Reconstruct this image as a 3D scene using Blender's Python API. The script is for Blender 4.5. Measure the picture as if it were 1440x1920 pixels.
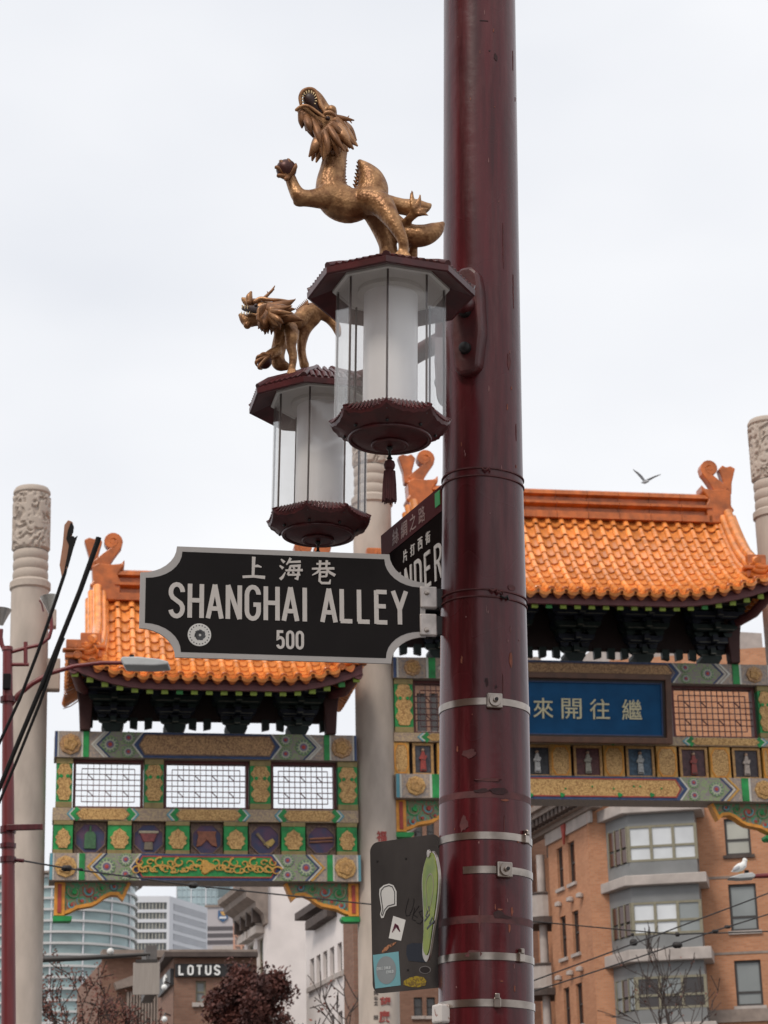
import bpy, bmesh, math, random
from mathutils import Vector, Matrix, Quaternion
R = math.radians
random.seed(7)
for o in list(bpy.data.objects): bpy.data.objects.remove(o)
scn = bpy.context.scene
col = scn.collection

# ------------------------------------------------------------------ camera, sky, sun, exposure
F = 4100.0                                   # focal length in photo pixels (1440 x 1920)
TH, ROLL = R(18.9), R(-1.3)
CAM = Vector((0, 0, 1.6))
_cx, _cy, _cz = Vector((1, 0, 0)), Vector((0, -math.sin(TH), math.cos(TH))), Vector((0, -math.cos(TH), -math.sin(TH)))
CX = math.cos(ROLL) * _cx + math.sin(ROLL) * _cy
CY = -math.sin(ROLL) * _cx + math.cos(ROLL) * _cy
cam_d = bpy.data.cameras.new('camera'); cam = bpy.data.objects.new('camera', cam_d); col.objects.link(cam)
m = Matrix((CX, CY, _cz)).transposed().to_4x4(); m.translation = CAM
cam.matrix_world = m
cam_d.sensor_fit = 'VERTICAL'; cam_d.sensor_height = 36; cam_d.sensor_width = 27
cam_d.lens = F / 1920 * 36
cam_d.clip_start = 0.1; cam_d.clip_end = 3000
cam_d.dof.use_dof = True; cam_d.dof.focus_distance = 6.9; cam_d.dof.aperture_fstop = 13.0
scn.camera = cam
scn.cycles.transparent_max_bounces = 32
scn.render.resolution_x, scn.render.resolution_y = 768, 1024

world = bpy.data.worlds.new('World'); scn.world = world; world.use_nodes = True
nt = world.node_tree; nt.nodes.clear()
def wn(t, **k):
    n = nt.nodes.new(t)
    for a, b in k.items(): setattr(n, a, b)
    return n
SUN_EL, SUN_AZ = R(50), R(212)               # azimuth clockwise from +Y: behind the viewer, to the left
out = wn('ShaderNodeOutputWorld'); bg = wn('ShaderNodeBackground')
sky = wn('ShaderNodeTexSky', sky_type='NISHITA', sun_disc=False, sun_elevation=SUN_EL, sun_rotation=SUN_AZ)
sky.dust_density = 3.0
sk = wn('ShaderNodeVectorMath', operation='SCALE'); sk.inputs['Scale'].default_value = 0.10
tc = wn('ShaderNodeTexCoord')
mp = wn('ShaderNodeMapping'); mp.inputs['Scale'].default_value = (1.0, 1.0, 2.2)
nz = wn('ShaderNodeTexNoise'); nz.inputs['Scale'].default_value = 2.6; nz.inputs['Detail'].default_value = 4; nz.inputs['Roughness'].default_value = 0.45
cr = wn('ShaderNodeValToRGB')
cr.color_ramp.elements[0].position = 0.36; cr.color_ramp.elements[0].color = (0.705, 0.725, 0.77, 1)
cr.color_ramp.elements[1].position = 0.66; cr.color_ramp.elements[1].color = (0.87, 0.875, 0.89, 1)
mx = wn('ShaderNodeMix', data_type='RGBA'); mx.inputs[0].default_value = 0.96
L = nt.links.new
L(tc.outputs['Generated'], mp.inputs[0]); L(mp.outputs[0], nz.inputs['Vector']); L(nz.outputs['Fac'], cr.inputs[0])
L(sky.outputs[0], sk.inputs[0]); L(sk.outputs[0], mx.inputs[6]); L(cr.outputs[0], mx.inputs[7])
L(mx.outputs[2], bg.inputs[0]); bg.inputs[1].default_value = 1.0
L(bg.outputs[0], out.inputs[0])

sun_d = bpy.data.lights.new('sun', 'SUN'); sun_d.energy = 1.5; sun_d.angle = R(14); sun_d.color = (1, 0.91, 0.80)
sun = bpy.data.objects.new('sun', sun_d); col.objects.link(sun)
sd = Vector((math.sin(SUN_AZ) * math.cos(SUN_EL), math.cos(SUN_AZ) * math.cos(SUN_EL), math.sin(SUN_EL)))
sun.rotation_euler = sd.to_track_quat('Z', 'Y').to_euler()
sun.location = (0, 0, 60)
vs = scn.view_settings; vs.view_transform = 'Standard'; vs.look = 'None'; vs.exposure = 0.24; vs.gamma = 1.0; vs.use_curve_mapping = False

# ------------------------------------------------------------------ pixel helpers (photo pixels -> places)
def ray(px, py): return (px - 720) / F * CX + (960 - py) / F * CY - _cz
def at(px, py, y):
    d = ray(px, py); return CAM + d * ((y - CAM.y) / d.y)
def atz(px, py, z):
    d = ray(px, py); return CAM + d * ((z - CAM.z) / d.z)
class Plane:
    """upright plane through at(px,py,y), turned by psi about z; local x along it, local y away from the viewer"""
    def __init__(s, px, py, y, psi):
        s.o = at(px, py, y); s.o.z = 0; s.psi = R(psi)
        s.u = Vector((math.cos(s.psi), math.sin(s.psi), 0)); s.n = Vector((-math.sin(s.psi), math.cos(s.psi), 0))
    def uz(s, px, py, off=0.0):
        d = ray(px, py); t = ((s.o - CAM).dot(s.n) + off) / d.dot(s.n)
        p = CAM + d * t - s.o
        return p.dot(s.u), p.z
    def z(s, px, py, off=0.0): return s.uz(px, py, off)[1]
    def x(s, px, py, off=0.0): return s.uz(px, py, off)[0]
    def w(s, x, y, z): return s.o + s.u * x + s.n * y + Vector((0, 0, z))

# ------------------------------------------------------------------ materials
MATS = {}
def M(name, c, rough=0.6, metal=0.0, var=0.12, scale=6.0, bump=0.0, bscale=40.0, c2=None, spec=0.5, coat=0.0, rnd=0.0, thr=None, detail=4.0, distort=0.0, stretch=None):
    """procedural material: colour varied by noise, optional second colour, bump and per-object variation"""
    if name in MATS: return MATS[name]
    mt = bpy.data.materials.new(name); mt.use_nodes = True; t = mt.node_tree; N = t.nodes; K = t.links.new
    p = N['Principled BSDF']; p.inputs['Roughness'].default_value = rough; p.inputs['Metallic'].default_value = metal
    p.inputs['Specular IOR Level'].default_value = spec; p.inputs['Coat Weight'].default_value = coat; p.inputs['Coat Roughness'].default_value = 0.15
    tcn = N.new('ShaderNodeTexCoord'); src = tcn.outputs['Object']
    if stretch:
        mpn = N.new('ShaderNodeMapping'); mpn.inputs['Scale'].default_value = stretch; K(src, mpn.inputs[0]); src = mpn.outputs[0]
    nzn = N.new('ShaderNodeTexNoise'); nzn.inputs['Scale'].default_value = scale; nzn.inputs['Detail'].default_value = detail; nzn.inputs['Distortion'].default_value = distort
    K(src, nzn.inputs['Vector'])
    r = N.new('ShaderNodeValToRGB'); e = r.color_ramp.elements
    lo, hi = thr or (0.3, 0.7)
    e[0].position, e[1].position = lo, hi
    a = c2 if c2 else tuple(x * (1 - var) for x in c); b = c if c2 else tuple(min(1, x * (1 + var)) for x in c)
    e[0].color = (*a, 1); e[1].color = (*b, 1)
    K(nzn.outputs['Fac'], r.inputs[0]); colr = r.outputs[0]
    if rnd:
        oi = N.new('ShaderNodeObjectInfo'); mr = N.new('ShaderNodeMapRange'); mr.inputs[3].default_value = 1 - rnd; mr.inputs[4].default_value = 1 + rnd
        K(oi.outputs['Random'], mr.inputs[0])
        hs = N.new('ShaderNodeHueSaturation'); K(mr.outputs[0], hs.inputs['Value']); K(colr, hs.inputs['Color']); colr = hs.outputs[0]
    K(colr, p.inputs['Base Color'])
    if bump:
        n2 = N.new('ShaderNodeTexNoise'); n2.inputs['Scale'].default_value = bscale; n2.inputs['Detail'].default_value = 5; K(tcn.outputs['Object'], n2.inputs['Vector'])
        bn = N.new('ShaderNodeBump'); bn.inputs['Strength'].default_value = bump; bn.inputs['Distance'].default_value = 0.02
        K(n2.outputs['Fac'], bn.inputs['Height']); K(bn.outputs[0], p.inputs['Normal'])
    MATS[name] = mt; return mt

# ------------------------------------------------------------------ mesh builder
class MB:
    def __init__(s): s.v = []; s.f = []; s.m = []; s.k = 0
    def use(s, k):
        """material slot for the faces that follow"""
        s.m += [s.k] * (len(s.f) - len(s.m)); s.k = k; return s
    def add(s, vs, fs):
        k = len(s.v); s.v += [tuple(x) for x in vs]; s.f += [tuple(i + k for i in f) for f in fs]; return s
    def box(s, x0, x1, y0, y1, z0, z1, M4=None):
        vs = [(x, y, z) for z in (z0, z1) for y in (y0, y1) for x in (x0, x1)]
        if M4: vs = [M4 @ Vector(q) for q in vs]
        return s.add(vs, [(0, 2, 3, 1), (4, 5, 7, 6), (0, 1, 5, 4), (2, 6, 7, 3), (0, 4, 6, 2), (1, 3, 7, 5)])
    def prism(s, pts, y0, y1):
        """polygon in x,z (counter-clockwise seen from -y) extruded from y0 (front) to y1"""
        n = len(pts)
        vs = [(x, y0, z) for x, z in pts] + [(x, y1, z) for x, z in pts]
        return s.add(vs, [tuple(range(n)), tuple(range(2 * n - 1, n - 1, -1))] + [(i, i + n, (i + 1) % n + n, (i + 1) % n) for i in range(n)])
    def ring(s, outer, inner, y0, y1):
        """band between two outlines of equal count"""
        n = len(outer)
        vs = [(x, y0, z) for x, z in outer] + [(x, y0, z) for x, z in inner] + [(x, y1, z) for x, z in outer] + [(x, y1, z) for x, z in inner]
        fs = []
        for i in range(n):
            j = (i + 1) % n
            fs += [(i, j, j + n, i + n), (i + 2 * n, i + 3 * n, j + 3 * n, j + 2 * n), (i, i + 2 * n, j + 2 * n, j), (i + n, j + n, j + 3 * n, i + 3 * n)]
        return s.add(vs, fs)
    def ribbon(s, pts, w, y0, y1):
        """stroke along x,z points; w is one width or one per point"""
        n = len(pts); ws = w if isinstance(w, (list, tuple)) else [w] * n
        lft, rgt = [], []
        for i in range(n):
            a = Vector(pts[max(0, i - 1)]); b = Vector(pts[min(n - 1, i + 1)]); c = Vector(pts[i])
            d1 = (c - a); d2 = (b - c)
            if d1.length < 1e-9: d1 = d2
            if d2.length < 1e-9: d2 = d1
            d1 = d1.normalized(); d2 = d2.normalized(); t = (d1 + d2)
            t = t.normalized() if t.length > 1e-6 else d1
            nn = Vector((-t.y, t.x)); k = ws[i] / 2 / max(0.45, nn.dot(Vector((-d1.y, d1.x))))
            lft.append(c + nn * k); rgt.append(c - nn * k)
        vs = [(p.x, y0, p.y) for p in lft] + [(p.x, y0, p.y) for p in rgt] + [(p.x, y1, p.y) for p in lft] + [(p.x, y1, p.y) for p in rgt]
        fs = []
        for i in range(n - 1):
            fs += [(i, i + n, i + n + 1, i + 1), (i + 2 * n, i + 1 + 2 * n, i + 1 + 3 * n, i + 3 * n), (i, i + 1, i + 1 + 2 * n, i + 2 * n), (i + n, i + 3 * n, i + 1 + 3 * n, i + 1 + n)]
        fs += [(0, 2 * n, 3 * n, n), (n - 1, 2 * n - 1, 4 * n - 1, 3 * n - 1)]
        return s.add(vs, fs)
    def tube(s, pts, r, n=8, cap=True):
        pts = [Vector(p) for p in pts]; k = len(pts); rs = r if isinstance(r, (list, tuple)) else [r] * k
        base = len(s.v); up = None
        for i in range(k):
            t = (pts[min(k - 1, i + 1)] - pts[max(0, i - 1)]).normalized()
            if up is None:
                up = Vector((0, 0, 1)) if abs(t.z) < 0.9 else Vector((1, 0, 0))
            a = up - t * up.dot(t); a.normalize(); up = a; b = t.cross(a)
            for j in range(n):
                q = 2 * math.pi * j / n
                s.v.append(tuple(pts[i] + (a * math.cos(q) + b * math.sin(q)) * rs[i]))
        for i in range(k - 1):
            for j in range(n):
                j2 = (j + 1) % n
                s.f.append((base + i * n + j, base + i * n + j2, base + (i + 1) * n + j2, base + (i + 1) * n + j))
        if cap:
            s.f.append(tuple(base + j for j in reversed(range(n)))); s.f.append(tuple(base + (k - 1) * n + j for j in range(n)))
        return s
    def lathe(s, prof, n=24, cx=0, cy=0, closed=False, rot=0.0):
        base = len(s.v)
        for r, z in prof:
            for j in range(n):
                q = 2 * math.pi * j / n + rot; s.v.append((cx + r * math.cos(q), cy + r * math.sin(q), z))
        k = len(prof)
        for i in range(k - 1):
            for j in range(n):
                j2 = (j + 1) % n
                s.f.append((base + i * n + j, base + i * n + j2, base + (i + 1) * n + j2, base + (i + 1) * n + j))
        if not closed:
            s.f.append(tuple(base + j for j in reversed(range(n)))); s.f.append(tuple(base + (k - 1) * n + j for j in range(n)))
        return s
    def ball(s, c, r, n=10, sc=(1, 1, 1), M3=None):
        base = len(s.v); c = Vector(c)
        for i in range(n + 1):
            a = math.pi * i / n
            for j in range(2 * n):
                q = math.pi * j / n
                d = Vector((math.sin(a) * math.cos(q) * r * sc[0], math.sin(a) * math.sin(q) * r * sc[1], math.cos(a) * r * sc[2]))
                if M3: d = M3 @ d
                s.v.append(tuple(c + d))
        for i in range(n):
            for j in range(2 * n):
                j2 = (j + 1) % (2 * n)
                s.f.append((base + i * 2 * n + j, base + (i + 1) * 2 * n + j, base + (i + 1) * 2 * n + j2, base + i * 2 * n + j2))
        return s
    def disc(s, cx, cz, prof, n=20, y=0.0, lobes=0, amp=0.0):
        """relief disc in the x,z plane: prof = list of (radius, y offset)"""
        base = len(s.v)
        for r, dy in prof:
            for j in range(n):
                q = 2 * math.pi * j / n; rr = r * (1 + amp * math.cos(lobes * q))
                s.v.append((cx + rr * math.cos(q), y + dy, cz + rr * math.sin(q)))
        for i in range(len(prof) - 1):
            for j in range(n):
                j2 = (j + 1) % n
                s.f.append((base + i * n + j, base + i * n + j2, base + (i + 1) * n + j2, base + (i + 1) * n + j))
        s.f.append(tuple(base + (len(prof) - 1) * n + j for j in range(n)))
        return s
    def mesh(s, name, mat=None, smooth=None, fix=True):
        me = bpy.data.meshes.new(name); me.from_pydata(s.v, [], s.f)
        if fix:
            bm = bmesh.new(); bm.from_mesh(me); bmesh.ops.recalc_face_normals(bm, faces=bm.faces); bm.to_mesh(me); bm.free()
        for q in (mat if isinstance(mat, (list, tuple)) else [mat]): me.materials.append(q)
        if s.k or s.m:
            s.use(s.k); me.polygons.foreach_set('material_index', s.m)
        if smooth is not None:
            me.polygons.foreach_set('use_smooth', [True] * len(me.polygons))
            if smooth < 179: me.set_sharp_from_angle(angle=R(smooth))
        me.update(); return me
    def build(s, name, mat, parent=None, smooth=None, bevel=0.0, fix=True):
        o = link(name, s.mesh(name, mat, smooth, fix), parent)
        if bevel:
            b = o.modifiers.new('bevel', 'BEVEL'); b.width = bevel; b.segments = 2; b.limit_method = 'ANGLE'; b.angle_limit = R(35)
        return o
def link(name, me, parent=None):
    o = bpy.data.objects.new(name, me); col.objects.link(o)
    if parent: o.parent = parent
    return o
def thing(name, label, cat, loc=(0, 0, 0), rz=0.0, group=None, rot=None):
    o = bpy.data.objects.new(name, None); col.objects.link(o); o.empty_display_size = 0.1
    o.location = loc; o.rotation_euler = rot if rot is not None else (0, 0, rz)
    return tag(o, label, cat, group)
def tag(o, label=None, cat=None, group=None, kind=None):
    if label: o['label'] = label
    if cat: o['category'] = cat
    if group: o['group'] = group
    if kind: o['kind'] = kind
    return o
def copy_tree(o, parent=None):
    c = o.copy(); col.objects.link(c); c.parent = parent
    for ch in list(o.children): copy_tree(ch, c)
    return c
def circle(cx, cz, r, n=16, a0=0.0, a1=2 * math.pi, rz=None):
    full = abs(a1 - a0 - 2 * math.pi) < 1e-6
    return [(cx + r * math.cos(a0 + (a1 - a0) * i / (n if full else n - 1)), cz + (rz or r) * math.sin(a0 + (a1 - a0) * i / (n if full else n - 1))) for i in range(n)]
def rect(x0, x1, z0, z1): return [(x0, z0), (x1, z0), (x1, z1), (x0, z1)]
def inset(pts, d):
    """shrink a convex-ish outline by d"""
    n = len(pts); res = []
    area = sum(pts[i][0] * pts[(i + 1) % n][1] - pts[(i + 1) % n][0] * pts[i][1] for i in range(n))
    sg = 1 if area > 0 else -1
    for i in range(n):
        a, b, c = Vector(pts[i - 1]), Vector(pts[i]), Vector(pts[(i + 1) % n])
        d1 = (b - a).normalized(); d2 = (c - b).normalized()
        n1 = Vector((-d1.y, d1.x)) * sg; n2 = Vector((-d2.y, d2.x)) * sg; h = (n1 + n2)
        h = h.normalized() if h.length > 1e-6 else n1
        res.append(tuple(b + h * (d / max(0.4, h.dot(n1)))))
    return res
# monoline lettering: every letter a few strokes on a 1 x 1.9 grid
def _arc(cx, cz, rx, rz, a, b, n=9): return [(cx + rx * math.cos(R(a + (b - a) * i / (n - 1))), cz + rz * math.sin(R(a + (b - a) * i / (n - 1)))) for i in range(n)]
H = 1.9
GL = {
 'S': [[(.94, 1.42)] + _arc(.5, 1.42, .44, .42, 10, 180) + [(.08, 1.28), (.2, 1.1), (.8, .78), (.93, .6)] + _arc(.5, .48, .44, .42, 0, -170)],
 'H': [[(0.06, 0), (0.06, H)], [(.94, 0), (.94, H)], [(0.06, .98), (.94, .98)]],
 'A': [[(0, 0), (.5, H)], [(.5, H), (1, 0)], [(.17, .55), (.83, .55)]],
 'N': [[(.06, 0), (.06, H)], [(.06, H), (.94, 0)], [(.94, 0), (.94, H)]],
 'G': [[(.93, 1.42)] + _arc(.5, 1.4, .44, .44, 10, 180) + _arc(.5, .5, .44, .44, 180, 360) + [(.94, .85), (.55, .85)]],
 'I': [[(.16, 0), (.16, H)]],
 'L': [[(.06, H), (.06, .09)], [(-.04, .09), (.85, .09)]],
 'E': [[(.06, H), (.06, 0)], [(.06, .09), (.88, .09)], [(.06, 1.0), (.78, 1.0)], [(.06, H - .09), (.86, H - .09)]],
 'Y': [[(0, H), (.5, .85)], [(1, H), (.5, .85)], [(.5, .95), (.5, 0)]],
 'P': [[(.06, 0), (.06, H)], [(.06, H - .09), (.5, H - .09)] + _arc(.5, 1.38, .44, .43, 90, -90) + [(.06, .95)]],
 'D': [[(.06, 0), (.06, H)], [(.06, H - .09), (.45, H - .09)] + _arc(.45, 1.35, .48, .46, 90, 0, 6) + _arc(.45, .55, .48, .46, 0, -90, 6) + [(.06, .09)]],
 'R': [[(.06, 0), (.06, H)], [(.06, H - .09), (.5, H - .09)] + _arc(.5, 1.38, .44, .43, 90, -90) + [(.06, .95)], [(.5, .95), (.98, 0)]],
 'O': [_arc(.5, 1.4, .44, .42, 180, 0) + _arc(.5, .5, .44, .42, 0, -180) + [(.06, 1.4)]],
 'T': [[(.5, 0), (.5, H)], [(0, H - .09), (1, H - .09)]],
 'U': [[(.06, H), (.06, .5)] + _arc(.5, .5, .44, .42, 180, 360) + [(.94, H)]],
 '0': [_arc(.5, 1.4, .42, .42, 180, 0) + _arc(.5, .5, .42, .42, 0, -180) + [(.08, 1.4)]],
 '5': [[(.9, H - .09), (.14, H - .09), (.12, 1.05)] + _arc(.48, .75, .44, .42, 125, 0, 6) + _arc(.48, .5, .44, .42, 0, -165, 8)],
 'C': [[(.93, 1.42)] + _arc(.5, 1.4, .44, .44, 10, 180) + _arc(.5, .5, .44, .44, 180, 350)],
}
GW = {'I': 0.32, 'L': 0.9, 'E': 0.93}
def lettering(mb, text, x, z, h, wid, gap, stroke, y0, y1):
    """h height, wid letter width, gap between letters; returns the end x"""
    for ch in text:
        if ch == ' ': x += wid * 0.75; continue
        for k, st in enumerate(GL[ch]): mb.ribbon([(x + a * wid, z + b / H * h) for a, b in st], stroke, y0 - 0.0003 * k, y1)
        x += GW.get(ch, 1.0) * wid + gap
    return x - gap
_fonts = {}
def glyph(mb, ch, cx, cz, w, h, y0, y1, bold=0.012, shear=0.0):
    """a character from Blender's built-in type, fitted into a w x h box in the x,z plane"""
    key = (ch, bold, shear)
    if key not in _fonts:
        cu = bpy.data.curves.new('type', 'FONT'); cu.body = ch; cu.offset = bold; cu.resolution_u = 3; cu.shear = shear
        ob = bpy.data.objects.new('type', cu); col.objects.link(ob)
        me = bpy.data.meshes.new_from_object(ob.evaluated_get(bpy.context.evaluated_depsgraph_get()))
        _fonts[key] = ([tuple(v.co) for v in me.vertices], [tuple(p.vertices) for p in me.polygons])
        bpy.data.objects.remove(ob); bpy.data.curves.remove(cu); bpy.data.meshes.remove(me)
    vs, fs = _fonts[key]
    x0, x1 = min(v[0] for v in vs), max(v[0] for v in vs); z0, z1 = min(v[1] for v in vs), max(v[1] for v in vs)
    q = [(cx + ((v[0] - x0) / (x1 - x0) - .5) * w, cz + ((v[1] - z0) / (z1 - z0) - .5) * h) for v in vs]
    n = len(q); edges = {}
    for f in fs:
        for i in range(len(f)): edges[(f[i], f[(i + 1) % len(f)])] = 1
    bd = [e for e in edges if (e[1], e[0]) not in edges]
    mb.add([(x, y0, z) for x, z in q] + [(x, y1, z) for x, z in q], [tuple(reversed(f)) if False else f for f in fs] + [(a, a + n, b + n, b) for a, b in bd])

# ------------------------------------------------------------------ shared materials
stone = M('granite', (0.47, 0.395, 0.335), 0.75, var=0.13, scale=90, bump=0.15, bscale=160, detail=2)
stone_w = M('granite_weathered', (0.455, 0.385, 0.33), 0.78, var=0.16, scale=3.5, bump=0.12, bscale=120, stretch=(1, 1, 0.35))
tile_m = M('orange_glazed_tile', (0.76, 0.265, 0.066), 0.22, var=0.30, scale=7, coat=0.8, rnd=0.27)
tile_d = M('orange_ridge_glaze', (0.46, 0.115, 0.018), 0.32, var=0.35, scale=5, coat=0.15, bump=0.3, bscale=25, rnd=0.05)
deck_m = M('roof_deck', (0.30, 0.09, 0.025), 0.8)
fascia_m = M('maroon_fascia_paint', (0.115, 0.028, 0.03), 0.55, var=0.2, scale=5)
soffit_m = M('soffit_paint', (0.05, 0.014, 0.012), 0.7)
raft_m = M('rafter_end_green', (0.20, 0.27, 0.025), 0.6, var=0.2, scale=9)
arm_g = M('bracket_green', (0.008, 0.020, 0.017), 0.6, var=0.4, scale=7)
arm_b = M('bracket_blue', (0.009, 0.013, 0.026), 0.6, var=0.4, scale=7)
trim_w = M('bracket_edge_paint', (0.16, 0.16, 0.13), 0.6)
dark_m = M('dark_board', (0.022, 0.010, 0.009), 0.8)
green_m = M('green_paint', (0.012, 0.25, 0.055), 0.55, var=0.38, scale=5, distort=0.5)
gold_m = M('gold_paint', (0.45, 0.25, 0.085), 0.5, var=0.35, scale=28, bump=0.5, bscale=40)
gold_y = M('yellow_gold_paint', (0.56, 0.30, 0.06), 0.5, var=0.25, scale=22, bump=0.3, bscale=30)
white_m = M('white_line_paint', (0.58, 0.56, 0.50), 0.6, var=0.1)
navy_m = M('navy_paint', (0.03, 0.055, 0.14), 0.55, var=0.25, scale=9)
sky_m = M('pale_blue_paint', (0.10, 0.30, 0.36), 0.6)
red_m = M('red_paint', (0.36, 0.05, 0.035), 0.6, var=0.2)
rim_m = M('orange_rim_paint', (0.68, 0.28, 0.035), 0.55, var=0.18, scale=12)
tan_m = M('tan_field_paint', (0.43, 0.33, 0.25), 0.65, var=0.25, scale=26, c2=(0.27, 0.235, 0.225), thr=(0.4, 0.6))
lat_m = M('lattice_red', (0.12, 0.03, 0.028), 0.6, var=0.2)
rail_m = M('olive_rail_paint', (0.26, 0.20, 0.075), 0.6, var=0.2, scale=12)
field_m = M('flower_field', (0.25, 0.33, 0.15), 0.6, c2=(0.25, 0.19, 0.22), thr=(0.44, 0.56), scale=24, distort=1.6, detail=2)
gscroll = M('gold_scroll_on_brown', (0.52, 0.30, 0.13), 0.5, c2=(0.22, 0.11, 0.05), thr=(0.42, 0.55), scale=22, distort=2.2, detail=2, bump=0.4, bscale=22)
gscroll_y = M('gold_scroll_bright', (0.64, 0.39, 0.14), 0.5, c2=(0.32, 0.16, 0.045), thr=(0.42, 0.55), scale=22, distort=2.2, detail=2, bump=0.4, bscale=22)
grscroll = M('gold_scroll_on_green', (0.40, 0.27, 0.08), 0.5, c2=(0.012, 0.22, 0.045), thr=(0.47, 0.53), scale=11, distort=1.6, detail=1.5)
swirl_m = M('painted_swirl', (0.09, 0.30, 0.15), 0.6, c2=(0.30, 0.18, 0.12), thr=(0.44, 0.56), scale=9, distort=3.0, detail=1)
purple_m = M('purple_ground', (0.11, 0.05, 0.10), 0.6, c2=(0.045, 0.05, 0.115), thr=(0.4, 0.6), scale=5)
brownrim = M('brown_filigree', (0.23, 0.14, 0.09), 0.6, c2=(0.11, 0.065, 0.055), thr=(0.42, 0.58), scale=30, distort=1)
blue_b = M('blue_board', (0.008, 0.062, 0.155), 0.55, var=0.15, scale=3, spec=0.12)
frame_b = M('brown_board_frame', (0.085, 0.035, 0.018), 0.5, var=0.25, scale=6)
cream = M('cream_letter', (0.52, 0.47, 0.30), 0.5)

# ------------------------------------------------------------------ ground
asph = M('asphalt', (0.05, 0.05, 0.052), 0.9, var=0.2, scale=60, bump=0.3, bscale=200)
conc = M('concrete_paving', (0.19, 0.18, 0.17), 0.85, var=0.12, scale=12, bump=0.2, bscale=90)
g = MB(); g.box(-1500, 1500, -300, 2600, -0.4, 0.0); tag(g.build('ground', conc), kind='structure')
g = MB(); g.box(-7.5, 9.5, 9, 600, 0.004, 0.008); tag(g.build('road', asph), kind='structure')
for a, b in ((-10.5, -7.5), (9.5, 14.0)):
    g = MB(); g.box(a, b, 9, 600, 0.0, 0.13); tag(g.build('pavement', conc, bevel=0.02), kind='structure')
g = MB(); g.box(-8, 8, -6, 9.0, 0.0, 0.13); tag(g.build('corner_pavement', conc, bevel=0.02), kind='structure')

# ------------------------------------------------------------------ the gate
GP = Plane(400, 1500, 38.0, 9.6)
gate = thing('ceremonial_gate', 'tall Chinese gate with orange tiled roofs, painted beams and grey stone columns', 'gate', GP.o, GP.psi)
from mathutils import noise as mnoise
def column(u, r, z_collar, z_top, lean=0.0):
    mb = MB(); mb.lathe([(r * 1.06, 0), (r * 1.06, 0.5), (r, 0.55), (r, z_collar - 0.12), (r * 0.99, z_collar - 0.06)], 40)
    shaft = mb.build('column', stone_w, gate, 40); shaft.location = (u, 0, 0); shaft.rotation_euler[1] = lean
    c = MB(); h = z_top - z_collar
    c.lathe([(r * 0.9, z_collar - 0.12), (r * 1.09, z_collar - 0.06), (r * 1.09, z_collar + 0.05), (r * 0.95, z_collar + 0.1)], 40)
    c.build('collar', stone, shaft, 40)
    z = z_collar + 0.1; hh = h * 0.30
    for k in range(3):
        b = MB(); zz = z + k * hh / 3; b.lathe([(r * 0.86, zz - 0.01), (r * 0.93, zz + 0.03), (r * 0.95, zz + hh / 6), (r * 0.93, zz + hh / 3 - 0.03), (r * 0.86, zz + hh / 3)], 36)
        b.build('stone_ring', stone, shaft, 40)
    z += hh; top = z_top - 0.12; n, k = 110, 80; cv = MB()
    for i in range(k + 1):
        zz = z + (top - z) * i / k
        for j in range(n):
            q = 2 * math.pi * j / n; p = Vector((math.cos(q) * 2.6, math.sin(q) * 2.6, zz * 5.2 + u))
            a = mnoise.noise(p + Vector((mnoise.noise(p * 0.7), mnoise.noise(p * 0.7 + Vector((5, 1, 2))), 0)) * 2.4)
            rel = max(-1, min(1, 3.2 * (0.28 - abs(a)) / 0.28)) * 0.5 + 0.5
            edge = min(1, i / 3, (k - i) / 3)
            rr = r * 0.90 + 0.042 * rel * edge
            cv.v.append((rr * math.cos(q), rr * math.sin(q), zz))
    for i in range(k):
        for j in range(n):
            j2 = (j + 1) % n; cv.f.append((i * n + j, i * n + j2, (i + 1) * n + j2, (i + 1) * n + j))
    cv.build('carved_relief', stone, shaft, 60, fix=False)
    t = MB(); t.lathe([(r * 0.92, top - 0.01), (r * 1.0, top + 0.02), (r * 1.0, top + 0.06), (r * 0.90, top + 0.12), (r * 0.6, top + 0.15)], 36); t.build('cap', stone, shaft, 40)
    return shaft
ZC = GP.z(690, 942)
COL = {'l': (-3.14, 0.335, GP.z(60, 1100), GP.z(70, 918), -0.012), 'm': (2.845, 0.355, ZC, ZC + 1.95, 0.006), 'r': (10.74, 0.36, ZC, ZC + 1.95, 0.0), 'e': (16.7, 0.335, GP.z(60, 1100), GP.z(70, 918), 0)}
cols = {k: column(*v) for k, v in COL.items() if k != 'e'}
# red characters carved down the middle column
for i, (ch, px, py, s) in enumerate((('福', 710, 1568, .18), ('大', 709, 1640, .18), ('道', 710, 1720, .18), ('同', 711, 1790, .18), ('望', 719, 1880, .19), ('廣', 717, 1906, .19))):
    g = MB(); u, z = GP.uz(px, py, -0.36); glyph(g, ch, 0, 0, s, s * 1.05, -0.01, 0.01, 0.02)
    o = g.build('red_character', M('carved_red', (0.34, 0.06, 0.05), 0.7), cols['m']); du = u - COL['m'][0]; o.location = (du, -math.sqrt(max(0.01, 0.357 ** 2 - du * du)), z); o.rotation_euler = (0, 0, math.asin(du / 0.36))
for i, py in enumerate((1862, 1872, 1881, 1908)):
    g = MB(); u, z = GP.uz(701, py, -0.33); glyph(g, '同公立田'[i], 0, 0, .07, .07, -0.006, 0.01, 0.02)
    o = g.build('small_inscription', M('carved_black', (0.04, 0.03, 0.03), 0.7), cols['m']); du = u - COL['m'][0]; o.location = (du, -math.sqrt(max(0.01, 0.357 ** 2 - du * du)), z); o.rotation_euler = (0, 0, math.asin(max(-1, du / 0.36)))
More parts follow.
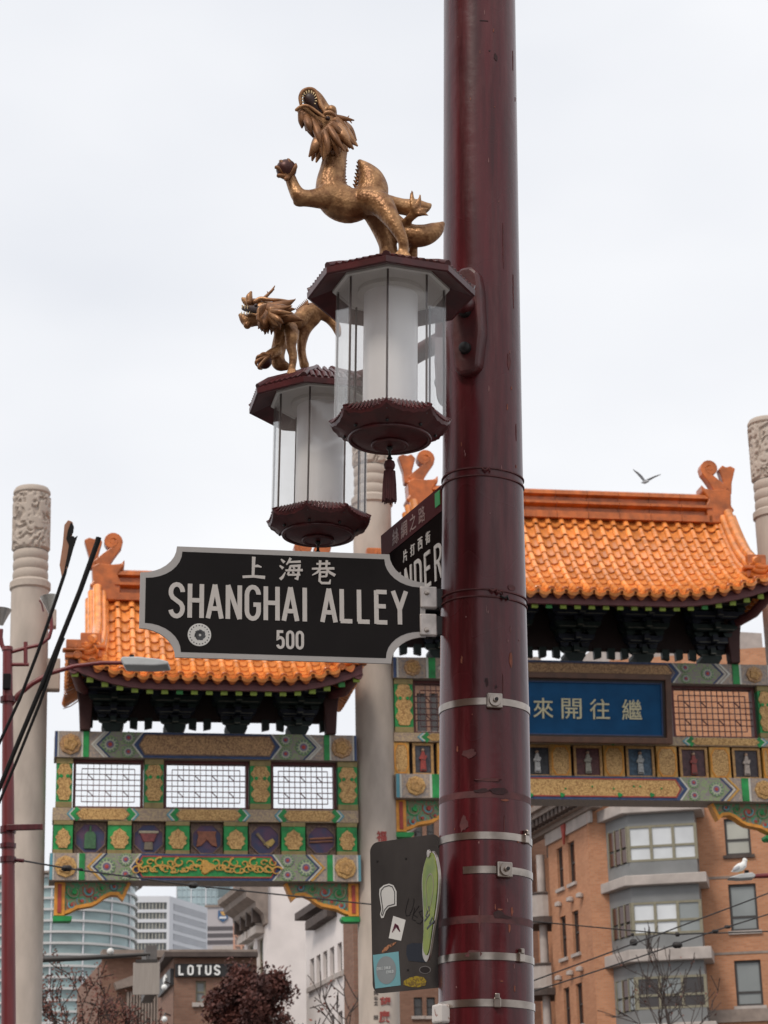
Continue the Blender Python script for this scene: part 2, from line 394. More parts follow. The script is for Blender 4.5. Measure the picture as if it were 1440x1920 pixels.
# stone spur blocks holding the left column to the beams, and lamp fittings on it
for (x0, x1, y0, y1) in ((104, 122, 1146, 1178), (104, 128, 1238, 1296)):
    ua, za = GP.uz(x0, y1); ub, zb = GP.uz(x1, y0); g = MB(); g.box(ua - 0.05 + 3.14, ub + 3.14, -0.12, 0.12, za, zb); g.build('tie_block', stone, cols['l'], bevel=0.02)

# ---- tiled roofs
def make_tiles():
    c = MB(); n = 7                                   # cover tile: half pipe, lower end fatter, closed lip
    for y, r in ((0.0, 0.050), (0.275, 0.068), (0.275, 0.045)):
        for j in range(n):
            a = math.pi * j / (n - 1); c.v.append((r * math.cos(a), y, r * math.sin(a) * 1.05))
    for i in range(2):
        for j in range(n - 1): c.f.append((i * n + j, i * n + j + 1, (i + 1) * n + j + 1, (i + 1) * n + j))
    cover = c.mesh('cover_tile', tile_m, 50)
    c = MB(); n = 6                                   # pan tile: shallow trough with a thick curved lip
    for y, lift in ((0.0, -0.022), (0.29, 0.026), (0.29, -0.03)):
        for j in range(n):
            x = -0.1 + 0.2 * j / (n - 1); c.v.append((x, y + (0.03 * (1 - (x / 0.1) ** 2) if y else 0), lift + 0.038 * (x / 0.1) ** 2 - 0.01))
    for i in range(2):
        for j in range(n - 1): c.f.append((i * n + j, i * n + j + 1, (i + 1) * n + j + 1, (i + 1) * n + j))
    pan = c.mesh('pan_tile', tile_m, 40)
    c = MB(); n = 14; c.add([], [])                   # round eave end
    for y, r in ((-0.01, 0.07), (0.035, 0.07), (0.045, 0.058), (0.036, 0.05)):
        for j in range(n): c.v.append((r * math.cos(2 * math.pi * j / n), y, 0.02 + r * math.sin(2 * math.pi * j / n)))
    for i in range(3):
        for j in range(n): c.f.append((i * n + j, i * n + (j + 1) % n, (i + 1) * n + (j + 1) % n, (i + 1) * n + j))
    c.f.append(tuple(3 * n + j for j in range(n))); end = c.mesh('eave_end_tile', tile_d, 40)
    c = MB(); p = [(-0.095, 0.03), (-0.05, -0.005), (0, -0.02), (0.05, -0.005), (0.095, 0.03), (0.085, -0.03), (0.035, -0.085), (0, -0.1), (-0.035, -0.085), (-0.085, -0.03)]
    c.prism(p, 0.0, 0.03); drip = c.mesh('drip_tile', tile_d)
    return cover, pan, end, drip
T_COVER, T_PAN, T_END, T_DRIP = make_tiles()
BUD = {'cover': 290, 'pan': 290, 'end': 120, 'drip': 120}
def build_roof(ua, ub, ra, rb, ye, zr, ze, cu, nc, clusters, zb, show):
    """eave from ua to ub, ridge from ra to rb, eave at depth -ye, ridge height zr, eave height ze, corner lift cu"""
    uc, hw = (ua + ub) / 2, (ub - ua) / 2
    roof = MB(); BK = 0.66                             # the far eave is shorter
    def P(u, s, back=False):
        t = max(0.0, (abs(u - uc) / hw - 0.42) / 0.58)
        z = ze + (zr - ze) * (0.35 * (1 - s) + 0.65 * max(0.0, 1 - s) ** 1.9) + cu * t ** 2 * s ** 2
        return Vector((u, (ye if back else -ye) * s * (1 + 0.06 * t * t * s), z))
    def s0(u):
        if u < ra: return 0.5 + 0.42 * (ra - u) / (ra - ua)
        if u > rb: return 0.5 + 0.42 * (u - rb) / (ub - rb)
        return 0.0
    nu, ns = 40, 14
    for back in (False, True):
        k = len(roof.v)
        for i in range(nu + 1):
            u = ua + (ub - ua) * i / nu; st = s0(u)
            e_ = max(st + 0.02, BK) if back else 1.0
            for j in range(ns + 1): roof.v.append(tuple(P(u, st + (e_ - st) * j / ns, back)))
        for i in range(nu):
            for j in range(ns): a = k + i * (ns + 1) + j; roof.f.append((a, a + 1, a + ns + 2, a + ns + 1))
    ro = roof.build('roof', deck_m, gate, 40)
    so = MB()                                          # painted soffit below the deck
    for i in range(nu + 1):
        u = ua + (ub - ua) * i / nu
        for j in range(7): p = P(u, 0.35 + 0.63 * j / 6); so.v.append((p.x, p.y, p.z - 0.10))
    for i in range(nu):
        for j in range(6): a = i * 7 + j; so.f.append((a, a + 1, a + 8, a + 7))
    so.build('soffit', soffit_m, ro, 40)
    # tiles
    rest = MB(); sp = 0.252; nrow = int((ub - ua) / sp); u0 = uc - (nrow - 1) * sp / 2
    def frame(u, s):
        p = P(u, s); ps = (P(u, min(1.02, s + 0.02)) - P(u, s - 0.02)).normalized(); pu = (P(u + 0.05, s) - P(u - 0.05, s)).normalized()
        n = pu.cross(ps); n = n if n.z > 0 else -n; x = ps.cross(n)
        mt = Matrix((x, ps, n)).transposed().to_4x4(); mt.translation = p; return mt
    def put(name, me, mt, kind, vis):
        if vis and BUD[kind] > 0:
            BUD[kind] -= 1; o = link(name, me, ro); o.matrix_local = mt
        else:
            rest.add([mt @ v.co for v in me.vertices], [tuple(p.vertices) for p in me.polygons])
    jit = random.Random(3)
    for i in range(nrow):
        u = u0 + i * sp
        for kind, uu in (('cover', u), ('pan', u + sp / 2)):
            if uu > ub - 0.08: continue
            st = s0(uu); ln = sum((P(uu, st + (1 - st) * (k + 1) / 20) - P(uu, st + (1 - st) * k / 20)).length for k in range(20)); n = max(1, round(ln / 0.255)); 
            for k in range(n):
                s = st + (1 - st) * k / n; q = frame(uu + jit.uniform(-.004, .004), s + 0.004)
                q = q @ Matrix.Translation((0, 0, 0.035 if kind == 'cover' else 0.025)) @ Matrix.Rotation(jit.uniform(-.02, .02), 4, 'Z')
                put(kind + '_tile', T_COVER if kind == 'cover' else T_PAN, q, kind, show(uu))
            q = frame(uu, 0.995)
            if kind == 'cover': put('eave_end_tile', T_END, q @ Matrix.Translation((0, 0.03, 0.035)), 'end', show(uu))
            else: put('drip_tile', T_DRIP, q @ Matrix.Translation((0, 0.02, 0.0)), 'drip', show(uu))
    # the far slope gets the same tiles, in one piece
    flip = Matrix.Diagonal((1, -1, 1, 1))
    for i in range(nrow):
        u = u0 + i * sp; st = s0(u); n = round(max(0, BK - st) * 10)
        for k in range(n):
            mt = flip @ frame(u, st + (BK - st) * k / n + 0.004) @ Matrix.Translation((0, 0, 0.035)); rest.add([mt @ v.co for v in T_COVER.vertices], [tuple(p.vertices) for p in T_COVER.polygons])
    tag(rest.build('remaining_tiles', tile_m, ro, 50), kind='stuff')
    # gable walls closing the upper triangle
    for u, sg in ((ra, -1), (rb, 1)):
        gm = MB(); pts = [(P(u, s).y, P(u, s).z) for s in [0.5 * k / 6 for k in range(7)]]; pts += [(-a, b) for a, b in reversed(pts)]
        gm.add([(u, a, b - 0.02) for a, b in pts], [tuple(range(len(pts)))]); gm.build('gable', red_m, ro)
        sl = MB(); st = []
        for k in range(9):                             # side slope below the gable
            v = -1 + (1 + BK) * k / 8
            st.append((Vector((u, v * ye * 0.5, P(u, 0.5).z)), Vector((ua if sg < 0 else ub, v * ye, P(ua if sg < 0 else ub, 1).z - (1 - v * v) * cu * 0.6))))
        for a, b in st: sl.v += [tuple(a), tuple(a.lerp(b, 0.5) - Vector((0, 0, 0.12))), tuple(b)]
        for k in range(8):
            for j in range(2): a = k * 3 + j; sl.f.append((a, a + 1, a + 4, a + 3))
        sl.build('side_slope', tile_m, ro, 60)
        st2 = MB()
        for k in range(1, 16):
            v = -1 + (1 + BK) * k / 16
            a = Vector((u, v * ye * 0.5, P(u, 0.5).z)); b = Vector((ua if sg < 0 else ub, v * ye, P(ua if sg < 0 else ub, 1).z - (1 - v * v) * cu * 0.6))
            st2.tube([a + Vector((0, 0, .03)), a.lerp(b, 0.5) - Vector((0, 0, 0.09)), b + Vector((0, 0, .03))], 0.06, 8)
        tag(st2.build('side_cover_tiles', tile_m, ro, 50), kind='stuff')
    # main ridge in moulded blocks
    prof = [(-0.20, 0.0), (-0.20, 0.13), (-0.10, 0.15), (-0.10, 0.23), (-0.23, 0.27), (-0.23, 0.32), (-0.09, 0.345), (-0.09, 0.44), (-0.19, 0.47), (-0.17, 0.545), (-0.09, 0.59), (0, 0.605)]
    prof = prof + [(-a, b) for a, b in reversed(prof[:-1])]
    nb = max(2, round((rb - ra - 0.5) / 0.62)); w = (rb - ra - 0.5) / nb
    for k in range(nb):
        a = ra + 0.25 + k * w + 0.004; b = a + w - 0.008; mb = MB(); n = len(prof)
        mb.add([(a, y, zr - 0.06 + z) for y, z in prof] + [(b, y, zr - 0.06 + z) for y, z in prof], [tuple(range(n)), tuple(range(2 * n - 1, n - 1, -1))] + [(i, (i + 1) % n, (i + 1) % n + n, i + n) for i in range(n)])
        mb.build('ridge_block', tile_d, ro)
    # ridge-end ornaments: block, scroll and flared fin
    for u, sg in ((ra, -1), (rb, 1)):
        X = lambda q: [(u + sg * a, zr + b) for a, b in (q if sg > 0 else q[::-1])]
        mb = MB(); mb.prism(X([(-0.34, -0.08), (0.12, -0.08), (0.14, 0.12), (0.2, 0.2), (0.14, 0.28), (0.16, 0.56), (0.05, 0.62), (-0.2, 0.60), (-0.36, 0.62), (-0.42, 0.70), (-0.42, 0.56), (-0.36, 0.5), (-0.3, 0.40), (-0.36, 0.28)]), -0.2, 0.2)
        mb.build('ridge_end_block', tile_d, ro, bevel=0.03)
        sc = []
        for k in range(30):                            # curled horn leaning towards the middle of the ridge
            t = k / 29
            if t < 0.42: q = t / 0.42; sc.append((0.02 - 0.34 * q + 0.02 * math.sin(q * 3), 0.58 + 0.40 * q))
            else:
                q = (t - 0.42) / 0.58; a = R(200 - 400 * q); rr = 0.135 * (1 - 0.62 * q); sc.append((-0.20 + rr * math.cos(a) * 1.0, 1.06 + rr * math.sin(a)))
        ws = [0.30 - 0.19 * min(1, k / 12) for k in range(30)]
        mb = MB(); pts = [(u + sg * a, zr + b) for a, b in sc]; mb.ribbon(pts, ws, -0.11, 0.11); mb.build('scroll_finial', tile_d, ro, bevel=0.015)
        mb = MB(); mb.disc(u + sg * -0.20, zr + 1.06, [(0.125, -0.07), (0.11, -0.105), (0.06, -0.09), (0.045, -0.115)], 20); mb.build('scroll_boss', tile_d, ro, 50)
        mb = MB(); mb.prism(X([(0.02, 0.55), (0.2, 0.55), (0.22, 0.78), (0.31, 1.08), (0.22, 1.13), (0.13, 1.10), (0.06, 1.14), (-0.02, 1.06), (0.05, 0.8)]), -0.1, 0.1); mb.build('flared_finial', tile_d, ro, bevel=0.02)
        # descending ridge sweeping out to the corner
        path = []
        for k in range(17):
            s = 0.04 + 0.93 * k / 16; q = max(0.0, (s - 0.42) / 0.55); uu = u + sg * (0.06 + (abs((ub if sg > 0 else ua) - u) - 0.15) * q ** 1.25)
            p = P(uu, max(s, s0(uu) if s > 0.5 else 0)); path.append(p)
        half = 11
        for nm, seq in (('descending_ridge', path[:half]), ('corner_ridge', path[half - 1:])):
            big = nm == 'descending_ridge'; e = 1.0 if big else 0.72
            mb = MB(); up = Vector((0, -0.35, 0.9)).normalized(); sx = Vector((1, 0, 0))
            for dx, dz, r in ((0, 0.30, 0.085), (-0.10, 0.20, 0.07), (0.10, 0.20, 0.07), (-0.14, 0.06, 0.075), (0.14, 0.06, 0.075), (0, 0.1, 0.14)):
                mb.tube([p + sx * dx * e + up * dz * e for p in seq], r * e, 10)
            mb.build(nm, tile_m if big else tile_d, ro, 60)
            p = seq[-1]; mb = MB(); mb.box(p.x - 0.2 * e, p.x + 0.2 * e, p.y - 0.07, p.y + 0.1, p.z - 0.02, p.z + 0.13 * e); mb.box(p.x - 0.26 * e, p.x + 0.26 * e, p.y - 0.12, p.y + 0.06, p.z + 0.13 * e, p.z + 0.20 * e); mb.box(p.x - 0.18 * e, p.x + 0.18 * e, p.y - 0.09, p.y + 0.06, p.z + 0.20 * e, p.z + 0.42 * e)
            mb.build('ridge_stop', tile_d, ro, bevel=0.02)
    # fascia and rafters
    fa = MB(); nn = 48
    for i in range(nn + 1):
        u = ua + 0.03 + (ub - ua - 0.06) * i / nn; p = P(u, 0.985)
        for dy, dz in ((0.02, -0.03), (0.02, -0.20), (0.09, -0.20), (0.09, -0.03)): fa.v.append((p.x, p.y + dy, p.z + dz))
    for i in range(nn):
        for j in range(4): a = i * 4; fa.f.append((a + j, a + (j + 1) % 4, a + 4 + (j + 1) % 4, a + 4 + j))
    fa.f += [(0, 1, 2, 3), (nn * 4, nn * 4 + 3, nn * 4 + 2, nn * 4 + 1)]
    fa.build('fascia', fascia_m, ro, 40)
    nr = int((ub - ua) / sp)
    for i in range(nr):
        u = ua + (ub - ua) * (i + 0.5) / nr; p1 = P(u, 0.94); p0 = P(u, 0.64)
        a = Vector((u, p1.y, p1.z - 0.25)); b = Vector((u, p0.y, p0.z - 0.30)); d = (b - a).normalized(); n = Vector((0, -d.z, d.y))
        mb = MB(); h = 0.055
        vs = [q + Vector((x, 0, 0)) + n * y for q in (a, b) for x, y in ((-h, -h), (h, -h), (h, h), (-h, h))]
        mb.add(vs, [(0, 1, 2, 3), (4, 7, 6, 5), (0, 4, 5, 1), (1, 5, 6, 2), (2, 6, 7, 3), (3, 7, 4, 0)]); mb.build('rafter', soffit_m, ro)
        mb = MB(); mb.add([(u - h, a.y - 0.012, a.z - h), (u + h, a.y - 0.012, a.z - h), (u + h, a.y - 0.012, a.z + h), (u - h, a.y - 0.012, a.z + h), (u - h, a.y + 0.02, a.z - h), (u + h, a.y + 0.02, a.z - h), (u + h, a.y + 0.02, a.z + h), (u - h, a.y + 0.02, a.z + h)], [(0, 1, 2, 3), (4, 7, 6, 5), (0, 4, 5, 1), (1, 5, 6, 2), (2, 6, 7, 3), (3, 7, 4, 0)])
        mb.build('rafter_end', M('rafter_end_bright', (0.02, 0.17, 0.03), 0.6) if (i * 7 + nr) % 11 == 3 else raft_m, ro)
    # wall behind the brackets, with teeth at its foot
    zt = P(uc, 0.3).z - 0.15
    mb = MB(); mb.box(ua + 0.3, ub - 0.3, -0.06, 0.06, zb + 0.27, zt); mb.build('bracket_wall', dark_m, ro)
    for cu_ in clusters:
        bracket_set(cu_, zb, (ze - zb) + 0.40, ye, ro)
    n = int((ub - ua - 0.6) / 0.26)
    for i in range(n):
        u = ua + 0.43 + 0.26 * i
        if min(abs(u - c) for c in clusters) > 0.3:
            mb = MB(); mb.prism([(u - 0.07, zb + 0.3), (u - 0.065, zb + 0.1 + 0.03 * (i % 2)), (u + 0.065, zb + 0.1 + 0.03 * ((i + 1) % 2)), (u + 0.07, zb + 0.3)], -0.1, 0.02); mb.build('valance_tooth', arm_g, ro)
    for u, sg in ((ua + 0.36, -1), (ub - 0.36, 1)):    # tapered corner posts
        mb = MB(); mb.prism([(u - 0.09, zb + 0.004), (u + 0.09, zb + 0.004), (u + 0.12, zb + 0.5), (u + 0.2, zb + 1.0), (u - 0.2, zb + 1.0), (u - 0.12, zb + 0.5)], -0.35, -0.1); mb.build('corner_post', soffit_m, ro, bevel=0.02)
        mb = MB(); a = Vector((u, -0.2, zb + 0.75)); b = P(ub - 0.1 if sg > 0 else ua + 0.1, 0.96) - Vector((0, 0, 0.18)); mb.tube([a, a.lerp(b, 0.5) - Vector((0, 0, 0.12)), b], 0.09, 8); mb.build('corner_beam', fascia_m, ro, 50)
    return ro
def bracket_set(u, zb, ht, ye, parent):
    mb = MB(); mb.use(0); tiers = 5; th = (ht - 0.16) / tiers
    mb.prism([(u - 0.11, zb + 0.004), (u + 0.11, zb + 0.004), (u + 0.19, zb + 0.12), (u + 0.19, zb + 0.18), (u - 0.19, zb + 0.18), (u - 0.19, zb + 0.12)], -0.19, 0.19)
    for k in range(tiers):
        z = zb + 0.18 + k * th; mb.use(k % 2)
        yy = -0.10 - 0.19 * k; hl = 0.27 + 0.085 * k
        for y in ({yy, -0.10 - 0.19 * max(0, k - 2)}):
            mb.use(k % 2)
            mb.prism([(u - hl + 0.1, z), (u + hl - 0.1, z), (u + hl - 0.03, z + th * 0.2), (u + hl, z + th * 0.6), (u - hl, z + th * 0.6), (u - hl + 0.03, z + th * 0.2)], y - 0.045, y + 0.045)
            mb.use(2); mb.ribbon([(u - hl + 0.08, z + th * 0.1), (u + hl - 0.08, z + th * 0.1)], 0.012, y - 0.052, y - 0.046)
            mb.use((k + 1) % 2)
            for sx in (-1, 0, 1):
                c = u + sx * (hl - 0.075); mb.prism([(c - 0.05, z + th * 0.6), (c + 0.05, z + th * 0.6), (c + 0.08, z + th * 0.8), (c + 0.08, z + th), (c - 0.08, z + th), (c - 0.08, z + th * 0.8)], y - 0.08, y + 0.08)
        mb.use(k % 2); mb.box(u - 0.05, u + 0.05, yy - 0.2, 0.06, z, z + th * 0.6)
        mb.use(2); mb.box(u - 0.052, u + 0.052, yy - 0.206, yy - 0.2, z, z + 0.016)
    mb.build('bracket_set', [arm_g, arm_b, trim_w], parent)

LB = dict(u0=-2.79, u1=2.50)
ZL = [GP.z(385, y) for y in (1381, 1429, 1521, 1545, 1607, 1657)]          # levels of the left bay from the top down
ZM = [GP.z(1120, y) for y in (1247, 1285, 1384, 1401, 1462, 1506)]         # and of the main bay
YE_L, YE_M = 1.9, 2.1
build_roof(GP.x(127, 1250, -YE_L), GP.x(682, 1255, -YE_L), GP.x(188, 1100), GP.x(590, 1100), YE_L, GP.z(230, 1124), GP.z(395, 1272, -YE_L), 0.34, 11,
           [GP.x(p, 1340, -0.4) for p in (213, 330, 446, 562)], ZL[0], lambda u: True)
build_roof(GP.x(690, 1060, -YE_M), GP.x(1462, 1060, -YE_M), GP.x(778, 950), GP.x(1352, 950), YE_M, GP.z(1100, 972), GP.z(1085, 1112, -YE_M), 0.42, 11,
           [GP.x(p, 1190, -0.4) for p in (828, 955, 1083, 1211, 1339)], ZM[0], lambda u: GP.x(995, 1050, -1.2) < u)

# ---- painted beams
def gpart(name, mat, fn, parent=gate, **k):
    mb = MB(); fn(mb); return mb.build(name, mat, parent, **k)
def mirror(pts, uc): return [(2 * uc - x, z) for x, z in reversed(pts)]
def flower_mesh(name, r, petals):
    mb = MB()
    mb.use(0).disc(0, 0, [(r, 0.0), (r * 0.97, -0.012), (r * 0.6, -0.012)], 24, lobes=petals, amp=0.06)
    mb.use(1).disc(0, 0, [(r * 0.70, -0.004), (r * 0.66, -0.018), (r * 0.5, -0.018)], 24, lobes=petals, amp=0.10)
    mb.use(2).disc(0, 0, [(r * 0.5, -0.012), (r * 0.46, -0.022), (r * 0.3, -0.022)], 24)
    for q in range(petals):
        t0 = 2 * math.pi * q / petals
        mb.use(1).ribbon([(r * 0.36 * math.cos(t0), r * 0.36 * math.sin(t0)), (r * 0.92 * math.cos(t0), r * 0.92 * math.sin(t0))], [r * 0.04, r * 0.1], -0.022, -0.01)
        mb.use(2).disc(r * 0.80 * math.cos(t0 + 0.26), r * 0.80 * math.sin(t0 + 0.26), [(r * 0.10, -0.01), (r * 0.09, -0.02)], 6)
    mb.use(3).disc(0, 0, [(r * 0.26, -0.02), (r * 0.22, -0.032), (r * 0.1, -0.036)], 14)
    return mb.mesh(name, [M('rosette_green', (0.15, 0.30, 0.10), 0.6), M('rosette_pale', (0.44, 0.45, 0.34), 0.6), M('rosette_violet', (0.17, 0.12, 0.22), 0.6), red_m])
ROS = flower_mesh('rosette', 0.155, 12)
def medallion(mb, cx, cz, r, y):
    mb.use(0).disc(cx, cz, [(r, y), (r * 0.96, y - 0.03), (r * 0.7, y - 0.035)], 24, lobes=8, amp=0.05)
    mb.use(1).disc(cx, cz, [(r * 0.68, y - 0.03), (r * 0.6, y - 0.055), (r * 0.3, y - 0.06), (r * 0.2, y - 0.05)], 20, lobes=5, amp=0.12)
def painted_beam(u0, u1, z0, z1, dep, dull, cart, lw=1.0):
    """a painted crossbeam: end panels, stripes, chevrons, flower fields and a long cartouche"""
    w = (u1 - u0) * lw; uc = (u0 + u1) / 2; zm = (z0 + z1) / 2; h = z1 - z0; y = -dep
    bm_ = gpart('beam', tan_m, lambda m: m.box(u0, u1, -dep, dep, z0, z1))
    for side in (0, 1):
        f = (lambda p: p) if side == 0 else (lambda p: mirror(p, uc))
        X = lambda a: u0 + a * w
        def add(nm, mat, pts, d=0.006, y_=y): gpart(nm, mat, lambda m: m.prism(f(pts), y_ - d, y_ + 0.01), bm_)
        add('edge_stripe', sky_m if not dull else navy_m, rect(X(0) + 0.004, X(0.009), z0 + 0.004, z1 - 0.004)); add('edge_line', white_m, rect(X(0.010), X(0.014), z0 + 0.004, z1 - 0.004))
        mb = MB(); c = X(0.051); c = c if side == 0 else 2 * uc - c
        medallion(mb, c, zm, h * 0.40, y); mb.build('medallion', [gscroll if dull else gscroll_y, gold_m], bm_)
        add('white_line', white_m, rect(X(0.087), X(0.0925), z0 + 0.004, z1 - 0.004), 0.010); add('green_stripe', green_m, rect(X(0.0925), X(0.111), z0 + 0.004, z1 - 0.004), 0.014)
        def chev(nm, mat, a, slope, wd, d):
            add(nm, mat, [(X(a) + slope * h / 2 + wd, z1 - 0.004), (X(a) + slope * h / 2, z1 - 0.004), (X(a), zm), (X(a) + slope * h / 2, z0 + 0.004), (X(a) + slope * h / 2 + wd, z0 + 0.004), (X(a) + wd, zm)], d)
        chev('chevron', gold_y if not dull else white_m, 0.117, 0.95, 0.045, 0.016)
        chev('chevron', white_m, 0.128, 0.95, 0.03, 0.012); chev('chevron', navy_m, 0.136, 0.95, 0.035, 0.010)
        add('flower_field', field_m, [(X(0.143) + 0.475 * h, z1 - 0.004), (X(0.143), zm), (X(0.143) + 0.475 * h, z0 + 0.004), (X(0.258) + 0.4 * h, z0 + 0.004), (X(0.258), zm), (X(0.258) + 0.4 * h, z1 - 0.004)], 0.007)
        for q, (a, b, s) in enumerate(((0.180, 0.0, 1.0), (0.240, 0.27, 1.0), (0.240, -0.27, 1.0))):
            o = link('rosette', ROS, bm_); cxx = X(a); cxx = cxx if side == 0 else 2 * uc - cxx; o.location = (cxx, y - 0.012, zm + b * h); o.scale = (s * h / 0.47 * (0.95 if q == 0 else 0.72),) * 3; o.scale[1] = 0.5
        chev('chevron', white_m, 0.252, 0.75, 0.03, 0.016); chev('chevron', navy_m, 0.2575, 0.75, 0.07, 0.012)
    a, b = u0 + 0.274 * w, 2 * uc - (u0 + 0.274 * w)
    outl = [(a, zm), (a + 0.1, z0 + 0.05), (b - 0.1, z0 + 0.05), (b, zm), (b - 0.1, z1 - 0.04), (a + 0.1, z1 - 0.04)]
    gpart('cartouche_ground', navy_m, lambda m: m.prism([(a - 0.02, zm), (a + 0.12, z0 + 0.004), (b - 0.12, z0 + 0.004), (b + 0.02, zm), (b - 0.12, z1 - 0.004), (a + 0.12, z1 - 0.004)], y - 0.008, y + 0.01), bm_)
    gpart('cartouche_border', red_m if not dull else brownrim, lambda m: m.ring(outl, inset(outl, 0.022), y - 0.022, y), bm_)
    gpart('cartouche', cart, lambda m: m.prism(inset(outl, 0.022), y - 0.016, y), bm_)
    return bm_
def sprig(mb, cx, cz, h, sg, y, seed):
    """raised golden tendrils"""
    rr = random.Random(seed)
    for k in range(20):
        a0 = rr.uniform(0, 6.28); r0 = h * rr.uniform(0.13, 0.26); ox = cx + sg * k * h * 0.168; oz = cz + h * (0.22 * math.cos(k * 2.1) + rr.uniform(-0.06, 0.06))
        pts = [(ox + r0 * (1 - 0.06 * i) * math.cos(a0 + i * 0.55) * 1.2, oz + r0 * (1 - 0.06 * i) * math.sin(a0 + i * 0.55)) for i in range(11)]
        mb.ribbon(pts, [h * (0.095 - 0.006 * i) for i in range(11)], y - 0.022 - 0.0006 * k, y)
tb = painted_beam(LB['u0'], LB['u1'] + 0.03, ZL[1], ZL[0], 0.26, True, gscroll)
bb = painted_beam(LB['u0'] - 0.03, LB['u1'] + 0.06, ZL[5], ZL[4], 0.30, False, green_m)
uc = (LB['u0'] + LB['u1']) / 2 + 0.015
mb = MB()
for sg in (-1, 1): sprig(mb, uc + sg * 0.14, (ZL[4] + ZL[5]) / 2, (ZL[4] - ZL[5]) * 0.72, sg, -0.316, 5)
mb.disc(uc, (ZL[4] + ZL[5]) / 2, [(0.12, -0.316), (0.1, -0.345), (0.04, -0.345)], 16, lobes=3, amp=0.25); mb.build('golden_tendrils', gold_y, bb)
mu0, mu1 = COL['m'][0] + 0.37, COL['r'][0] - 0.37
tm = painted_beam(mu0, mu1, ZM[1], ZM[0], 0.26, True, gscroll, 0.98)
bm2 = painted_beam(mu0, mu1, ZM[5], ZM[4], 0.30, False, gscroll_y, 0.98)
for px in (995, 1054, 1162, 1222):
    u, z = GP.uz(px, 1491, -0.3); gpart('green_leaf_boss', green_m, lambda m: m.disc(u, z, [(0.045, -0.316), (0.035, -0.335), (0.01, -0.335)], 12, lobes=3, amp=0.2), bm2)
for px in (1060, 1110, 1150, 1188, 1200, 1240): # small green sprays
    u, z = GP.uz(px, 1475 + (px % 3) * 4, -0.3); gpart('green_spray', green_m, lambda m: m.disc(u, z, [(0.02, -0.316), (0.012, -0.33)], 8), bm2)

# ---- lattice windows
def lattice(u0, u1, z0, z1, nx, nz):
    wdw = gpart('lattice_window', lat_m, lambda m: m.ring(rect(u0, u1, z0, z1), inset(rect(u0, u1, z0, z1), 0.045), -0.09, 0.09))
    a, b, c, d = u0 + 0.045, u1 - 0.045, z0 + 0.045, z1 - 0.045; dx, dz = (b - a) / nx, (d - c) / nz
    special = {(i, j) for i in range(2, nx - 2, 3) for j in range(2, nz - 2, 3)}
    mb = MB(); wd = 0.0095
    def seg(p, q): mb.ribbon([(a + p[0] * dx, c + p[1] * dz), (a + q[0] * dx, c + q[1] * dz)], wd, -0.02, 0.02)
    gone = set()
    for i in range(nx + 1):
        for j in range(nz + 1):
            for di, dj in ((1, 0), (0, 1)):
                p, q = (i, j), (i + di, j + dj)
                if q[0] > nx or q[1] > nz or (p, q) in gone or (di and j in (0, nz)) or (dj and i in (0, nx)): continue
                if (p[0] == 0 or q[0] == nx) and di and j in (1, nz - 1): continue
                if (p[1] == 0 or q[1] == nz) and dj and i in (1, nx - 1): continue
                seg(p, q)
    for i, j in special: seg((i, j + 1), (i + 1, j))
    mb.build('lattice', lat_m, wdw)
def scroll_post(u0, u1, z0, z1, dep=0.2):
    """upright panel: green ground, scalloped golden relief, olive bands above and below"""
    po = gpart('post', green_m, lambda m: m.box(u0, u1, -dep, dep, z0 + 0.004, z1 - 0.004))
    for a, b in ((z0 + 0.004, z0 + 0.10), (z1 - 0.10, z1 - 0.004)): gpart('post_band', rail_m, lambda m: m.box(u0 - 0.003, u1 + 0.003, -dep - 0.012, dep, a, b), po)
    c = (u0 + u1) / 2; hw = (u1 - u0) / 2 * 0.98; h = z1 - z0 - 0.24; zb = z0 + 0.13; L_, Rr = [], []
    for i in range(25):
        t = i / 24; wv = hw * (0.80 + 0.16 * math.cos(t * 2 * math.pi * 3.5 + math.pi * 0.5)) * (1 if 0.04 < t < 0.96 else 0.6)
        Rr.append((c + wv, zb + h * t)); L_.append((c - wv, zb + h * t))
    gpart('gold_relief', gscroll_y if dep < 0.25 else gold_m, lambda m: m.prism(Rr + L_[::-1], -dep - 0.02, -dep + 0.01), po)
    for sx in (-1, 1): gpart('green_eye', green_m, lambda m: m.disc(c + sx * hw * 0.42, zb + h * 0.66, [(0.035, -dep - 0.02), (0.03, -dep - 0.03)], 10), po)
    return po
xs = [(105, 135), (270, 305), (467, 505), (631, 667)]
for a, b in xs: scroll_post(GP.x(a, 1475), GP.x(b, 1475), ZL[2], ZL[1])
for (a, b), n in (((137, 268), 11), ((307, 465), 14), ((507, 629), 11)): lattice(GP.x(a, 1475), GP.x(b, 1475), ZL[2] + 0.004, ZL[1] - 0.004, n, 8)
xm = [(737, 771), (1416, 1441)]
for a, b in xm: scroll_post(GP.x(a, 1335), GP.x(b, 1335), ZM[2], ZM[1])
lattice(GP.x(1258, 1335), GP.x(1413, 1335), ZM[2] + 0.004, ZM[1] - 0.004, 14, 8)
lattice(GP.x(773, 1335), GP.x(925, 1335), ZM[2] + 0.004, ZM[1] - 0.004, 14, 8)
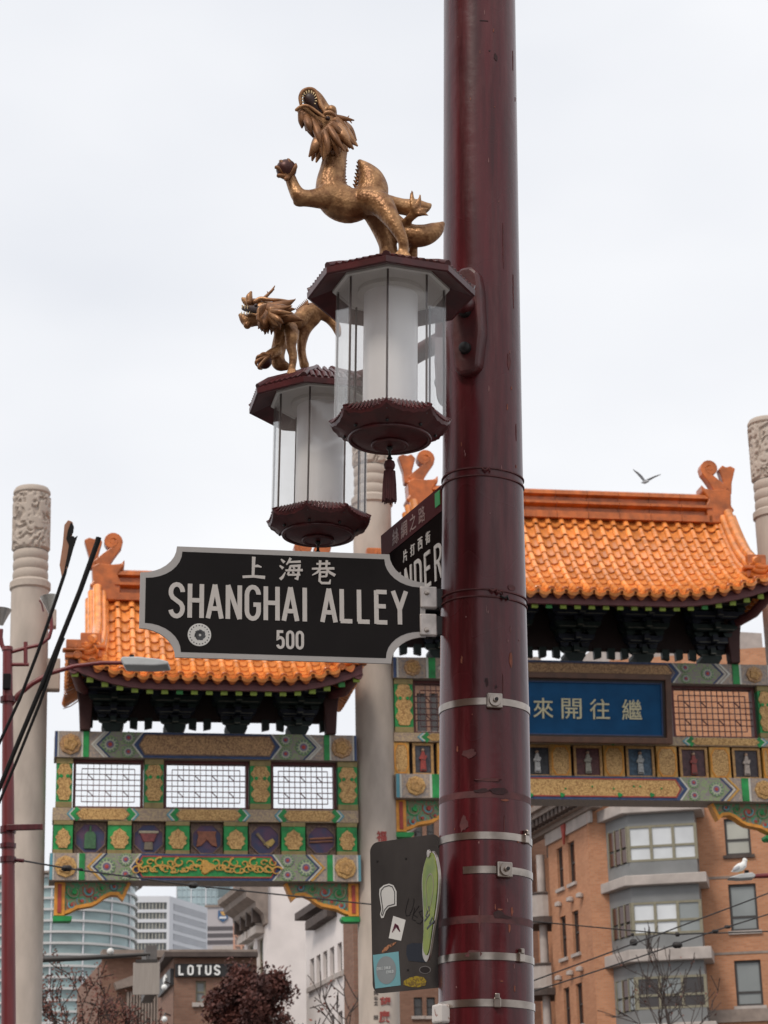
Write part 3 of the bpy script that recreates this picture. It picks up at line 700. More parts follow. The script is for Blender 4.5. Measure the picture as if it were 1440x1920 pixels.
# narrow painted rails
def rail(u0, u1, z0, z1, marks):
    r = gpart('rail', M('rail_flower_paint', (0.46, 0.34, 0.20), 0.6, c2=(0.30, 0.22, 0.17), thr=(0.42, 0.58), scale=26, distort=1.0), lambda m: m.box(u0, u1, -0.22, 0.22, z0 + 0.004, z1 - 0.004)); zm = (z0 + z1) / 2; h = z1 - z0
    for a, b in marks:
        gpart('rail_panel', gscroll_y, lambda m: m.prism([(a + 0.1, z0 + 0.02), (b - 0.1, z0 + 0.02), (b, zm), (b - 0.1, z1 - 0.02), (a + 0.1, z1 - 0.02), (a, zm)], -0.236, -0.2), r)
        for p, sg in ((a, -1), (b, 1)):
            gpart('rail_chevron', green_m, lambda m: m.ribbon([(p - sg * 0.03, z0 + 0.012), (p + sg * 0.06, zm), (p - sg * 0.03, z1 - 0.012)], 0.075, -0.232, -0.2), r)
            gpart('rail_chevron', white_m, lambda m: m.ribbon([(p + sg * 0.03, z0 + 0.012), (p + sg * 0.12, zm), (p + sg * 0.03, z1 - 0.012)], 0.02, -0.234, -0.2), r)
            gpart('rail_chevron', sky_m, lambda m: m.ribbon([(p + sg * 0.06, z0 + 0.012), (p + sg * 0.15, zm), (p + sg * 0.06, z1 - 0.012)], 0.028, -0.231, -0.2), r)
G1 = lambda p, y=1533: GP.x(p, y, -0.22)
rail(LB['u0'], LB['u1'] + 0.04, ZL[3], ZL[2], [(G1(143), G1(243)), (G1(330), G1(452)), (G1(532), G1(628))])
rail(mu0, mu1, ZM[3], ZM[2], [(G1(800, 1392), G1(940, 1392)), (G1(990, 1392), G1(1150, 1392)), (G1(1296, 1392), G1(1424, 1392))])
for q0, q1, za, zb2 in ((LB['u0'], LB['u1'] + 0.03, ZL[4], ZL[3]), (mu0, mu1, ZM[4], ZM[3])): gpart('backing_board', dark_m, lambda m: m.box(q0 + 0.01, q1 - 0.01, -0.05, 0.08, za + 0.006, zb2 - 0.006))
# ---- row of small panels in the left bay
def crest(cx, z0, z1, hw):
    """golden flame-shaped relief"""
    L_, Rr = [], []
    for i in range(19):
        t = i / 18; wv = hw * (math.sin(math.pi * min(1, t * 1.02 + 0.10)) ** 0.6) * (0.92 + 0.12 * math.cos(t * 26)) * (1.0 if t < 0.7 else 1.0 - (t - 0.7) / 0.3 * 0.75)
        Rr.append((cx + wv, z0 + (z1 - z0) * t)); L_.append((cx - wv, z0 + (z1 - z0) * t))
    return Rr + L_[::-1]
for a, b in ((100, 136), (202, 246), (311, 355), (420, 464), (528, 572), (632, 669)):
    u0, u1 = GP.x(a, 1575, -0.2), GP.x(b, 1575, -0.2); z0, z1 = ZL[4], ZL[3]
    p = gpart('green_panel', green_m, lambda m: m.box(u0, u1, -0.22, 0.1, z0 + 0.004, z1 - 0.004))
    for c, d in ((z0 + 0.004, z0 + 0.075), (z1 - 0.075, z1 - 0.004)): gpart('panel_band', rail_m, lambda m: m.box(u0 - 0.003, u1 + 0.003, -0.235, 0.1, c, d), p)
    gpart('gold_crest', gscroll_y, lambda m: m.prism(crest((u0 + u1) / 2, z0 + 0.10, z1 - 0.09, (u1 - u0) * 0.40), -0.245, -0.2), p)
OBJ = {
 0: [('m', [(-.09, -.16), (.09, -.16), (.085, .05), (.05, .1), (-.05, .1), (-.085, .05)], (0.05, 0.13, 0.06)), ('m', [(-.015, .1), (.015, .1), (.015, .19), (-.015, .19)], (0.05, 0.12, 0.06))],
 1: [('m', [(-.07, -.17), (.07, -.17), (.06, -.05), (-.06, -.05)], (0.17, 0.14, 0.10)), ('m', [(-.08, -.05), (.08, -.05), (.13, .08), (-.13, .08)], (0.20, 0.05, 0.05)), ('m', [(-.15, .08), (.15, .08), (.15, .12), (-.15, .12)], (0.36, 0.31, 0.22))],
 2: [('m', [(-.16, -.12), (-.08, -.1), (0, -.01), (.08, -.1), (.16, -.12), (.13, .06), (.15, .12), (-.15, .12), (-.13, .06)], (0.26, 0.09, 0.05))],
 3: [('m', [(-.02, -.08), (.10, -.11), (.16, -.03), (.12, .02), (.03, -.03)], (0.50, 0.34, 0.10)), ('m', [(-.14, .08), (-.10, .11), (.08, -.12), (.05, -.14)], (0.25, 0.18, 0.10))],
 4: [('m', [(-.18, .0), (.18, .02), (.18, .05), (-.18, .03)], (0.30, 0.12, 0.06)), ('m', [(-.18, -.05), (.18, -.03), (.18, .0), (-.18, -.02)], (0.22, 0.09, 0.05))],
}
NM = ('bell_relief', 'cup_relief', 'robe_relief', 'fan_relief', 'flute_relief')
for i, (a, b) in enumerate(((138, 200), (248, 309), (357, 418), (466, 526), (574, 630))):
    u0, u1 = GP.x(a, 1575, -0.1), GP.x(b, 1575, -0.1); z0, z1 = ZL[4], ZL[3]; c = (u0 + u1) / 2; zc = (z0 + z1) / 2; r = min(u1 - u0, z1 - z0) / 2 * 0.96
    p = gpart('medallion_panel', brownrim, lambda m: m.box(u0 + 0.004, u1 - 0.004, -0.10, 0.1, z0 + 0.004, z1 - 0.004))
    oc = [(c + r * math.cos(R(22.5 + 45 * k)) * 1.04, zc + r * math.sin(R(22.5 + 45 * k)) * 1.04) for k in range(8)]
    gpart('medallion_ground', purple_m, lambda m: m.prism(oc, -0.108, -0.09), p)
    gpart('medallion_rim', brownrim, lambda m: m.ring(oc, inset(oc, 0.02), -0.125, -0.1), p)
    for k, pts, cl in OBJ[i]: gpart(NM[i], M('relief_%d%d' % (i, int(cl[0] * 100)), cl, 0.6, var=0.25, scale=20), lambda m: m.prism([(c + x * 1.15, zc + z * 1.15) for x, z in pts], -0.14, -0.1), p, bevel=0.01)
# ---- portrait panels of the main bay
FIG = [('robe', (0.30, 0.045, 0.035), (0.06, 0.06, 0.075)), ('white', (0.55, 0.54, 0.52), (0.035, 0.035, 0.04)), ('grey', (0.34, 0.32, 0.26), (0.10, 0.03, 0.028)), ('pale', (0.42, 0.43, 0.42), (0.055, 0.10, 0.15)), ('red', (0.24, 0.05, 0.04), (0.065, 0.025, 0.03)), ('cream', (0.42, 0.35, 0.30), (0.04, 0.03, 0.035))]
Zp0, Zp1 = ZM[4], ZM[3]
port = [793, 908, 1007, 1102, 1200, 1300, 1399]
for i, px in enumerate(port):
    uc_ = GP.x(px, 1430, -0.12); hw = 0.265 if i else 0.19; k = (i - 1 if i > 1 else 0); nm_, rc, bc = FIG[k % 6]
    p = gpart('portrait_panel', M('portrait_ground_%s' % nm_, bc, 0.55, var=0.5, scale=16), lambda m: m.box(uc_ - hw, uc_ + hw, -0.12, 0.1, Zp0 + 0.004, Zp1 - 0.004))
    o4 = rect(uc_ - hw, uc_ + hw, Zp0 + 0.006, Zp1 - 0.006); gpart('portrait_frame', gold_m, lambda m: m.ring(o4, inset(o4, 0.045), -0.155, -0.11), p)
    h = Zp1 - Zp0; zb = Zp0 + h * 0.14; s = h * 0.70
    def fig(m):
        m.use(0)
        out_ = [(-.13, 0), (.13, 0), (.12, .25), (.10, .48), (.17, .62), (.15, .70), (.09, .66), (.07, .80), (.035, .85), (-.035, .85), (-.07, .80), (-.10, .66), (-.16, .60), (-.17, .52), (-.10, .48), (-.12, .25)]
        m.prism([(uc_ + x * s, zb + z * s) for x, z in out_], -0.165, -0.115)
        m.use(1).disc(uc_, zb + 0.915 * s, [(0.075 * s, -0.13), (0.068 * s, -0.165), (0.03 * s, -0.175)], 12)
        m.use(2); m.ribbon([(uc_ - 0.10 * s, zb + 0.05 * s), (uc_ + 0.10 * s, zb + 0.05 * s)], 0.05 * s, -0.17, -0.16); m.ribbon([(uc_ - 0.09 * s, zb + 0.5 * s), (uc_ + 0.09 * s, zb + 0.47 * s)], 0.035 * s, -0.17, -0.16)
        m.disc(uc_, zb + 0.97 * s, [(0.07 * s, -0.14), (0.06 * s, -0.17)], 10)
    gpart('painted_figure', [M('figure_%s' % nm_, rc, 0.6, var=0.3, scale=25), M('figure_face', (0.40, 0.26, 0.18), 0.6), M('figure_dark', (0.05, 0.035, 0.03), 0.6)], fig, p, bevel=0.008)
for a, b in ((738, 767), (820, 868), (930, 975), (1033, 1070), (1132, 1170), (1231, 1269), (1331, 1369), (1430, 1442)):
    u0, u1 = GP.x(a, 1430, -0.16), GP.x(b, 1430, -0.16); c = (u0 + u1) / 2; hw = (u1 - u0) / 2; zc = (Zp0 + Zp1) / 2; hh = (Zp1 - Zp0) / 2
    p = gpart('gold_panel', gold_y, lambda m: m.box(u0, u1, -0.18, 0.1, Zp0 + 0.004, Zp1 - 0.004))
    o8 = [(c - hw * .55, zc - hh * .9), (c + hw * .55, zc - hh * .9), (c + hw * .92, zc - hh * .5), (c + hw * .92, zc + hh * .5), (c + hw * .55, zc + hh * .9), (c - hw * .55, zc + hh * .9), (c - hw * .92, zc + hh * .5), (c - hw * .92, zc - hh * .5)]
    gpart('panel_rim', rim_m, lambda m: m.ring(o8, inset(o8, 0.022), -0.198, -0.17), p); gpart('gold_relief', gscroll_y, lambda m: m.prism(inset(o8, 0.026), -0.19, -0.17), p)
# ---- carved spandrel brackets under the beams
def spandrel(u, sg, z, ln, ht):
    f = lambda q: [(u + sg * x * ln, z - 0.004 - y * ht) for x, y in q]
    low = [(0.0, 0.96), (0.10, 0.94), (0.2, 0.86), (0.3, 0.74), (0.40, 0.70), (0.50, 0.66), (0.58, 0.56), (0.66, 0.42), (0.75, 0.33), (0.85, 0.34), (0.91, 0.46), (0.955, 0.24), (1.0, 0.0)]
    body = [(0, 0)] + low
    mb = MB(); q = f(body); mb.prism(q if sg < 0 else q[::-1], -0.09, 0.09); sp_ = mb.build('spandrel_bracket', swirl_m, gate)
    mb = MB(); mb.ribbon(f(low), 0.055, -0.115, 0.115); mb.build('spandrel_rim', rim_m, sp_)
    mb = MB()
    a = f([(0.0, 0.0), (0.14, 0.0), (0.14, 1.0), (0.0, 1.0)]); mb.prism(a if sg < 0 else a[::-1], -0.125, 0.125); mb.build('spandrel_post', rim_m, sp_)
    a = f([(0.045, 0.06), (0.095, 0.06), (0.095, 0.92), (0.045, 0.92)]); mb = MB(); mb.prism(a if sg < 0 else a[::-1], -0.14, -0.12); mb.build('post_inlay', red_m, sp_)
    a = f([(-0.01, 1.02), (0.24, 1.02), (0.24, 1.1), (0.21, 1.17), (-0.01, 1.17)]); mb = MB(); mb.prism(a if sg < 0 else a[::-1], -0.14, 0.14); mb.build('green_foot', green_m, sp_)
    for i, (x, y, r, c1) in enumerate(((0.27, 0.28, 0.145, green_m), (0.47, 0.26, 0.125, red_m), (0.64, 0.18, 0.09, green_m), (0.80, 0.13, 0.08, navy_m), (0.37, 0.56, 0.09, sky_m), (0.24, 0.68, 0.09, red_m), (0.55, 0.48, 0.08, navy_m))):
        cx, cz = f([(x, y)])[0]; mb = MB()
        for j, mt in enumerate((1, 0, 2)):
            pts = [(cx + sg * r * (1 - 0.075 * k - 0.12 * j) * math.cos(2.6 + k * 0.62), cz + r * (1 - 0.075 * k - 0.12 * j) * math.sin(2.6 + k * 0.62)) for k in range(11)]
            mb.use(j); mb.ribbon(pts, 0.024 - 0.003 * j, -0.105 - 0.006 * j, -0.085)
        mb.build('painted_scroll', [c1, M('scroll_pale', (0.24, 0.24, 0.17), 0.6), sky_m if i % 2 else M('scroll_olive', (0.17, 0.16, 0.05), 0.6)], sp_)
        mb = MB(); mb.disc(cx, cz, [(r * 0.34, -0.09), (r * 0.3, -0.12)], 12); mb.build('scroll_centre', green_m if i in (0, 2) else red_m, sp_)
h1 = ZL[5] - GP.z(110, 1718); ln = GP.x(240, 1665) - GP.x(100, 1665)
spandrel(GP.x(102, 1665), 1, ZL[5], ln, h1); spandrel(GP.x(670, 1665), -1, ZL[5], ln, h1)
spandrel(mu0 + 0.02, 1, ZM[5], 1.28, h1); spandrel(mu1 - 0.02, -1, ZM[5], 1.28, h1)
# ---- the blue name board
YB = -0.62
u0, u1 = GP.x(950, 1330, YB), GP.x(1253, 1330, YB); z0, z1 = GP.z(1120, 1392, YB), GP.z(1120, 1268, YB)
board = gpart('name_board', blue_b, lambda m: m.box(0, u1 - u0, 0, 0.06, 0, z1 - z0)); board.location = (u0, YB + 0.02, z0); board.rotation_euler = (R(7), 0, 0)
W_, H_ = u1 - u0, z1 - z0; o4 = rect(-0.02, W_ + 0.02, -0.02, H_ + 0.02)
for nm, mt, a, b, yf in (('board_frame', frame_b, 0.0, 0.11, -0.12), ('board_frame_inner', M('black_line', (0.02, 0.012, 0.012), 0.5), 0.11, 0.15, -0.05), ('board_line', navy_m, 0.15, 0.17, -0.03)):
    gpart(nm, mt, lambda m: m.ring(inset(o4, a), inset(o4, b), yf, 0.05), board, bevel=0.012 if yf < -0.1 else 0)
for ch, px in (('來', 1017), ('開', 1070), ('往', 1123), ('繼', 1183)):
    g = MB(); glyph(g, ch, GP.x(px, 1330, YB) - u0, H_ / 2 - 0.01, 0.37, 0.37, -0.018, 0.002, 0.004); g.build('raised_character', cream, board)
for a in (0.25, W_ - 0.25):
    gpart('board_bracket', frame_b, lambda m: m.box(u0 + a - 0.04, u0 + a + 0.04, YB + 0.1, -0.25, z0 + 0.3, z0 + 0.38))
# ---- floodlight fittings and dark rods on the left column

# ------------------------------------------------------------------ the lamp post in front
def bumpy(name, c, rough, metal, kind, scale, strength, c2=None, dist=0.004, stretch=None, coat=0.0, thr=(0.35, 0.65), chalk=None):
    """painted or cast surface with wear streaks (noise) or scales (voronoi)"""
    if name in MATS: return MATS[name]
    mt = M(name, c, rough, metal, var=0.3, scale=scale * 0.3, c2=c2, thr=thr, stretch=stretch, coat=coat); t = mt.node_tree; N = t.nodes; K = t.links.new; p = N['Principled BSDF']
    tcn = N.new('ShaderNodeTexCoord')
    if kind == 'scales':
        v = N.new('ShaderNodeTexVoronoi'); v.inputs['Scale'].default_value = scale; K(tcn.outputs['Object'], v.inputs['Vector']); h = v.outputs['Distance']
    else:
        v = N.new('ShaderNodeTexNoise'); v.inputs['Scale'].default_value = scale; v.inputs['Detail'].default_value = 6; K(tcn.outputs['Object'], v.inputs['Vector']); h = v.outputs['Fac']
    b = N.new('ShaderNodeBump'); b.inputs['Strength'].default_value = strength; b.inputs['Distance'].default_value = dist; b.invert = kind == 'scales'
    K(h, b.inputs['Height']); K(b.outputs[0], p.inputs['Normal'])
    if chalk:
        cn = N.new('ShaderNodeTexNoise'); cn.inputs['Scale'].default_value = 2.2; cn.inputs['Detail'].default_value = 8; cn.inputs['Roughness'].default_value = 0.7; cm = N.new('ShaderNodeMapping'); cm.inputs['Scale'].default_value = (7, 7, 0.8); K(tcn.outputs['Object'], cm.inputs[0]); K(cm.outputs[0], cn.inputs['Vector'])
        cr2 = N.new('ShaderNodeMapRange'); cr2.inputs[1].default_value = 0.52; cr2.inputs[2].default_value = 0.80; cr2.inputs[3].default_value = 0.0; cr2.inputs[4].default_value = 0.55; K(cn.outputs['Fac'], cr2.inputs[0]); cx2 = N.new('ShaderNodeMix'); cx2.data_type = 'RGBA'; K(cr2.outputs[0], cx2.inputs[0]); cx2.inputs[7].default_value = (*chalk, 1)
        old = p.inputs['Base Color'].links[0].from_socket; K(old, cx2.inputs[6]); K(cx2.outputs[2], p.inputs['Base Color'])
    rr = N.new('ShaderNodeMapRange'); rr.inputs[3].default_value = rough * 0.75; rr.inputs[4].default_value = min(1, rough * 1.4); n2 = N.new('ShaderNodeTexNoise'); n2.inputs['Scale'].default_value = 3; K(tcn.outputs['Object'], n2.inputs['Vector']); K(n2.outputs['Fac'], rr.inputs[0]); K(rr.outputs[0], p.inputs['Roughness'])
    return mt
maroon = bumpy('maroon_pole_paint', (0.092, 0.0075, 0.0115), 0.26, 0, 'noise', 22, 0.30, c2=(0.048, 0.004, 0.0062), dist=0.004, stretch=(6, 6, 0.35), coat=0.15, chalk=(0.16, 0.055, 0.055))
maroon_l = bumpy('maroon_lantern_paint', (0.082, 0.0115, 0.013), 0.36, 0, 'noise', 60, 0.2, c2=(0.05, 0.008, 0.009))
maroon_f = M('faded_maroon', (0.085, 0.02, 0.02), 0.7, var=0.35, scale=30)
steel = M('stainless_steel', (0.33, 0.285, 0.25), 0.28, 1.0, var=0.35, scale=14)
steel_d = M('dark_bolt', (0.03, 0.028, 0.028), 0.45, 0.6)
galv = M('galvanised', (0.50, 0.46, 0.44), 0.5, 0.5, var=0.2, scale=30)
maroon.node_tree.nodes['Principled BSDF'].inputs['Specular IOR Level'].default_value = 0.36
PY = 6.5
A_, B_ = at(899, 0, PY), at(912, 1920, PY)
PD = (A_ - B_).normalized(); PB = B_ - PD * (B_.z / PD.z)
TILT = math.atan2(PD.x, PD.z)
post = thing('lamp_post', 'tall round maroon steel lamp post with steel straps carrying lanterns and street signs', 'lamp post', PB, rot=(0, TILT, 0))
PINV = (Matrix.Translation(PB) @ Matrix.Rotation(TILT, 4, 'Y')).inverted()
def pole_z(py): return (PINV @ at(905, py, PY)).z
RS = [(0, 0.150), (2.27, 0.1398), (3.18, 0.1365), (3.92, 0.127), (4.70, 0.1238), (5.66, 0.122), (8.0, 0.114)]
def pole_r(z):
    for (a, ra), (b, rb) in zip(RS, RS[1:]):
        if a <= z <= b: return ra + (rb - ra) * (z - a) / (b - a)
    return RS[-1][1]
mb = MB(); mb.lathe([(pole_r(8.0 * i / 60), 8.0 * i / 60 + 0.13 * (i == 0)) for i in range(61)], 72); mb.build('shaft', maroon, post, 60)
mb = MB(); mb.lathe([(0.24, 0.13), (0.24, 0.16), (0.19, 0.19), (0.165, 0.5), (0.152, 0.52)], 40); mb.build('base_cover', maroon, post, 40)
def ring(name, py, hh, th, mat, a0=-180, a1=180, lift=0.0):
    z = pole_z(py); r = pole_r(z); mb = MB(); n = max(8, int(abs(a1 - a0) / 5)); full = a1 - a0 >= 360
    for i in range(n + 1):
        q = R(-90 + a0 + (a1 - a0) * i / n)
        for rr, zz in ((r - 0.003, z - hh / 2), (r + th, z - hh / 2), (r + th, z + hh / 2), (r - 0.003, z + hh / 2)): mb.v.append((rr * math.cos(q), rr * math.sin(q), zz + lift * math.sin(q * 2)))
    for i in range(n):
        for j in range(4): mb.f.append((i * 4 + j, i * 4 + (j + 1) % 4, i * 4 + 4 + (j + 1) % 4, i * 4 + 4 + j))
    return mb.build(name, mat, post, 40), z, r
def on_pole(px, py, z=None):
    """place and angle on the pole's near surface for a photo pixel"""
    z = pole_z(py) if z is None else z; r = pole_r(z); c = PINV @ at(px, py, PY - 0.12); q = max(-0.98, min(0.98, c.x / r)); return Vector((r * q, -r * math.sqrt(1 - q * q), z)), math.asin(q)
for py, clip, sq in ((1335, 926, True), (1582, 985, False), (1645, 944, True), (1804, 975, False), (1890, 931, False)):
    st, z, r = ring('steel_strap', py, 0.021, 0.0025, steel, *((-30, 200) if py == 1645 else (-180, 180)))
    p, q = on_pole(clip, py, z); bu = MB()
    if sq:
        bu.box(-0.024, 0.024, -0.014, 0.004, -0.023, 0.023)
        o = bu.build('buckle', steel, st, bevel=0.004)
        d = MB(); d.disc(0, 0, [(0.019, -0.014), (0.018, -0.022), (0.008, -0.022), (0.007, -0.03), (0.004, -0.031)], 20); e = d.build('bolt', steel, st, 40); d2 = MB(); d2.disc(0.001, 0, [(0.006, -0.03), (0.0055, -0.034)], 10); e2 = d2.build('bolt_tip', steel_d, st, 40)
        for w in (o, e, e2): w.location = p; w.rotation_euler = (0, 0, q)
    else:
        bu.box(-0.011, 0.011, -0.012, 0.004, -0.014, 0.014); bu.box(-0.008, 0.006, -0.016, 0.0, 0.010, 0.026); o = bu.build('buckle', steel, st, bevel=0.003); o.location = p; o.rotation_euler = (0, 0, q)
for py in (903, 917, 1128, 1141):
    ring('tie_wire', py, 0.004, 0.004, maroon_f, lift=0.003)
for px, py in ((912, 908), (935, 1133), (925, 1131), (945, 1142)):
    p, q = on_pole(px, py); mb = MB(); mb.tube([(-0.014, -0.004, 0.004), (-0.004, -0.012, -0.004), (0.006, -0.010, 0.005), (0.012, -0.006, -0.006)], 0.0035, 6); o = mb.build('wire_knot', steel_d if px == 945 else maroon_f, post, 60); o.location = p; o.rotation_euler = (0, 0, q)
for py, hh in ((1506, 0.02), (1736, 0.022)): ring('strap_mark', py, hh, 0.0006, M('strap_ghost', (0.085, 0.022, 0.022), 0.62, var=0.4, scale=25))
# flaked paint, scabs and scratches
rr = random.Random(11)
scab = M('dark_scab', (0.028, 0.006, 0.007), 0.75, var=0.5, scale=60); rust = M('rust_flake', (0.20, 0.055, 0.028), 0.7, var=0.35, scale=60); pale = M('pale_scratch', (0.22, 0.10, 0.095), 0.6)
def patch(px, py, w, h, mat, name, n=11):
    p, q = on_pole(px, py); mb = MB(); pts = []
    for i in range(n):
        a = 2 * math.pi * i / n; k = rr.uniform(0.6, 1.1); pts.append((w / 2 * k * math.cos(a), h / 2 * k * math.sin(a)))
    mb.prism(pts, -0.0015, 0.006); o = mb.build(name, mat, post); o.location = p; o.rotation_euler = (0, 0, q)
for px, py, w, h in ((935, 1500, .07, .022), (905, 1500, .05, .015), (935, 1726, .04, .03), (950, 1732, .035, .012), (912, 1300, .012, .03), (930, 1308, .012, .012), (920, 1128, .04, .008), (930, 140, .015, .03), (918, 130, .008, .008), (908, 75, .03, .004)): patch(px, py, w, h, scab, 'paint_scab')
for px, py, w, h in ((948, 1516, .03, .008), (960, 1720, .008, .03), (955, 1752, .008, .03), (938, 1718, .018, .006), (866, 1256, .008, .025), (958, 1255, .012, .05), (858, 1420, .006, .02), (972, 1590, .01, .006), (940, 1850, .012, .004), (965, 1862, .004, .02)): patch(px, py, w, h, rust, 'rust_flake')
for k in range(34):
    px, py = rr.uniform(850, 975), rr.uniform(40, 1880); patch(px, py, rr.uniform(.002, .004), rr.uniform(.004, .03), pale if k % 3 else rust, 'paint_scratch', 7)
for k in range(7): patch(rr.uniform(845, 980), rr.uniform(60, 1850), rr.uniform(.003, .007), rr.uniform(.05, .2), maroon_f, 'paint_drip', 13)
for px, py, w, h in ((880, 1430, .05, .03), (960, 1120, .03, .02), (870, 1560, .035, .05), (955, 700, .02, .06), (890, 1800, .06, .025), (915, 1480, .08, .012)): patch(px, py, w, h, maroon_f, 'tape_residue', 15)
p, q = on_pole(836, 1905); mb = MB(); mb.box(-0.03, 0.02, -0.03, 0.01, -0.03, 0.024); o = mb.build('white_clip', M('chipped_white', (0.62, 0.58, 0.55), 0.5, c2=(0.25, 0.09, 0.05), thr=(0.32, 0.42), scale=70), post, bevel=0.006); o.location = p; o.rotation_euler = (0, 0, q)

# ------------------------------------------------------------------ lanterns
def clear_glass():
    mt = bpy.data.materials.new('clear_acrylic'); mt.use_nodes = True; t = mt.node_tree; N = t.nodes; K = t.links.new; N.remove(N['Principled BSDF'])
    tr = N.new('ShaderNodeBsdfTransparent'); tr.inputs[0].default_value = (0.975, 0.972, 0.968, 1); gl = N.new('ShaderNodeBsdfGlossy'); gl.inputs['Roughness'].default_value = 0.03
    df = N.new('ShaderNodeBsdfDiffuse'); df.inputs[0].default_value = (0.75, 0.74, 0.72, 1)
    lw = N.new('ShaderNodeLayerWeight'); lw.inputs[0].default_value = 0.5; pw = N.new('ShaderNodeMath'); pw.operation = 'POWER'; pw.inputs[1].default_value = 4.0; K(lw.outputs['Facing'], pw.inputs[0]); fr = N.new('ShaderNodeMapRange'); fr.inputs[3].default_value = 0.035; fr.inputs[4].default_value = 0.5; K(pw.outputs[0], fr.inputs[0]); mxs = N.new('ShaderNodeMixShader'); m2 = N.new('ShaderNodeMixShader')
    nn = N.new('ShaderNodeTexNoise'); nn.inputs['Scale'].default_value = 9; tcn = N.new('ShaderNodeTexCoord'); K(tcn.outputs['Object'], nn.inputs['Vector']); mr = N.new('ShaderNodeMapRange'); mr.inputs[3].default_value = 0.01; mr.inputs[4].default_value = 0.07; K(nn.outputs['Fac'], mr.inputs[0])
    K(fr.outputs[0], mxs.inputs[0]); K(tr.outputs[0], mxs.inputs[1]); K(gl.outputs[0], mxs.inputs[2]); K(mr.outputs[0], m2.inputs[0]); K(mxs.outputs[0], m2.inputs[1]); K(df.outputs[0], m2.inputs[2])
    K(m2.outputs[0], N['Material Output'].inputs[0]); return mt
glass = clear_glass()
white_in = M('white_enamel', (0.66, 0.64, 0.62), 0.5, var=0.06)
diff_m = M('opal_diffuser', (0.88, 0.88, 0.90), 0.35, var=0.03)
rod_m = M('dark_rod', (0.09, 0.07, 0.068), 0.45, 0.3)
edge_m = M('acrylic_edge', (0.72, 0.73, 0.74), 0.2)
cord_m = M('tassel_maroon', (0.055, 0.009, 0.011), 0.8, var=0.4, scale=120, stretch=(8, 8, 0.3))
HR = 0.409
def lantern(loc, rot, label, arm_dir, arm_len, plate_z, rise=1.0):
    t = thing('street_lantern', label, 'lantern', loc, rot=(0, TILT, 0), group='octagonal lanterns on the lamp post')
    oc = lambda r, z, n=8: [(r * math.cos(R(-90 + rot + 360 / n * k)), r * math.sin(R(-90 + rot + 360 / n * k)), z) for k in range(n)]
    # roof shell
    mb = MB(); rings = [oc(0.17, HR + 0.028), oc(0.238, HR + 0.0), oc(0.246, HR + 0.002), oc(0.247, HR + 0.020), oc(0.20, HR + 0.039 * rise), oc(0.14, HR + 0.061 * rise), oc(0.085, HR + 0.082 * rise), oc(0.06, HR + 0.094 * rise)]
    for r_ in rings: mb.v += r_
    for i in range(len(rings) - 1):
        for k in range(8): a = i * 8 + k; b = i * 8 + (k + 1) % 8; mb.f.append((a, b, b + 8, a + 8))
    mb.f.append(tuple((len(rings) - 1) * 8 + k for k in range(8)))
    roof = mb.build('lantern_roof', maroon_l, t)
    prof = [(0.243, 0.024), (0.20, 0.043 * rise), (0.14, 0.065 * rise), (0.085, 0.086 * rise), (0.065, 0.095 * rise)]
    for k in range(8):
        a = R(-90 + rot + 45 * k); mb = MB(); mb.tube([(r * math.cos(a), r * math.sin(a), HR + z) for r, z in prof], [0.012, 0.012, 0.011, 0.010, 0.010], 8); mb.build('hip_rib', maroon_l, roof, 60)
        b = a + R(22.5); ap = math.cos(R(22.5)); mb = MB(); wd = 0.246 * math.sin(R(22.5))
        for j in range(-4, 5):
            x = j / 4.5 * wd; pts = []
            for r, z in prof:
                lim = r * math.sin(R(22.5)); 
                if abs(x) < lim + 0.004: pts.append(Vector((r * ap * math.cos(b) - x * math.sin(b), r * ap * math.sin(b) + x * math.cos(b), HR + z - 0.001)))
            if len(pts) > 1: mb.tube(pts, 0.0075, 6)
        mb.build('roof_tile_rows', maroon_l, roof, 60)
    mb = MB(); mb.v += oc(0.172, HR + 0.027) + oc(0.172, HR + 0.02); mb.f += [tuple(range(8)), tuple(range(15, 7, -1))] + [(k, (k + 1) % 8, (k + 1) % 8 + 8, k + 8) for k in range(8)]; mb.build('ceiling_plate', white_in, roof)
    mb = MB(); mb.lathe([(0.098, HR + 0.0201), (0.098, HR + 0.008), (0.09, HR + 0.004)], 36); mb.build('diffuser_collar', white_in, t, 40)
    mb = MB(); mb.lathe([(0.079, 0.02), (0.079, HR + 0.012)], 48); mb.build('diffuser', diff_m, t, 60)
    pts = oc(0.162, 0)
    for k in range(8):
        a, b = Vector(pts[k]), Vector(pts[(k + 1) % 8]); d = (b - a).normalized(); n = Vector((d.y, -d.x, 0)); a2, b2 = a + d * 0.0015, b - d * 0.0015
        mb = MB(); z0, z1 = 0.012, HR + 0.019; vs = [a2, b2, b2 - n * 0.004, a2 - n * 0.004]; mb.add([v + Vector((0, 0, z0)) for v in vs] + [v + Vector((0, 0, z1)) for v in vs], [(0, 1, 5, 4), (1, 2, 6, 5), (2, 3, 7, 6), (3, 0, 4, 7), (0, 3, 2, 1), (4, 5, 6, 7)])
        mb.build('glass_pane', glass, t)
        mb = MB(); mb.tube([a * 0.955 + Vector((0, 0, 0.0)), a * 0.955 + Vector((0, 0, HR + 0.02))], 0.0032, 8); mb.build('rod', rod_m, t, 60)
    # scalloped pan
    mb = MB(); n = 64; prof2 = [(0.150, 0.034, 0), (0.160, 0.020, 0.35), (0.176, 0.004, 1.0), (0.172, -0.006, 1.0), (0.150, -0.014, 0.6), (0.125, -0.030, 0.15), (0.09, -0.042, 0), (0.05, -0.048, 0), (0.045, -0.054, 0), (0.02, -0.056, 0)]
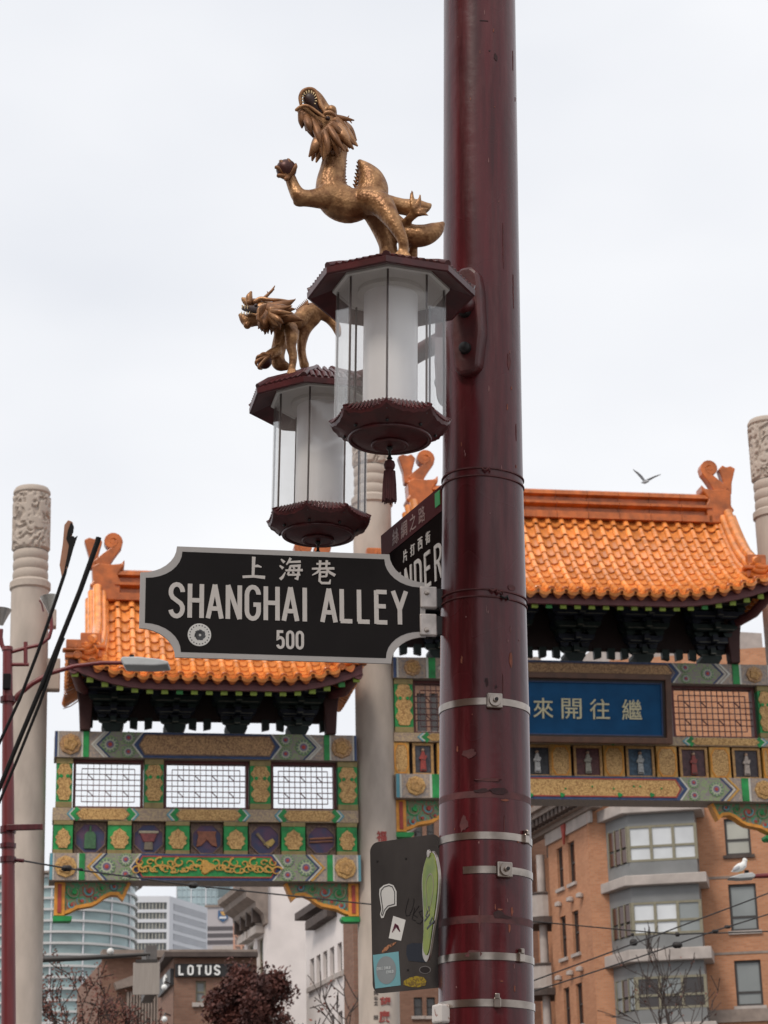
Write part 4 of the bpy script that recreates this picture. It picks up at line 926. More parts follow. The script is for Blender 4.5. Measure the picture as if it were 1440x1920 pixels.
    for r, z, up in prof2:
        for j in range(n):
            q = 360 * j / n; ph = (q % 45) / 45; edge = abs(ph - 0.5) * 2      # 1 at a corner
            rr_ = r * (math.cos(R(22.5)) / math.cos(R((ph - 0.5) * 45)) * (1 - 0.02 * (1 - edge) * up) if r > 0.1 else 1.0)
            zz = z + up * 0.017 * edge ** 3 + (0.002 * math.cos(R(q * 64 / 2)) * up)
            mb.v.append((rr_ * math.cos(R(-90 + rot + q)), rr_ * math.sin(R(-90 + rot + q)), zz))
    for i in range(len(prof2) - 1):
        for j in range(n): mb.f.append((i * n + j, i * n + (j + 1) % n, (i + 1) * n + (j + 1) % n, (i + 1) * n + j))
    mb.f.append(tuple((len(prof2) - 1) * n + j for j in range(n))); mb.f.append(tuple(range(n)))
    pan = mb.build('lantern_pan', maroon_l, t, 35)
    mb = MB()
    for j in range(80):
        q = R(-90 + rot + 4.5 * j); ph = ((4.5 * j) % 45) / 45; s = math.cos(R(22.5)) / math.cos(R((ph - 0.5) * 45)); up = 0.017 * (abs(ph - 0.5) * 2) ** 3
        mb.tube([(0.152 * s * math.cos(q), 0.152 * s * math.sin(q), 0.034), (0.176 * s * math.cos(q), 0.176 * s * math.sin(q), 0.005 + up)], 0.0035, 5)
    mb.build('pan_flutes', maroon_l, pan, 60)
    for r0, z0 in ((0.115, -0.034), (0.048, -0.052)):
        mb = MB(); m_ = 40
        for i in range(m_):
            q = 2 * math.pi * i / m_
            for k in range(8): w = 2 * math.pi * k / 8; mb.v.append(((r0 + 0.006 * math.cos(w)) * math.cos(q), (r0 + 0.006 * math.cos(w)) * math.sin(q), z0 + 0.006 * math.sin(w)))
        for i in range(m_):
            for k in range(8): mb.f.append((i * 8 + k, i * 8 + (k + 1) % 8, ((i + 1) % m_) * 8 + (k + 1) % 8, ((i + 1) % m_) * 8 + k))
        mb.build('pan_bead', maroon_l, pan, 60)
    for k in range(8):
        a = R(-90 + rot + 45 * k); mb = MB(); mb.ball((0.13 * math.cos(a), 0.13 * math.sin(a), -0.025), 0.005, 5); mb.build('pan_bolt', steel_d, pan, 60)
    # tassel
    mb = MB(); mb.lathe([(0.006, -0.056), (0.010, -0.062), (0.004, -0.07), (0.0045, -0.086), (0.009, -0.092), (0.004, -0.097)], 12); tn = mb.build('tassel_cord', steel_d, t, 60)
    mb = MB(); mb.lathe([(0.004, -0.095), (0.0135, -0.102), (0.0165, -0.112), (0.0145, -0.122), (0.010, -0.127), (0.0145, -0.131), (0.0165, -0.139), (0.0175, -0.18), (0.0185, -0.218), (0.016, -0.221)], 20); tas = mb.build('tassel', cord_m, t, 60)
    mb = MB()
    for k in range(22):
        q = 2 * math.pi * k / 22; c, s_ = math.cos(q), math.sin(q); mb.tube([(0.0145 * c, 0.0145 * s_, -0.131), (0.0175 * c, 0.0175 * s_, -0.17), (0.0195 * c, 0.0195 * s_, -0.219 - 0.003 * (k % 3))], 0.0022, 5)
    mb.build('tassel_threads', cord_m, tas, 60)
    # bracket arm and wall plate
    d = Vector((arm_dir.x, arm_dir.y, 0)).normalized(); e = arm_len
    mb = MB(); pz = plate_z
    mb.tube([d * 0.03 + Vector((0, 0, HR + 0.08)), d * (0.28) + Vector((0, 0, HR + 0.09)), d * (e * 0.62) + Vector((0, 0, pz + 0.02)), d * (e - 0.10) + Vector((0, 0, pz + 0.06))], [0.022, 0.026, 0.03, 0.036], 12); mb.build('arm', maroon_l, t, 60)
    sd_ = Vector((-d.y, d.x, 0)); mb = MB(); out_ = [(-0.042, -0.17), (-0.02, -0.19), (0.02, -0.19), (0.042, -0.17), (0.055, -0.05), (0.05, 0.10), (0.042, 0.155), (0.018, 0.18), (-0.018, 0.18), (-0.042, 0.155), (-0.05, 0.10), (-0.055, -0.05)]
    o = MB().prism(out_, -0.035, 0.06).build('wall_plate', maroon_l, t, bevel=0.012); o.location = d * (e - 0.125) + Vector((0, 0, pz)); o.rotation_euler = (0, 0, math.atan2(d.y, d.x) - math.pi / 2)
    for bz in (-0.105, 0.02): mb = MB(); mb.disc(0, bz, [(0.02, -0.035), (0.018, -0.05), (0.008, -0.054)], 14); mb.build('plate_bolt', steel_d, o, 50)
    return t
P_at = lambda z: PB + PD * (z / PD.z)
L1 = at(731, 803, 5.85); L2 = at(597, 985, 6.8)
d1 = P_at(4.2) - L1; d2 = P_at(4.2) - L2
lan1 = lantern(L1, -3, 'nearer octagonal lantern with maroon roof, white tube and hanging tassel, beside the post', d1, Vector((d1.x, d1.y)).length, 0.57)
lan2 = lantern(L2, -11, 'farther octagonal lantern with maroon roof hanging just above the alley sign', d2, Vector((d2.x, d2.y)).length, 0.52, 1.32)

# ------------------------------------------------------------------ golden dragons
gold = bumpy('cast_gold', (0.47, 0.25, 0.12), 0.40, 0.40, 'noise', 90, 0.3, c2=(0.22, 0.098, 0.04), thr=(0.38, 0.62))
gold_s = bumpy('cast_gold_scales', (0.45, 0.245, 0.11), 0.40, 0.45, 'scales', 105, 0.36, c2=(0.20, 0.088, 0.034), thr=(0.36, 0.66), dist=0.004)
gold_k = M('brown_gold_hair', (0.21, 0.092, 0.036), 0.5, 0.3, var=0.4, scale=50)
mouth_m = M('dark_mouth', (0.03, 0.010, 0.008), 0.5)
ball_m = M('dark_bronze_ball', (0.07, 0.022, 0.018), 0.4, 0.4, var=0.3, scale=40)
tooth_m = M('tooth_gold', (0.6, 0.45, 0.25), 0.4, 0.2)
def remeshed(mb, name, parent, mat, vox, smooth=3):
    """fuse overlapping solids into one skin"""
    me = mb.mesh('raw'); ob = bpy.data.objects.new('raw', me); col.objects.link(ob)
    r_ = ob.modifiers.new('r', 'REMESH'); r_.mode = 'VOXEL'; r_.voxel_size = vox
    s_ = ob.modifiers.new('s', 'SMOOTH'); s_.factor = 0.5; s_.iterations = smooth
    ev = ob.evaluated_get(bpy.context.evaluated_depsgraph_get()); m2 = bpy.data.meshes.new_from_object(ev)
    bpy.data.objects.remove(ob); bpy.data.meshes.remove(me)
    m2.materials.clear(); m2.materials.append(mat); m2.polygons.foreach_set('use_smooth', [True] * len(m2.polygons)); m2.name = name
    return link(name, m2, parent)
def dragon_space(root_loc, x0, y0, sc, Y):
    inv = (Matrix.Translation(root_loc) @ Matrix.Rotation(TILT, 4, 'Y')).inverted()
    def D(zx, zy, dy=0.0): return inv @ at(x0 + zx / sc, y0 + zy / sc, Y + dy)
    return D
def tubes(mb, D, k, pts, n=14):
    """pts: (x, y, radius[, depth]) in picture units"""
    P_, r_ = [], []
    q = [(a[0], a[1], a[2], a[3] if len(a) > 3 else 0.0) for a in pts]
    for i in range(len(q) - 1):                        # catmull-rom refinement
        p0, p1, p2, p3 = q[max(0, i - 1)], q[i], q[i + 1], q[min(len(q) - 1, i + 2)]
        for s in range(5):
            t = s / 5; f = lambda j: 0.5 * ((2 * p1[j]) + (-p0[j] + p2[j]) * t + (2 * p0[j] - 5 * p1[j] + 4 * p2[j] - p3[j]) * t * t + (-p0[j] + 3 * p1[j] - 3 * p2[j] + p3[j]) * t ** 3)
            P_.append(D(f(0), f(1), f(3))); r_.append(max(0.5, f(2)) * k * (1.09 if n > 8 else 1.0))
    P_.append(D(q[-1][0], q[-1][1], q[-1][3])); r_.append(q[-1][2] * k)
    mb.tube(P_, r_, n)
    for p, w in ((P_[0], r_[0]), (P_[-1], r_[-1])): mb.ball(p, w, 6)
def strands(D, k, root, tips, r0, r1, bend, dy, mb=None, depth=0.0):
    mb = mb or MB()
    for i, (x, y) in enumerate(tips):
        rx, ry = root(i) if callable(root) else root; mx_, my_ = (rx + x) / 2 + bend * math.sin(i * 1.7), (ry + y) / 2 + bend * 0.6 * math.cos(i * 2.3); z = depth + dy * math.sin(i * 2.1)
        tubes(mb, D, k, [(rx, ry, r0, depth), (mx_, my_, r0 * 0.85, z), (x, y, r1, z)], 8)
    return mb
# --- the dragon rearing on the nearer lantern
s1 = L1 + Vector((TILT * 0.53, 0, HR + 0.094)); dr1 = thing('dragon_statue', 'golden dragon rearing with open mouth skyward, holding a ball, on the nearer lantern', 'statue', s1, rot=(0, TILT, 0), group='golden dragons on the lanterns')
D = dragon_space(s1, 430, 140, 2.88, 5.85); k = 1 / (2.88 * 635)
mb = MB()
tubes(mb, D, k, [(585, 340, 62), (572, 430, 60), (560, 510, 66), (550, 590, 78), (570, 665, 94), (640, 705, 92), (715, 690, 80), (770, 640, 82), (766, 575, 72), (740, 520, 48), (705, 470, 16)])
tubes(mb, D, k, [(740, 680, 70, -.02), (815, 700, 66, -.04), (865, 765, 48, -.06), (905, 830, 36, -.07), (938, 900, 27, -.07), (940, 960, 27, -.06)])
for x, y in ((878, 984), (912, 1000), (955, 1004), (985, 990)): tubes(mb, D, k, [(938, 950, 22, -.06), ((938 + x) / 2, (955 + y) / 2, 15, -.075), (x, y, 7, -.08)], 8)
tubes(mb, D, k, [(780, 740, 60, .03), (825, 830, 54, .05), (855, 920, 46, .05), (862, 985, 50, .05)])
tubes(mb, D, k, [(830, 740, 50, .04), (900, 815, 52, .04), (970, 865, 58, .03), (1050, 868, 56, .02), (1115, 838, 42, .02), (1152, 806, 16, .02)])
tubes(mb, D, k, [(840, 690, 44, .06), (930, 712, 42, .07), (1010, 720, 46, .07), (1060, 715, 30, .07), (1094, 700, 6, .07)])
tubes(mb, D, k, [(985, 880, 30, .06), (992, 940, 24, .06), (990, 985, 26, .06)])
tubes(mb, D, k, [(950, 800, 22, .0), (985, 765, 22, -.02), (1012, 735, 30, -.03)])
for a in ([(992, 720, 17), (986, 670, 15), (986, 628, 7)], [(1015, 712, 16), (1026, 680, 13), (1030, 648, 6)], [(1030, 735, 15), (1055, 728, 12), (1070, 722, 6)], [(1025, 755, 14), (1050, 752, 11), (1072, 760, 6)]): tubes(mb, D, k, [(x, y, r_, -.04) for x, y, r_ in a], 8)
tubes(mb, D, k, [(545, 660, 70, -.02), (450, 668, 46, -.05), (385, 660, 42, -.06), (352, 615, 33, -.06), (330, 560, 29, -.06), (315, 535, 30, -.06)])
tubes(mb, D, k, [(470, 660, 30, -.05), (380, 690, 24, -.05), (345, 694, 6, -.05)])
tubes(mb, D, k, [(560, 330, 68), (525, 265, 62), (545, 205, 40)])                       # skull and brow
mb.ball(D(552, 192, -.03), 30 * k, 8)
tubes(mb, D, k, [(530, 255, 50), (500, 195, 46), (468, 140, 44), (440, 112, 42)])                # upper jaw
tubes(mb, D, k, [(500, 290, 50, -.01), (440, 235, 42, -.02), (398, 200, 32, -.03), (372, 188, 14, -.03)])   # lower jaw
remeshed(mb, 'body', dr1, gold_s, 0.0045)
mb = MB(); tubes(mb, D, k, [(478, 200, 26, -.035), (440, 142, 38, -.04), (428, 118, 32, -.04)]); mb.build('mouth', mouth_m, dr1, 60)
mb = MB()
for i in range(12):
    a = R(200 - 235 * i / 11); x, y = 432 + 40 * math.cos(a), 132 - 46 * math.sin(a); p = D(x, y, -.058); q = D(432 + 30 * math.cos(a), 134 - 33 * math.sin(a), -.06); mb.tube([p, q], [5.5 * k, 1.2 * k], 6)
mb.build('teeth', tooth_m, dr1, 60)
mb = MB(); tubes(mb, D, k, [(386, 158, 9, -.05), (383, 122, 11, -.052), (398, 90, 12, -.055), (430, 77, 12, -.055), (460, 86, 12, -.055), (480, 122, 12, -.055), (494, 165, 12, -.055), (520, 210, 10, -.055)], 8); tubes(mb, D, k, [(362, 190, 9, -.05), (390, 172, 11, -.055), (425, 170, 10, -.06), (470, 198, 9, -.06), (510, 228, 8, -.06)], 8); mb.build('lip', gold, dr1, 60)
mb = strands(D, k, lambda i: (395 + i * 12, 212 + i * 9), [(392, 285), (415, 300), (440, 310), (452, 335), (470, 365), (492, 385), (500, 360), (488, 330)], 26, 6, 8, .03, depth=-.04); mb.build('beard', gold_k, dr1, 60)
tips = [(690, 383), (684, 352), (668, 400), (640, 412), (612, 428), (585, 440), (560, 448), (535, 444), (505, 455), (470, 470), (448, 462), (432, 440), (440, 410)]
mb = strands(D, k, lambda i: (575 - i * 5, 255 + i * 4), tips, 40, 6, 12, .05, depth=-.01); mb.build('mane', gold, dr1, 60)
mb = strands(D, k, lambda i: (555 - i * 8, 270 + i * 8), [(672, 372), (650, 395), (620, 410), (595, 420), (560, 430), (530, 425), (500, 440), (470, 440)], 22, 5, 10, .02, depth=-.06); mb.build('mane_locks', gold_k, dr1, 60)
mb = MB(); tubes(mb, D, k, [(572, 228, 16, -.02), (625, 238, 14, -.02), (672, 246, 4, -.02)], 8)
for x, y in ((612, 224), (640, 222), (655, 262), (630, 262)): tubes(mb, D, k, [(x - 8, 240, 7, -.02), (x + 6, y, 2, -.02)], 6)
mb.build('horn', gold_k, dr1, 60)
mb = MB(); mb.ball(D(532, 236, -.055), 13 * k, 8); mb.build('eye', mouth_m, dr1, 60)
mb = MB(); tubes(mb, D, k, [(508, 225, 9, -.05), (520, 208, 12, -.055), (548, 205, 12, -.055), (572, 222, 7, -.05)], 8); mb.build('brow', gold, dr1, 60)
mb = MB()
for i in range(16):
    if i < 9: x, y, dx, dy_ = 614 + 3 * math.sin(i), 452 + i * 17, 20, -6
    else: x, y, dx, dy_ = 682 + (i - 9) * 3.5, 606 - (i - 9) * 20, -16, -16
    mb.tube([D(x - dx * 0.3, y - dy_ * 0.3), D(x + dx * 0.35, y + dy_ * 0.6), D(x + dx, y + dy_)], [11 * k, 8 * k, 1.5 * k], 7)
mb.build('spines', gold_k, dr1, 60)
ob = MB(); ob.ball(D(308, 512, -.07), 56 * k, 12); ob.build('ball', ball_m, dr1, 60)
mb = MB()
for a in (20, 70, 115, 160, 215, 265):
    x, y = 308 + 46 * math.cos(R(a)), 512 - 46 * math.sin(R(a)); tubes(mb, D, k, [(322, 552, 13, -.08), (308 + 50 * math.cos(R(a)), 518 - 46 * math.sin(R(a)), 12, -.09), (308 + 60 * math.cos(R(a + 12)), 512 - 57 * math.sin(R(a + 12)), 5, -.085)], 7)
mb.build('claws', gold_k, dr1, 60)
# --- the dragon crouching on the farther lantern
s2 = L2 + Vector((TILT * 0.53, 0, HR + 0.124)); dr2 = thing('dragon_statue', 'golden dragon crouching head down with arched back on the farther lantern', 'statue', s2, rot=(0, TILT, 0), group='golden dragons on the lanterns')
D = dragon_space(s2, 440, 520, 6.545, 6.8); k = 1 / (6.545 * 562)
mb = MB()
tubes(mb, D, k, [(420, 470, 110), (560, 560, 125), (585, 690, 100), (550, 830, 88), (525, 960, 84), (545, 1060, 82), (620, 1090, 60)])
tubes(mb, D, k, [(600, 560, 120), (760, 545, 95), (890, 430, 100, .02), (1020, 415, 95, .04), (1150, 480, 78, .06), (1235, 590, 60, .06), (1275, 700, 40, .06)])
tubes(mb, D, k, [(980, 500, 80, .04), (880, 610, 78, .04), (835, 740, 64, .04), (820, 880, 52, .04), (838, 1010, 52, .04), (860, 1090, 60, .04)])
tubes(mb, D, k, [(690, 630, 84, -.04), (700, 730, 80, -.06), (690, 840, 62, -.06), (715, 950, 52, -.06), (712, 1060, 44, -.06), (690, 1150, 42, -.06), (650, 1190, 20, -.07)])
tubes(mb, D, k, [(520, 900, 60, -.03), (440, 950, 62, -.05), (380, 1000, 60, -.06)])
tubes(mb, D, k, [(440, 440, 130), (330, 400, 118), (250, 345, 84), (160, 305, 56), (95, 262, 26)])
tubes(mb, D, k, [(340, 490, 104), (240, 510, 88), (150, 530, 76), (72, 465, 32)])
mb.ball(D(155, 590, -.01), 50 * k, 8)
remeshed(mb, 'body', dr2, gold_s, 0.005)
mb = MB(); tubes(mb, D, k, [(300, 400, 40, -.08), (200, 392, 46, -.05), (110, 380, 28, -.03)]); mb.build('mouth', mouth_m, dr2, 60)
mb = MB()
for i in range(6): p = D(95 + i * 32, 345 + i * 4, -.06); q = D(92 + i * 32, 385 + i * 3, -.062); mb.tube([p, q], [12 * k, 2 * k], 6); p = D(80 + i * 34, 455 - i * 3, -.06); q = D(84 + i * 34, 420 - i * 2, -.062); mb.tube([p, q], [12 * k, 2 * k], 6)
mb.build('teeth', tooth_m, dr2, 60)
mb = MB(); tubes(mb, D, k, [(175, 300, 40, -.03), (180, 235, 42, -.03), (200, 185, 18, -.03)], 8); tubes(mb, D, k, [(250, 300, 30, -.03), (320, 260, 28, -.03), (430, 275, 24, -.04), (560, 280, 20, -.04), (700, 290, 10, -.03), (745, 262, 4, -.03)], 8); mb.build('crest', gold, dr2, 60)
mb = MB(); tubes(mb, D, k, [(360, 260, 26, -.02), (420, 200, 20, -.02), (455, 165, 18, -.02), (492, 105, 6, -.02)], 8); tubes(mb, D, k, [(415, 205, 12, -.02), (398, 172, 4, -.02)], 7); tubes(mb, D, k, [(455, 170, 12, -.02), (485, 150, 5, -.02)], 7); mb.build('horn', gold_k, dr2, 60)
tips = [(740, 275), (690, 320), (740, 390), (720, 450), (780, 500), (830, 525), (740, 560), (650, 600), (560, 640), (470, 660), (380, 690), (320, 640)]
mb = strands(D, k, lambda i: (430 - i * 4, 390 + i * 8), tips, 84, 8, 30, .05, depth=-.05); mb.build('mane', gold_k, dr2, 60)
mb = strands(D, k, lambda i: (450, 400 + i * 12), [(700, 350), (680, 400), (700, 440), (660, 470), (640, 520), (590, 560), (520, 590)], 44, 8, 24, .03, depth=-.12); mb.build('mane_locks', gold, dr2, 60)
mb = strands(D, k, lambda i: (330 + i * 30, 560), [(290, 630), (330, 660), (370, 700), (410, 690), (450, 700), (500, 705)], 34, 6, 10, .03, depth=-.05); mb.build('beard', gold_k, dr2, 60)
mb = MB()
for i in range(7): tubes(mb, D, k, [(380 - i * 4, 330 + i * 14, 16, -.10), (300 - i * 3, 380 + i * 20, 18, -.125), (290 + i * 6, 470 + i * 14, 15, -.12), (370, 560 + i * 8, 5, -.10)], 7)
mb.build('cheek_curls', gold, dr2, 60)
mb = MB(); mb.ball(D(262, 345, -.10), 24 * k, 8); mb.build('eye', mouth_m, dr2, 60)
mb = MB()
for i in range(9): x, y = 770 + i * 16, 420 - i * 14; mb.tube([D(x, y + 30, 0), D(x - 6, y - 20, 0), D(x - 24, y - 46, 0)], [16 * k, 11 * k, 2 * k], 7)
mb.build('spines', gold_k, dr2, 60)
mb = MB(); mb.ball(D(365, 1035, -.06), 92 * k, 12); mb.build('ball', ball_m, dr2, 60)
mb = MB()
for a in (100, 140, 180, 225): tubes(mb, D, k, [(420, 960, 30, -.09), (365 + 95 * math.cos(R(a)), 1030 - 95 * math.sin(R(a)), 22, -.10), (350 + 90 * math.cos(R(a + 35)), 1040 - 90 * math.sin(R(a + 35)), 8, -.095)], 7)
mb.build('claws', gold_k, dr2, 60)
mb = MB()
for i in range(4): tubes(mb, D, k, [(680 + i * 18, 1140, 20, -.07), (650 + i * 26, 1185, 14, -.08), (640 + i * 30, 1205, 5, -.08)], 7)
mb.build('toes', gold, dr2, 60)

# ------------------------------------------------------------------ street signs
sign_k = M('sign_black', (0.0085, 0.0065, 0.0065), 0.5, var=0.25, scale=5, spec=0.14)
sign_g = M('sign_grey', (0.36, 0.34, 0.33), 0.45, var=0.06)
letter = M('sign_letter', (0.50, 0.465, 0.44), 0.5, var=0.05)
def notched(x0, x1, z0, z1, r, n=9, ex=1.0):
    pts = []
    for cx, cz, a in ((x0, z0, 90), (x1, z0, 180), (x1, z1, 270), (x0, z1, 0)):
        for i in range(n): q = R(a - 90 * i / (n - 1)) if True else 0; pts.append((cx + r * ex * math.cos(q), cz + r * math.sin(q)))
    return pts
SP = Plane(822, 1135, 6.47, 10.2)
u0, u1 = SP.x(262, 1125), SP.x(797, 1145); zt, zb = SP.z(540, 1033), SP.z(540, 1239)
so = SP.w((u0 + u1) / 2, 0, (zt + zb) / 2)
sign1 = thing('street_name_sign', 'black street sign with scooped corners reading SHANGHAI ALLEY 500', 'street sign', so, rot=(0, R(0.35), SP.psi))
hw, hh = (u1 - u0) / 2, (zt - zb) / 2; nr_ = SP.x(331, 1028) - u0
face = notched(-hw, hw, -hh, hh, hh * 0.5, ex=nr_ / (hh * 0.5))
MB().prism(face, -0.004, 0.004).build('plate', sign_g, sign1)
mb = MB(); inn = notched(-hw + 0.0165, hw - 0.0165, -hh + 0.0165, hh - 0.0165, hh * 0.5 , ex=nr_ / (hh * 0.5)); mb.prism(inn, -0.0048, -0.003); pan_ = mb.build('panel', sign_k, sign1)
S = lambda px, py: (lambda q: (q[0] - (u0 + u1) / 2, q[1] - (zt + zb) / 2))(SP.uz(px, py))
mb = MB(); xa, za = S(315, 1157); xb, zb_ = S(765, 1143); 
def row(text, px0, px1, ytop, ybot, stroke, name):
    a = S(px0, (ytop + ybot) / 2)[0]; b = S(px1, (ytop + ybot) / 2)[0]; c = (px0 + px1) / 2; z1 = S(540, ytop)[1]; z0 = S(540, ybot)[1]
    units = sum(0.75 if ch == ' ' else GW.get(ch, 1.0) for ch in text); gaps = sum(1 for ch in text if ch != ' ') - 1
    sw = stroke; gr = 0.42; wid = (b - a - sw) / (units + gaps * gr); x = a + sw / 2
    for ch in text:
        if ch != ' ': mb = MB(); lettering(mb, ch, x, z0, z1 - z0, wid, wid * gr, sw, -0.006, -0.004); mb.build(name, letter, sign1)
        x += wid * 0.75 if ch == ' ' else GW.get(ch, 1.0) * wid + wid * gr
row('SHANGHAI ALLEY', 314, 765, 1102, 1165, 0.0138, 'letter')
row('500', 517, 571, 1184, 1217, 0.0085, 'numeral')
BRUSH = {
 '上': [([(50, 96), (47, 12)], [15, 11]), ([(49, 54), (66, 57), (82, 52)], [9, 11, 5]), ([(4, 7), (50, 11), (97, 8)], [11, 11, 14])],
 '海': [([(8, 92), (22, 78)], [6, 13]), ([(2, 64), (17, 52)], [6, 13]), ([(4, 4), (14, 14), (26, 36)], [13, 11, 4]), ([(48, 98), (40, 82), (30, 68)], [11, 9, 5]), ([(40, 80), (90, 84)], [8, 10]), ([(48, 64), (42, 44), (36, 24)], [10, 9, 9]), ([(46, 63), (84, 66), (80, 34), (75, 8), (64, 10)], [8, 11, 10, 10, 5]), ([(36, 24), (88, 27)], [8, 9]), ([(26, 43), (98, 47)], [8, 10]), ([(58, 60), (64, 51)], [6, 10]), ([(55, 39), (61, 30)], [6, 10])],
 '巷': [([(22, 82), (80, 86)], [8, 10]), ([(38, 98), (36, 64)], [11, 8]), ([(66, 99), (63, 64)], [11, 8]), ([(3, 60), (97, 65)], [8, 11]), ([(38, 60), (24, 44), (4, 32)], [10, 9, 4]), ([(62, 62), (78, 46), (100, 34)], [6, 11, 13]), ([(34, 46), (66, 48), (63, 28)], [8, 10, 8]), ([(36, 27), (64, 29)], [7, 8]), ([(37, 46), (34, 8), (44, -1), (76, 0), (80, 16)], [10, 9, 10, 10, 4])],
}
for ch, px, py in (('上', 475, 1066), ('海', 545, 1069), ('巷', 605, 1073)):
    mb = MB(); gx, gz = S(px, py); q = 0.074 / 100
    for i, (pts_, ws_) in enumerate(BRUSH[ch]): mb.ribbon([(gx + (x - 50) * q, gz + (z - 48) * q) for x, z in pts_], [w * q for w in ws_], -0.006 - 0.00025 * i, -0.004)
    mb.build('chinese_character', letter, sign1)
cx, cz = S(374, 1192); mb = MB(); rS = S(396, 1192)[0] - cx
mb.use(0).disc(cx, cz, [(rS, -0.004), (rS, -0.0055), (rS * 0.9, -0.0056)], 32)
mb.use(1)
for kx in range(20): a = 2 * math.pi * kx / 20; mb.ribbon([(cx + rS * .78 * math.cos(a), cz + rS * .78 * math.sin(a)), (cx + rS * .86 * math.cos(a + .05), cz + rS * .86 * math.sin(a + .05))], rS * 0.1, -0.0062, -0.0056)
for kx in range(9):
    a0 = kx * 0.9; mb.ribbon([(cx + rS * (0.12 + 0.05 * i) * math.cos(a0 + i * 0.5) + rS * .05, cz + rS * (0.12 + 0.05 * i) * math.sin(a0 + i * 0.5) - rS * .02) for i in range(8)], rS * 0.085, -0.0062, -0.0056)
mb.build('round_sticker', [M('sticker_white', (0.58, 0.57, 0.55), 0.5), M('sticker_ink', (0.05, 0.05, 0.055), 0.5)], sign1)
for y0_, y1_ in ((1100, 1139), (1151, 1191)):
    a, zA = S(787, y1_); b, zB = S(818, y0_); mb = MB(); mb.box(a, b, -0.011, 0.011, zA, zB); br = mb.build('mounting_bracket', galv, sign1, bevel=0.004)
    mb = MB(); c_ = S(799, (y0_ + y1_) / 2 + (-8 if y0_ < 1120 else 10)); mb.disc(c_[0], c_[1], [(0.008, -0.011), (0.0075, -0.016), (0.003, -0.017)], 14); mb.build('bolt', steel, br, 50)
    mb = MB(); mb.box(b, b + 0.05, -0.007, 0.007, zA + 0.006, zB - 0.006); mb.build('tongue', steel_d, br)
# the cross-street sign running back from the post
pn = at(822, 918, 6.6); pf = atz(718, 1005, pn.z); dd = (pn - pf); dd.z = 0
PSI2 = math.atan2(dd.y, dd.x); PP = Plane(822, 918, 6.6, math.degrees(PSI2))
sign2 = thing('street_name_sign', 'dark street sign with red top band lettered ENDER, seen edge-on behind the alley sign', 'street sign', pf, rz=PSI2)
Lp = dd.length + 0.16; hR, hT = 0.085, 0.36
MB().box(0, Lp, -0.004, 0.004, -hT, 0).build('plate', sign_g, sign2)
MB().prism(rect(0.002, Lp - 0.002, -hT + 0.002, -hR), -0.006, -0.003).build('panel', M('cross_sign_black', (0.012, 0.009, 0.009), 0.7, spec=0.0), sign2)
MB().prism(rect(0.0, Lp, -hR, -0.0), -0.0075, -0.003).build('red_band', M('sign_red', (0.060, 0.008, 0.009), 0.6, spec=0.05), sign2)
for i, ch in enumerate('絲綢之路'): mb = MB(); glyph(mb, ch, 0.135 + i * 0.078, -hR * 0.52, 0.055, 0.055, -0.0085, -0.007, 0.004); mb.build('band_character', M('dull_gold_letter', (0.22, 0.12, 0.10), 0.5), sign2)
for i, ch in enumerate('片打西街'): mb = MB(); glyph(mb, ch, 0.215 + i * 0.066, -hR - 0.052, 0.036, 0.040, -0.0085, -0.005, 0.010); mb.build('chinese_character', letter, sign2)
for i, ch in enumerate('PENDER'): mb = MB(); lettering(mb, ch, 0.04 + i * 0.085, -hR - 0.215, 0.118, 0.055, 0.030, 0.0135, -0.0085, -0.005); mb.build('letter', letter, sign2)
MB().prism(rect(Lp - 0.17, Lp - 0.13, -0.06, -0.012), -0.0095, -0.006).build('green_tab', green_m, sign2)
# grey back of a traffic sign with stickers
TP = Plane(763, 1710, 6.56, -32.6)
plate_m = M('sign_back_grey', (0.045, 0.039, 0.037), 0.5, 0.1, spec=0.3, var=0.4, scale=7, stretch=(1, 1, 0.4))
a0, z1 = TP.uz(694, 1581); a1, _ = TP.uz(826, 1581); z0 = TP.z(760, 1858); to = TP.w(0, 0, 0)
tsign = thing('traffic_sign', 'grey back of a traffic sign plate covered in stickers, under the street signs', 'traffic sign', TP.w((a0 + a1) / 2, 0, (z0 + z1) / 2), rz=TP.psi)
hw, hh = (a1 - a0) / 2, (z1 - z0) / 2; rc = 0.028
rpts = []
for cx, cz, a in ((hw - rc, hh - rc, 0), (-hw + rc, hh - rc, 90), (-hw + rc, -hh + rc, 180), (hw - rc, -hh + rc, 270)): rpts += circle(cx, cz, rc, 7, R(a), R(a + 90))
MB().prism(rpts, -0.0015, 0.0015).build('plate', plate_m, tsign)
T = lambda px, py: (lambda q: (q[0] - (a0 + a1) / 2, q[1] - (z0 + z1) / 2))(TP.uz(px, py))
poly = lambda q: [T(680 + x / 6, 1560 + y / 6) for x, y in q]
def sticker(name, mat, q, lift=0.0): 
    return MB().prism(poly(q), -0.0024 - lift, -0.001).build(name, mat, tsign)
st_w = M('sticker_white', (0.58, 0.57, 0.55), 0.5)
sticker('white_sticker', st_w, [(215, 970), (200, 930), (215, 870), (190, 700), (195, 640), (240, 600), (300, 582), (350, 600), (385, 670), (385, 830), (300, 850), (265, 890), (240, 965)])
q_ = [(222, 945), (212, 925), (228, 872), (204, 700), (210, 655), (246, 615), (300, 598), (342, 612), (370, 675), (370, 815), (292, 838), (254, 882), (234, 940)]; MB().ring(poly(q_), [(x * 1.0, z) for x, z in inset(poly(q_), 0.0028)], -0.0031, -0.0024).build('sticker_outline', M('sticker_ink', (0.05, 0.05, 0.055), 0.5), tsign)
sticker('small_square_sticker', st_w, [(348, 945), (488, 990), (436, 1225), (298, 1195)])
mb = MB()
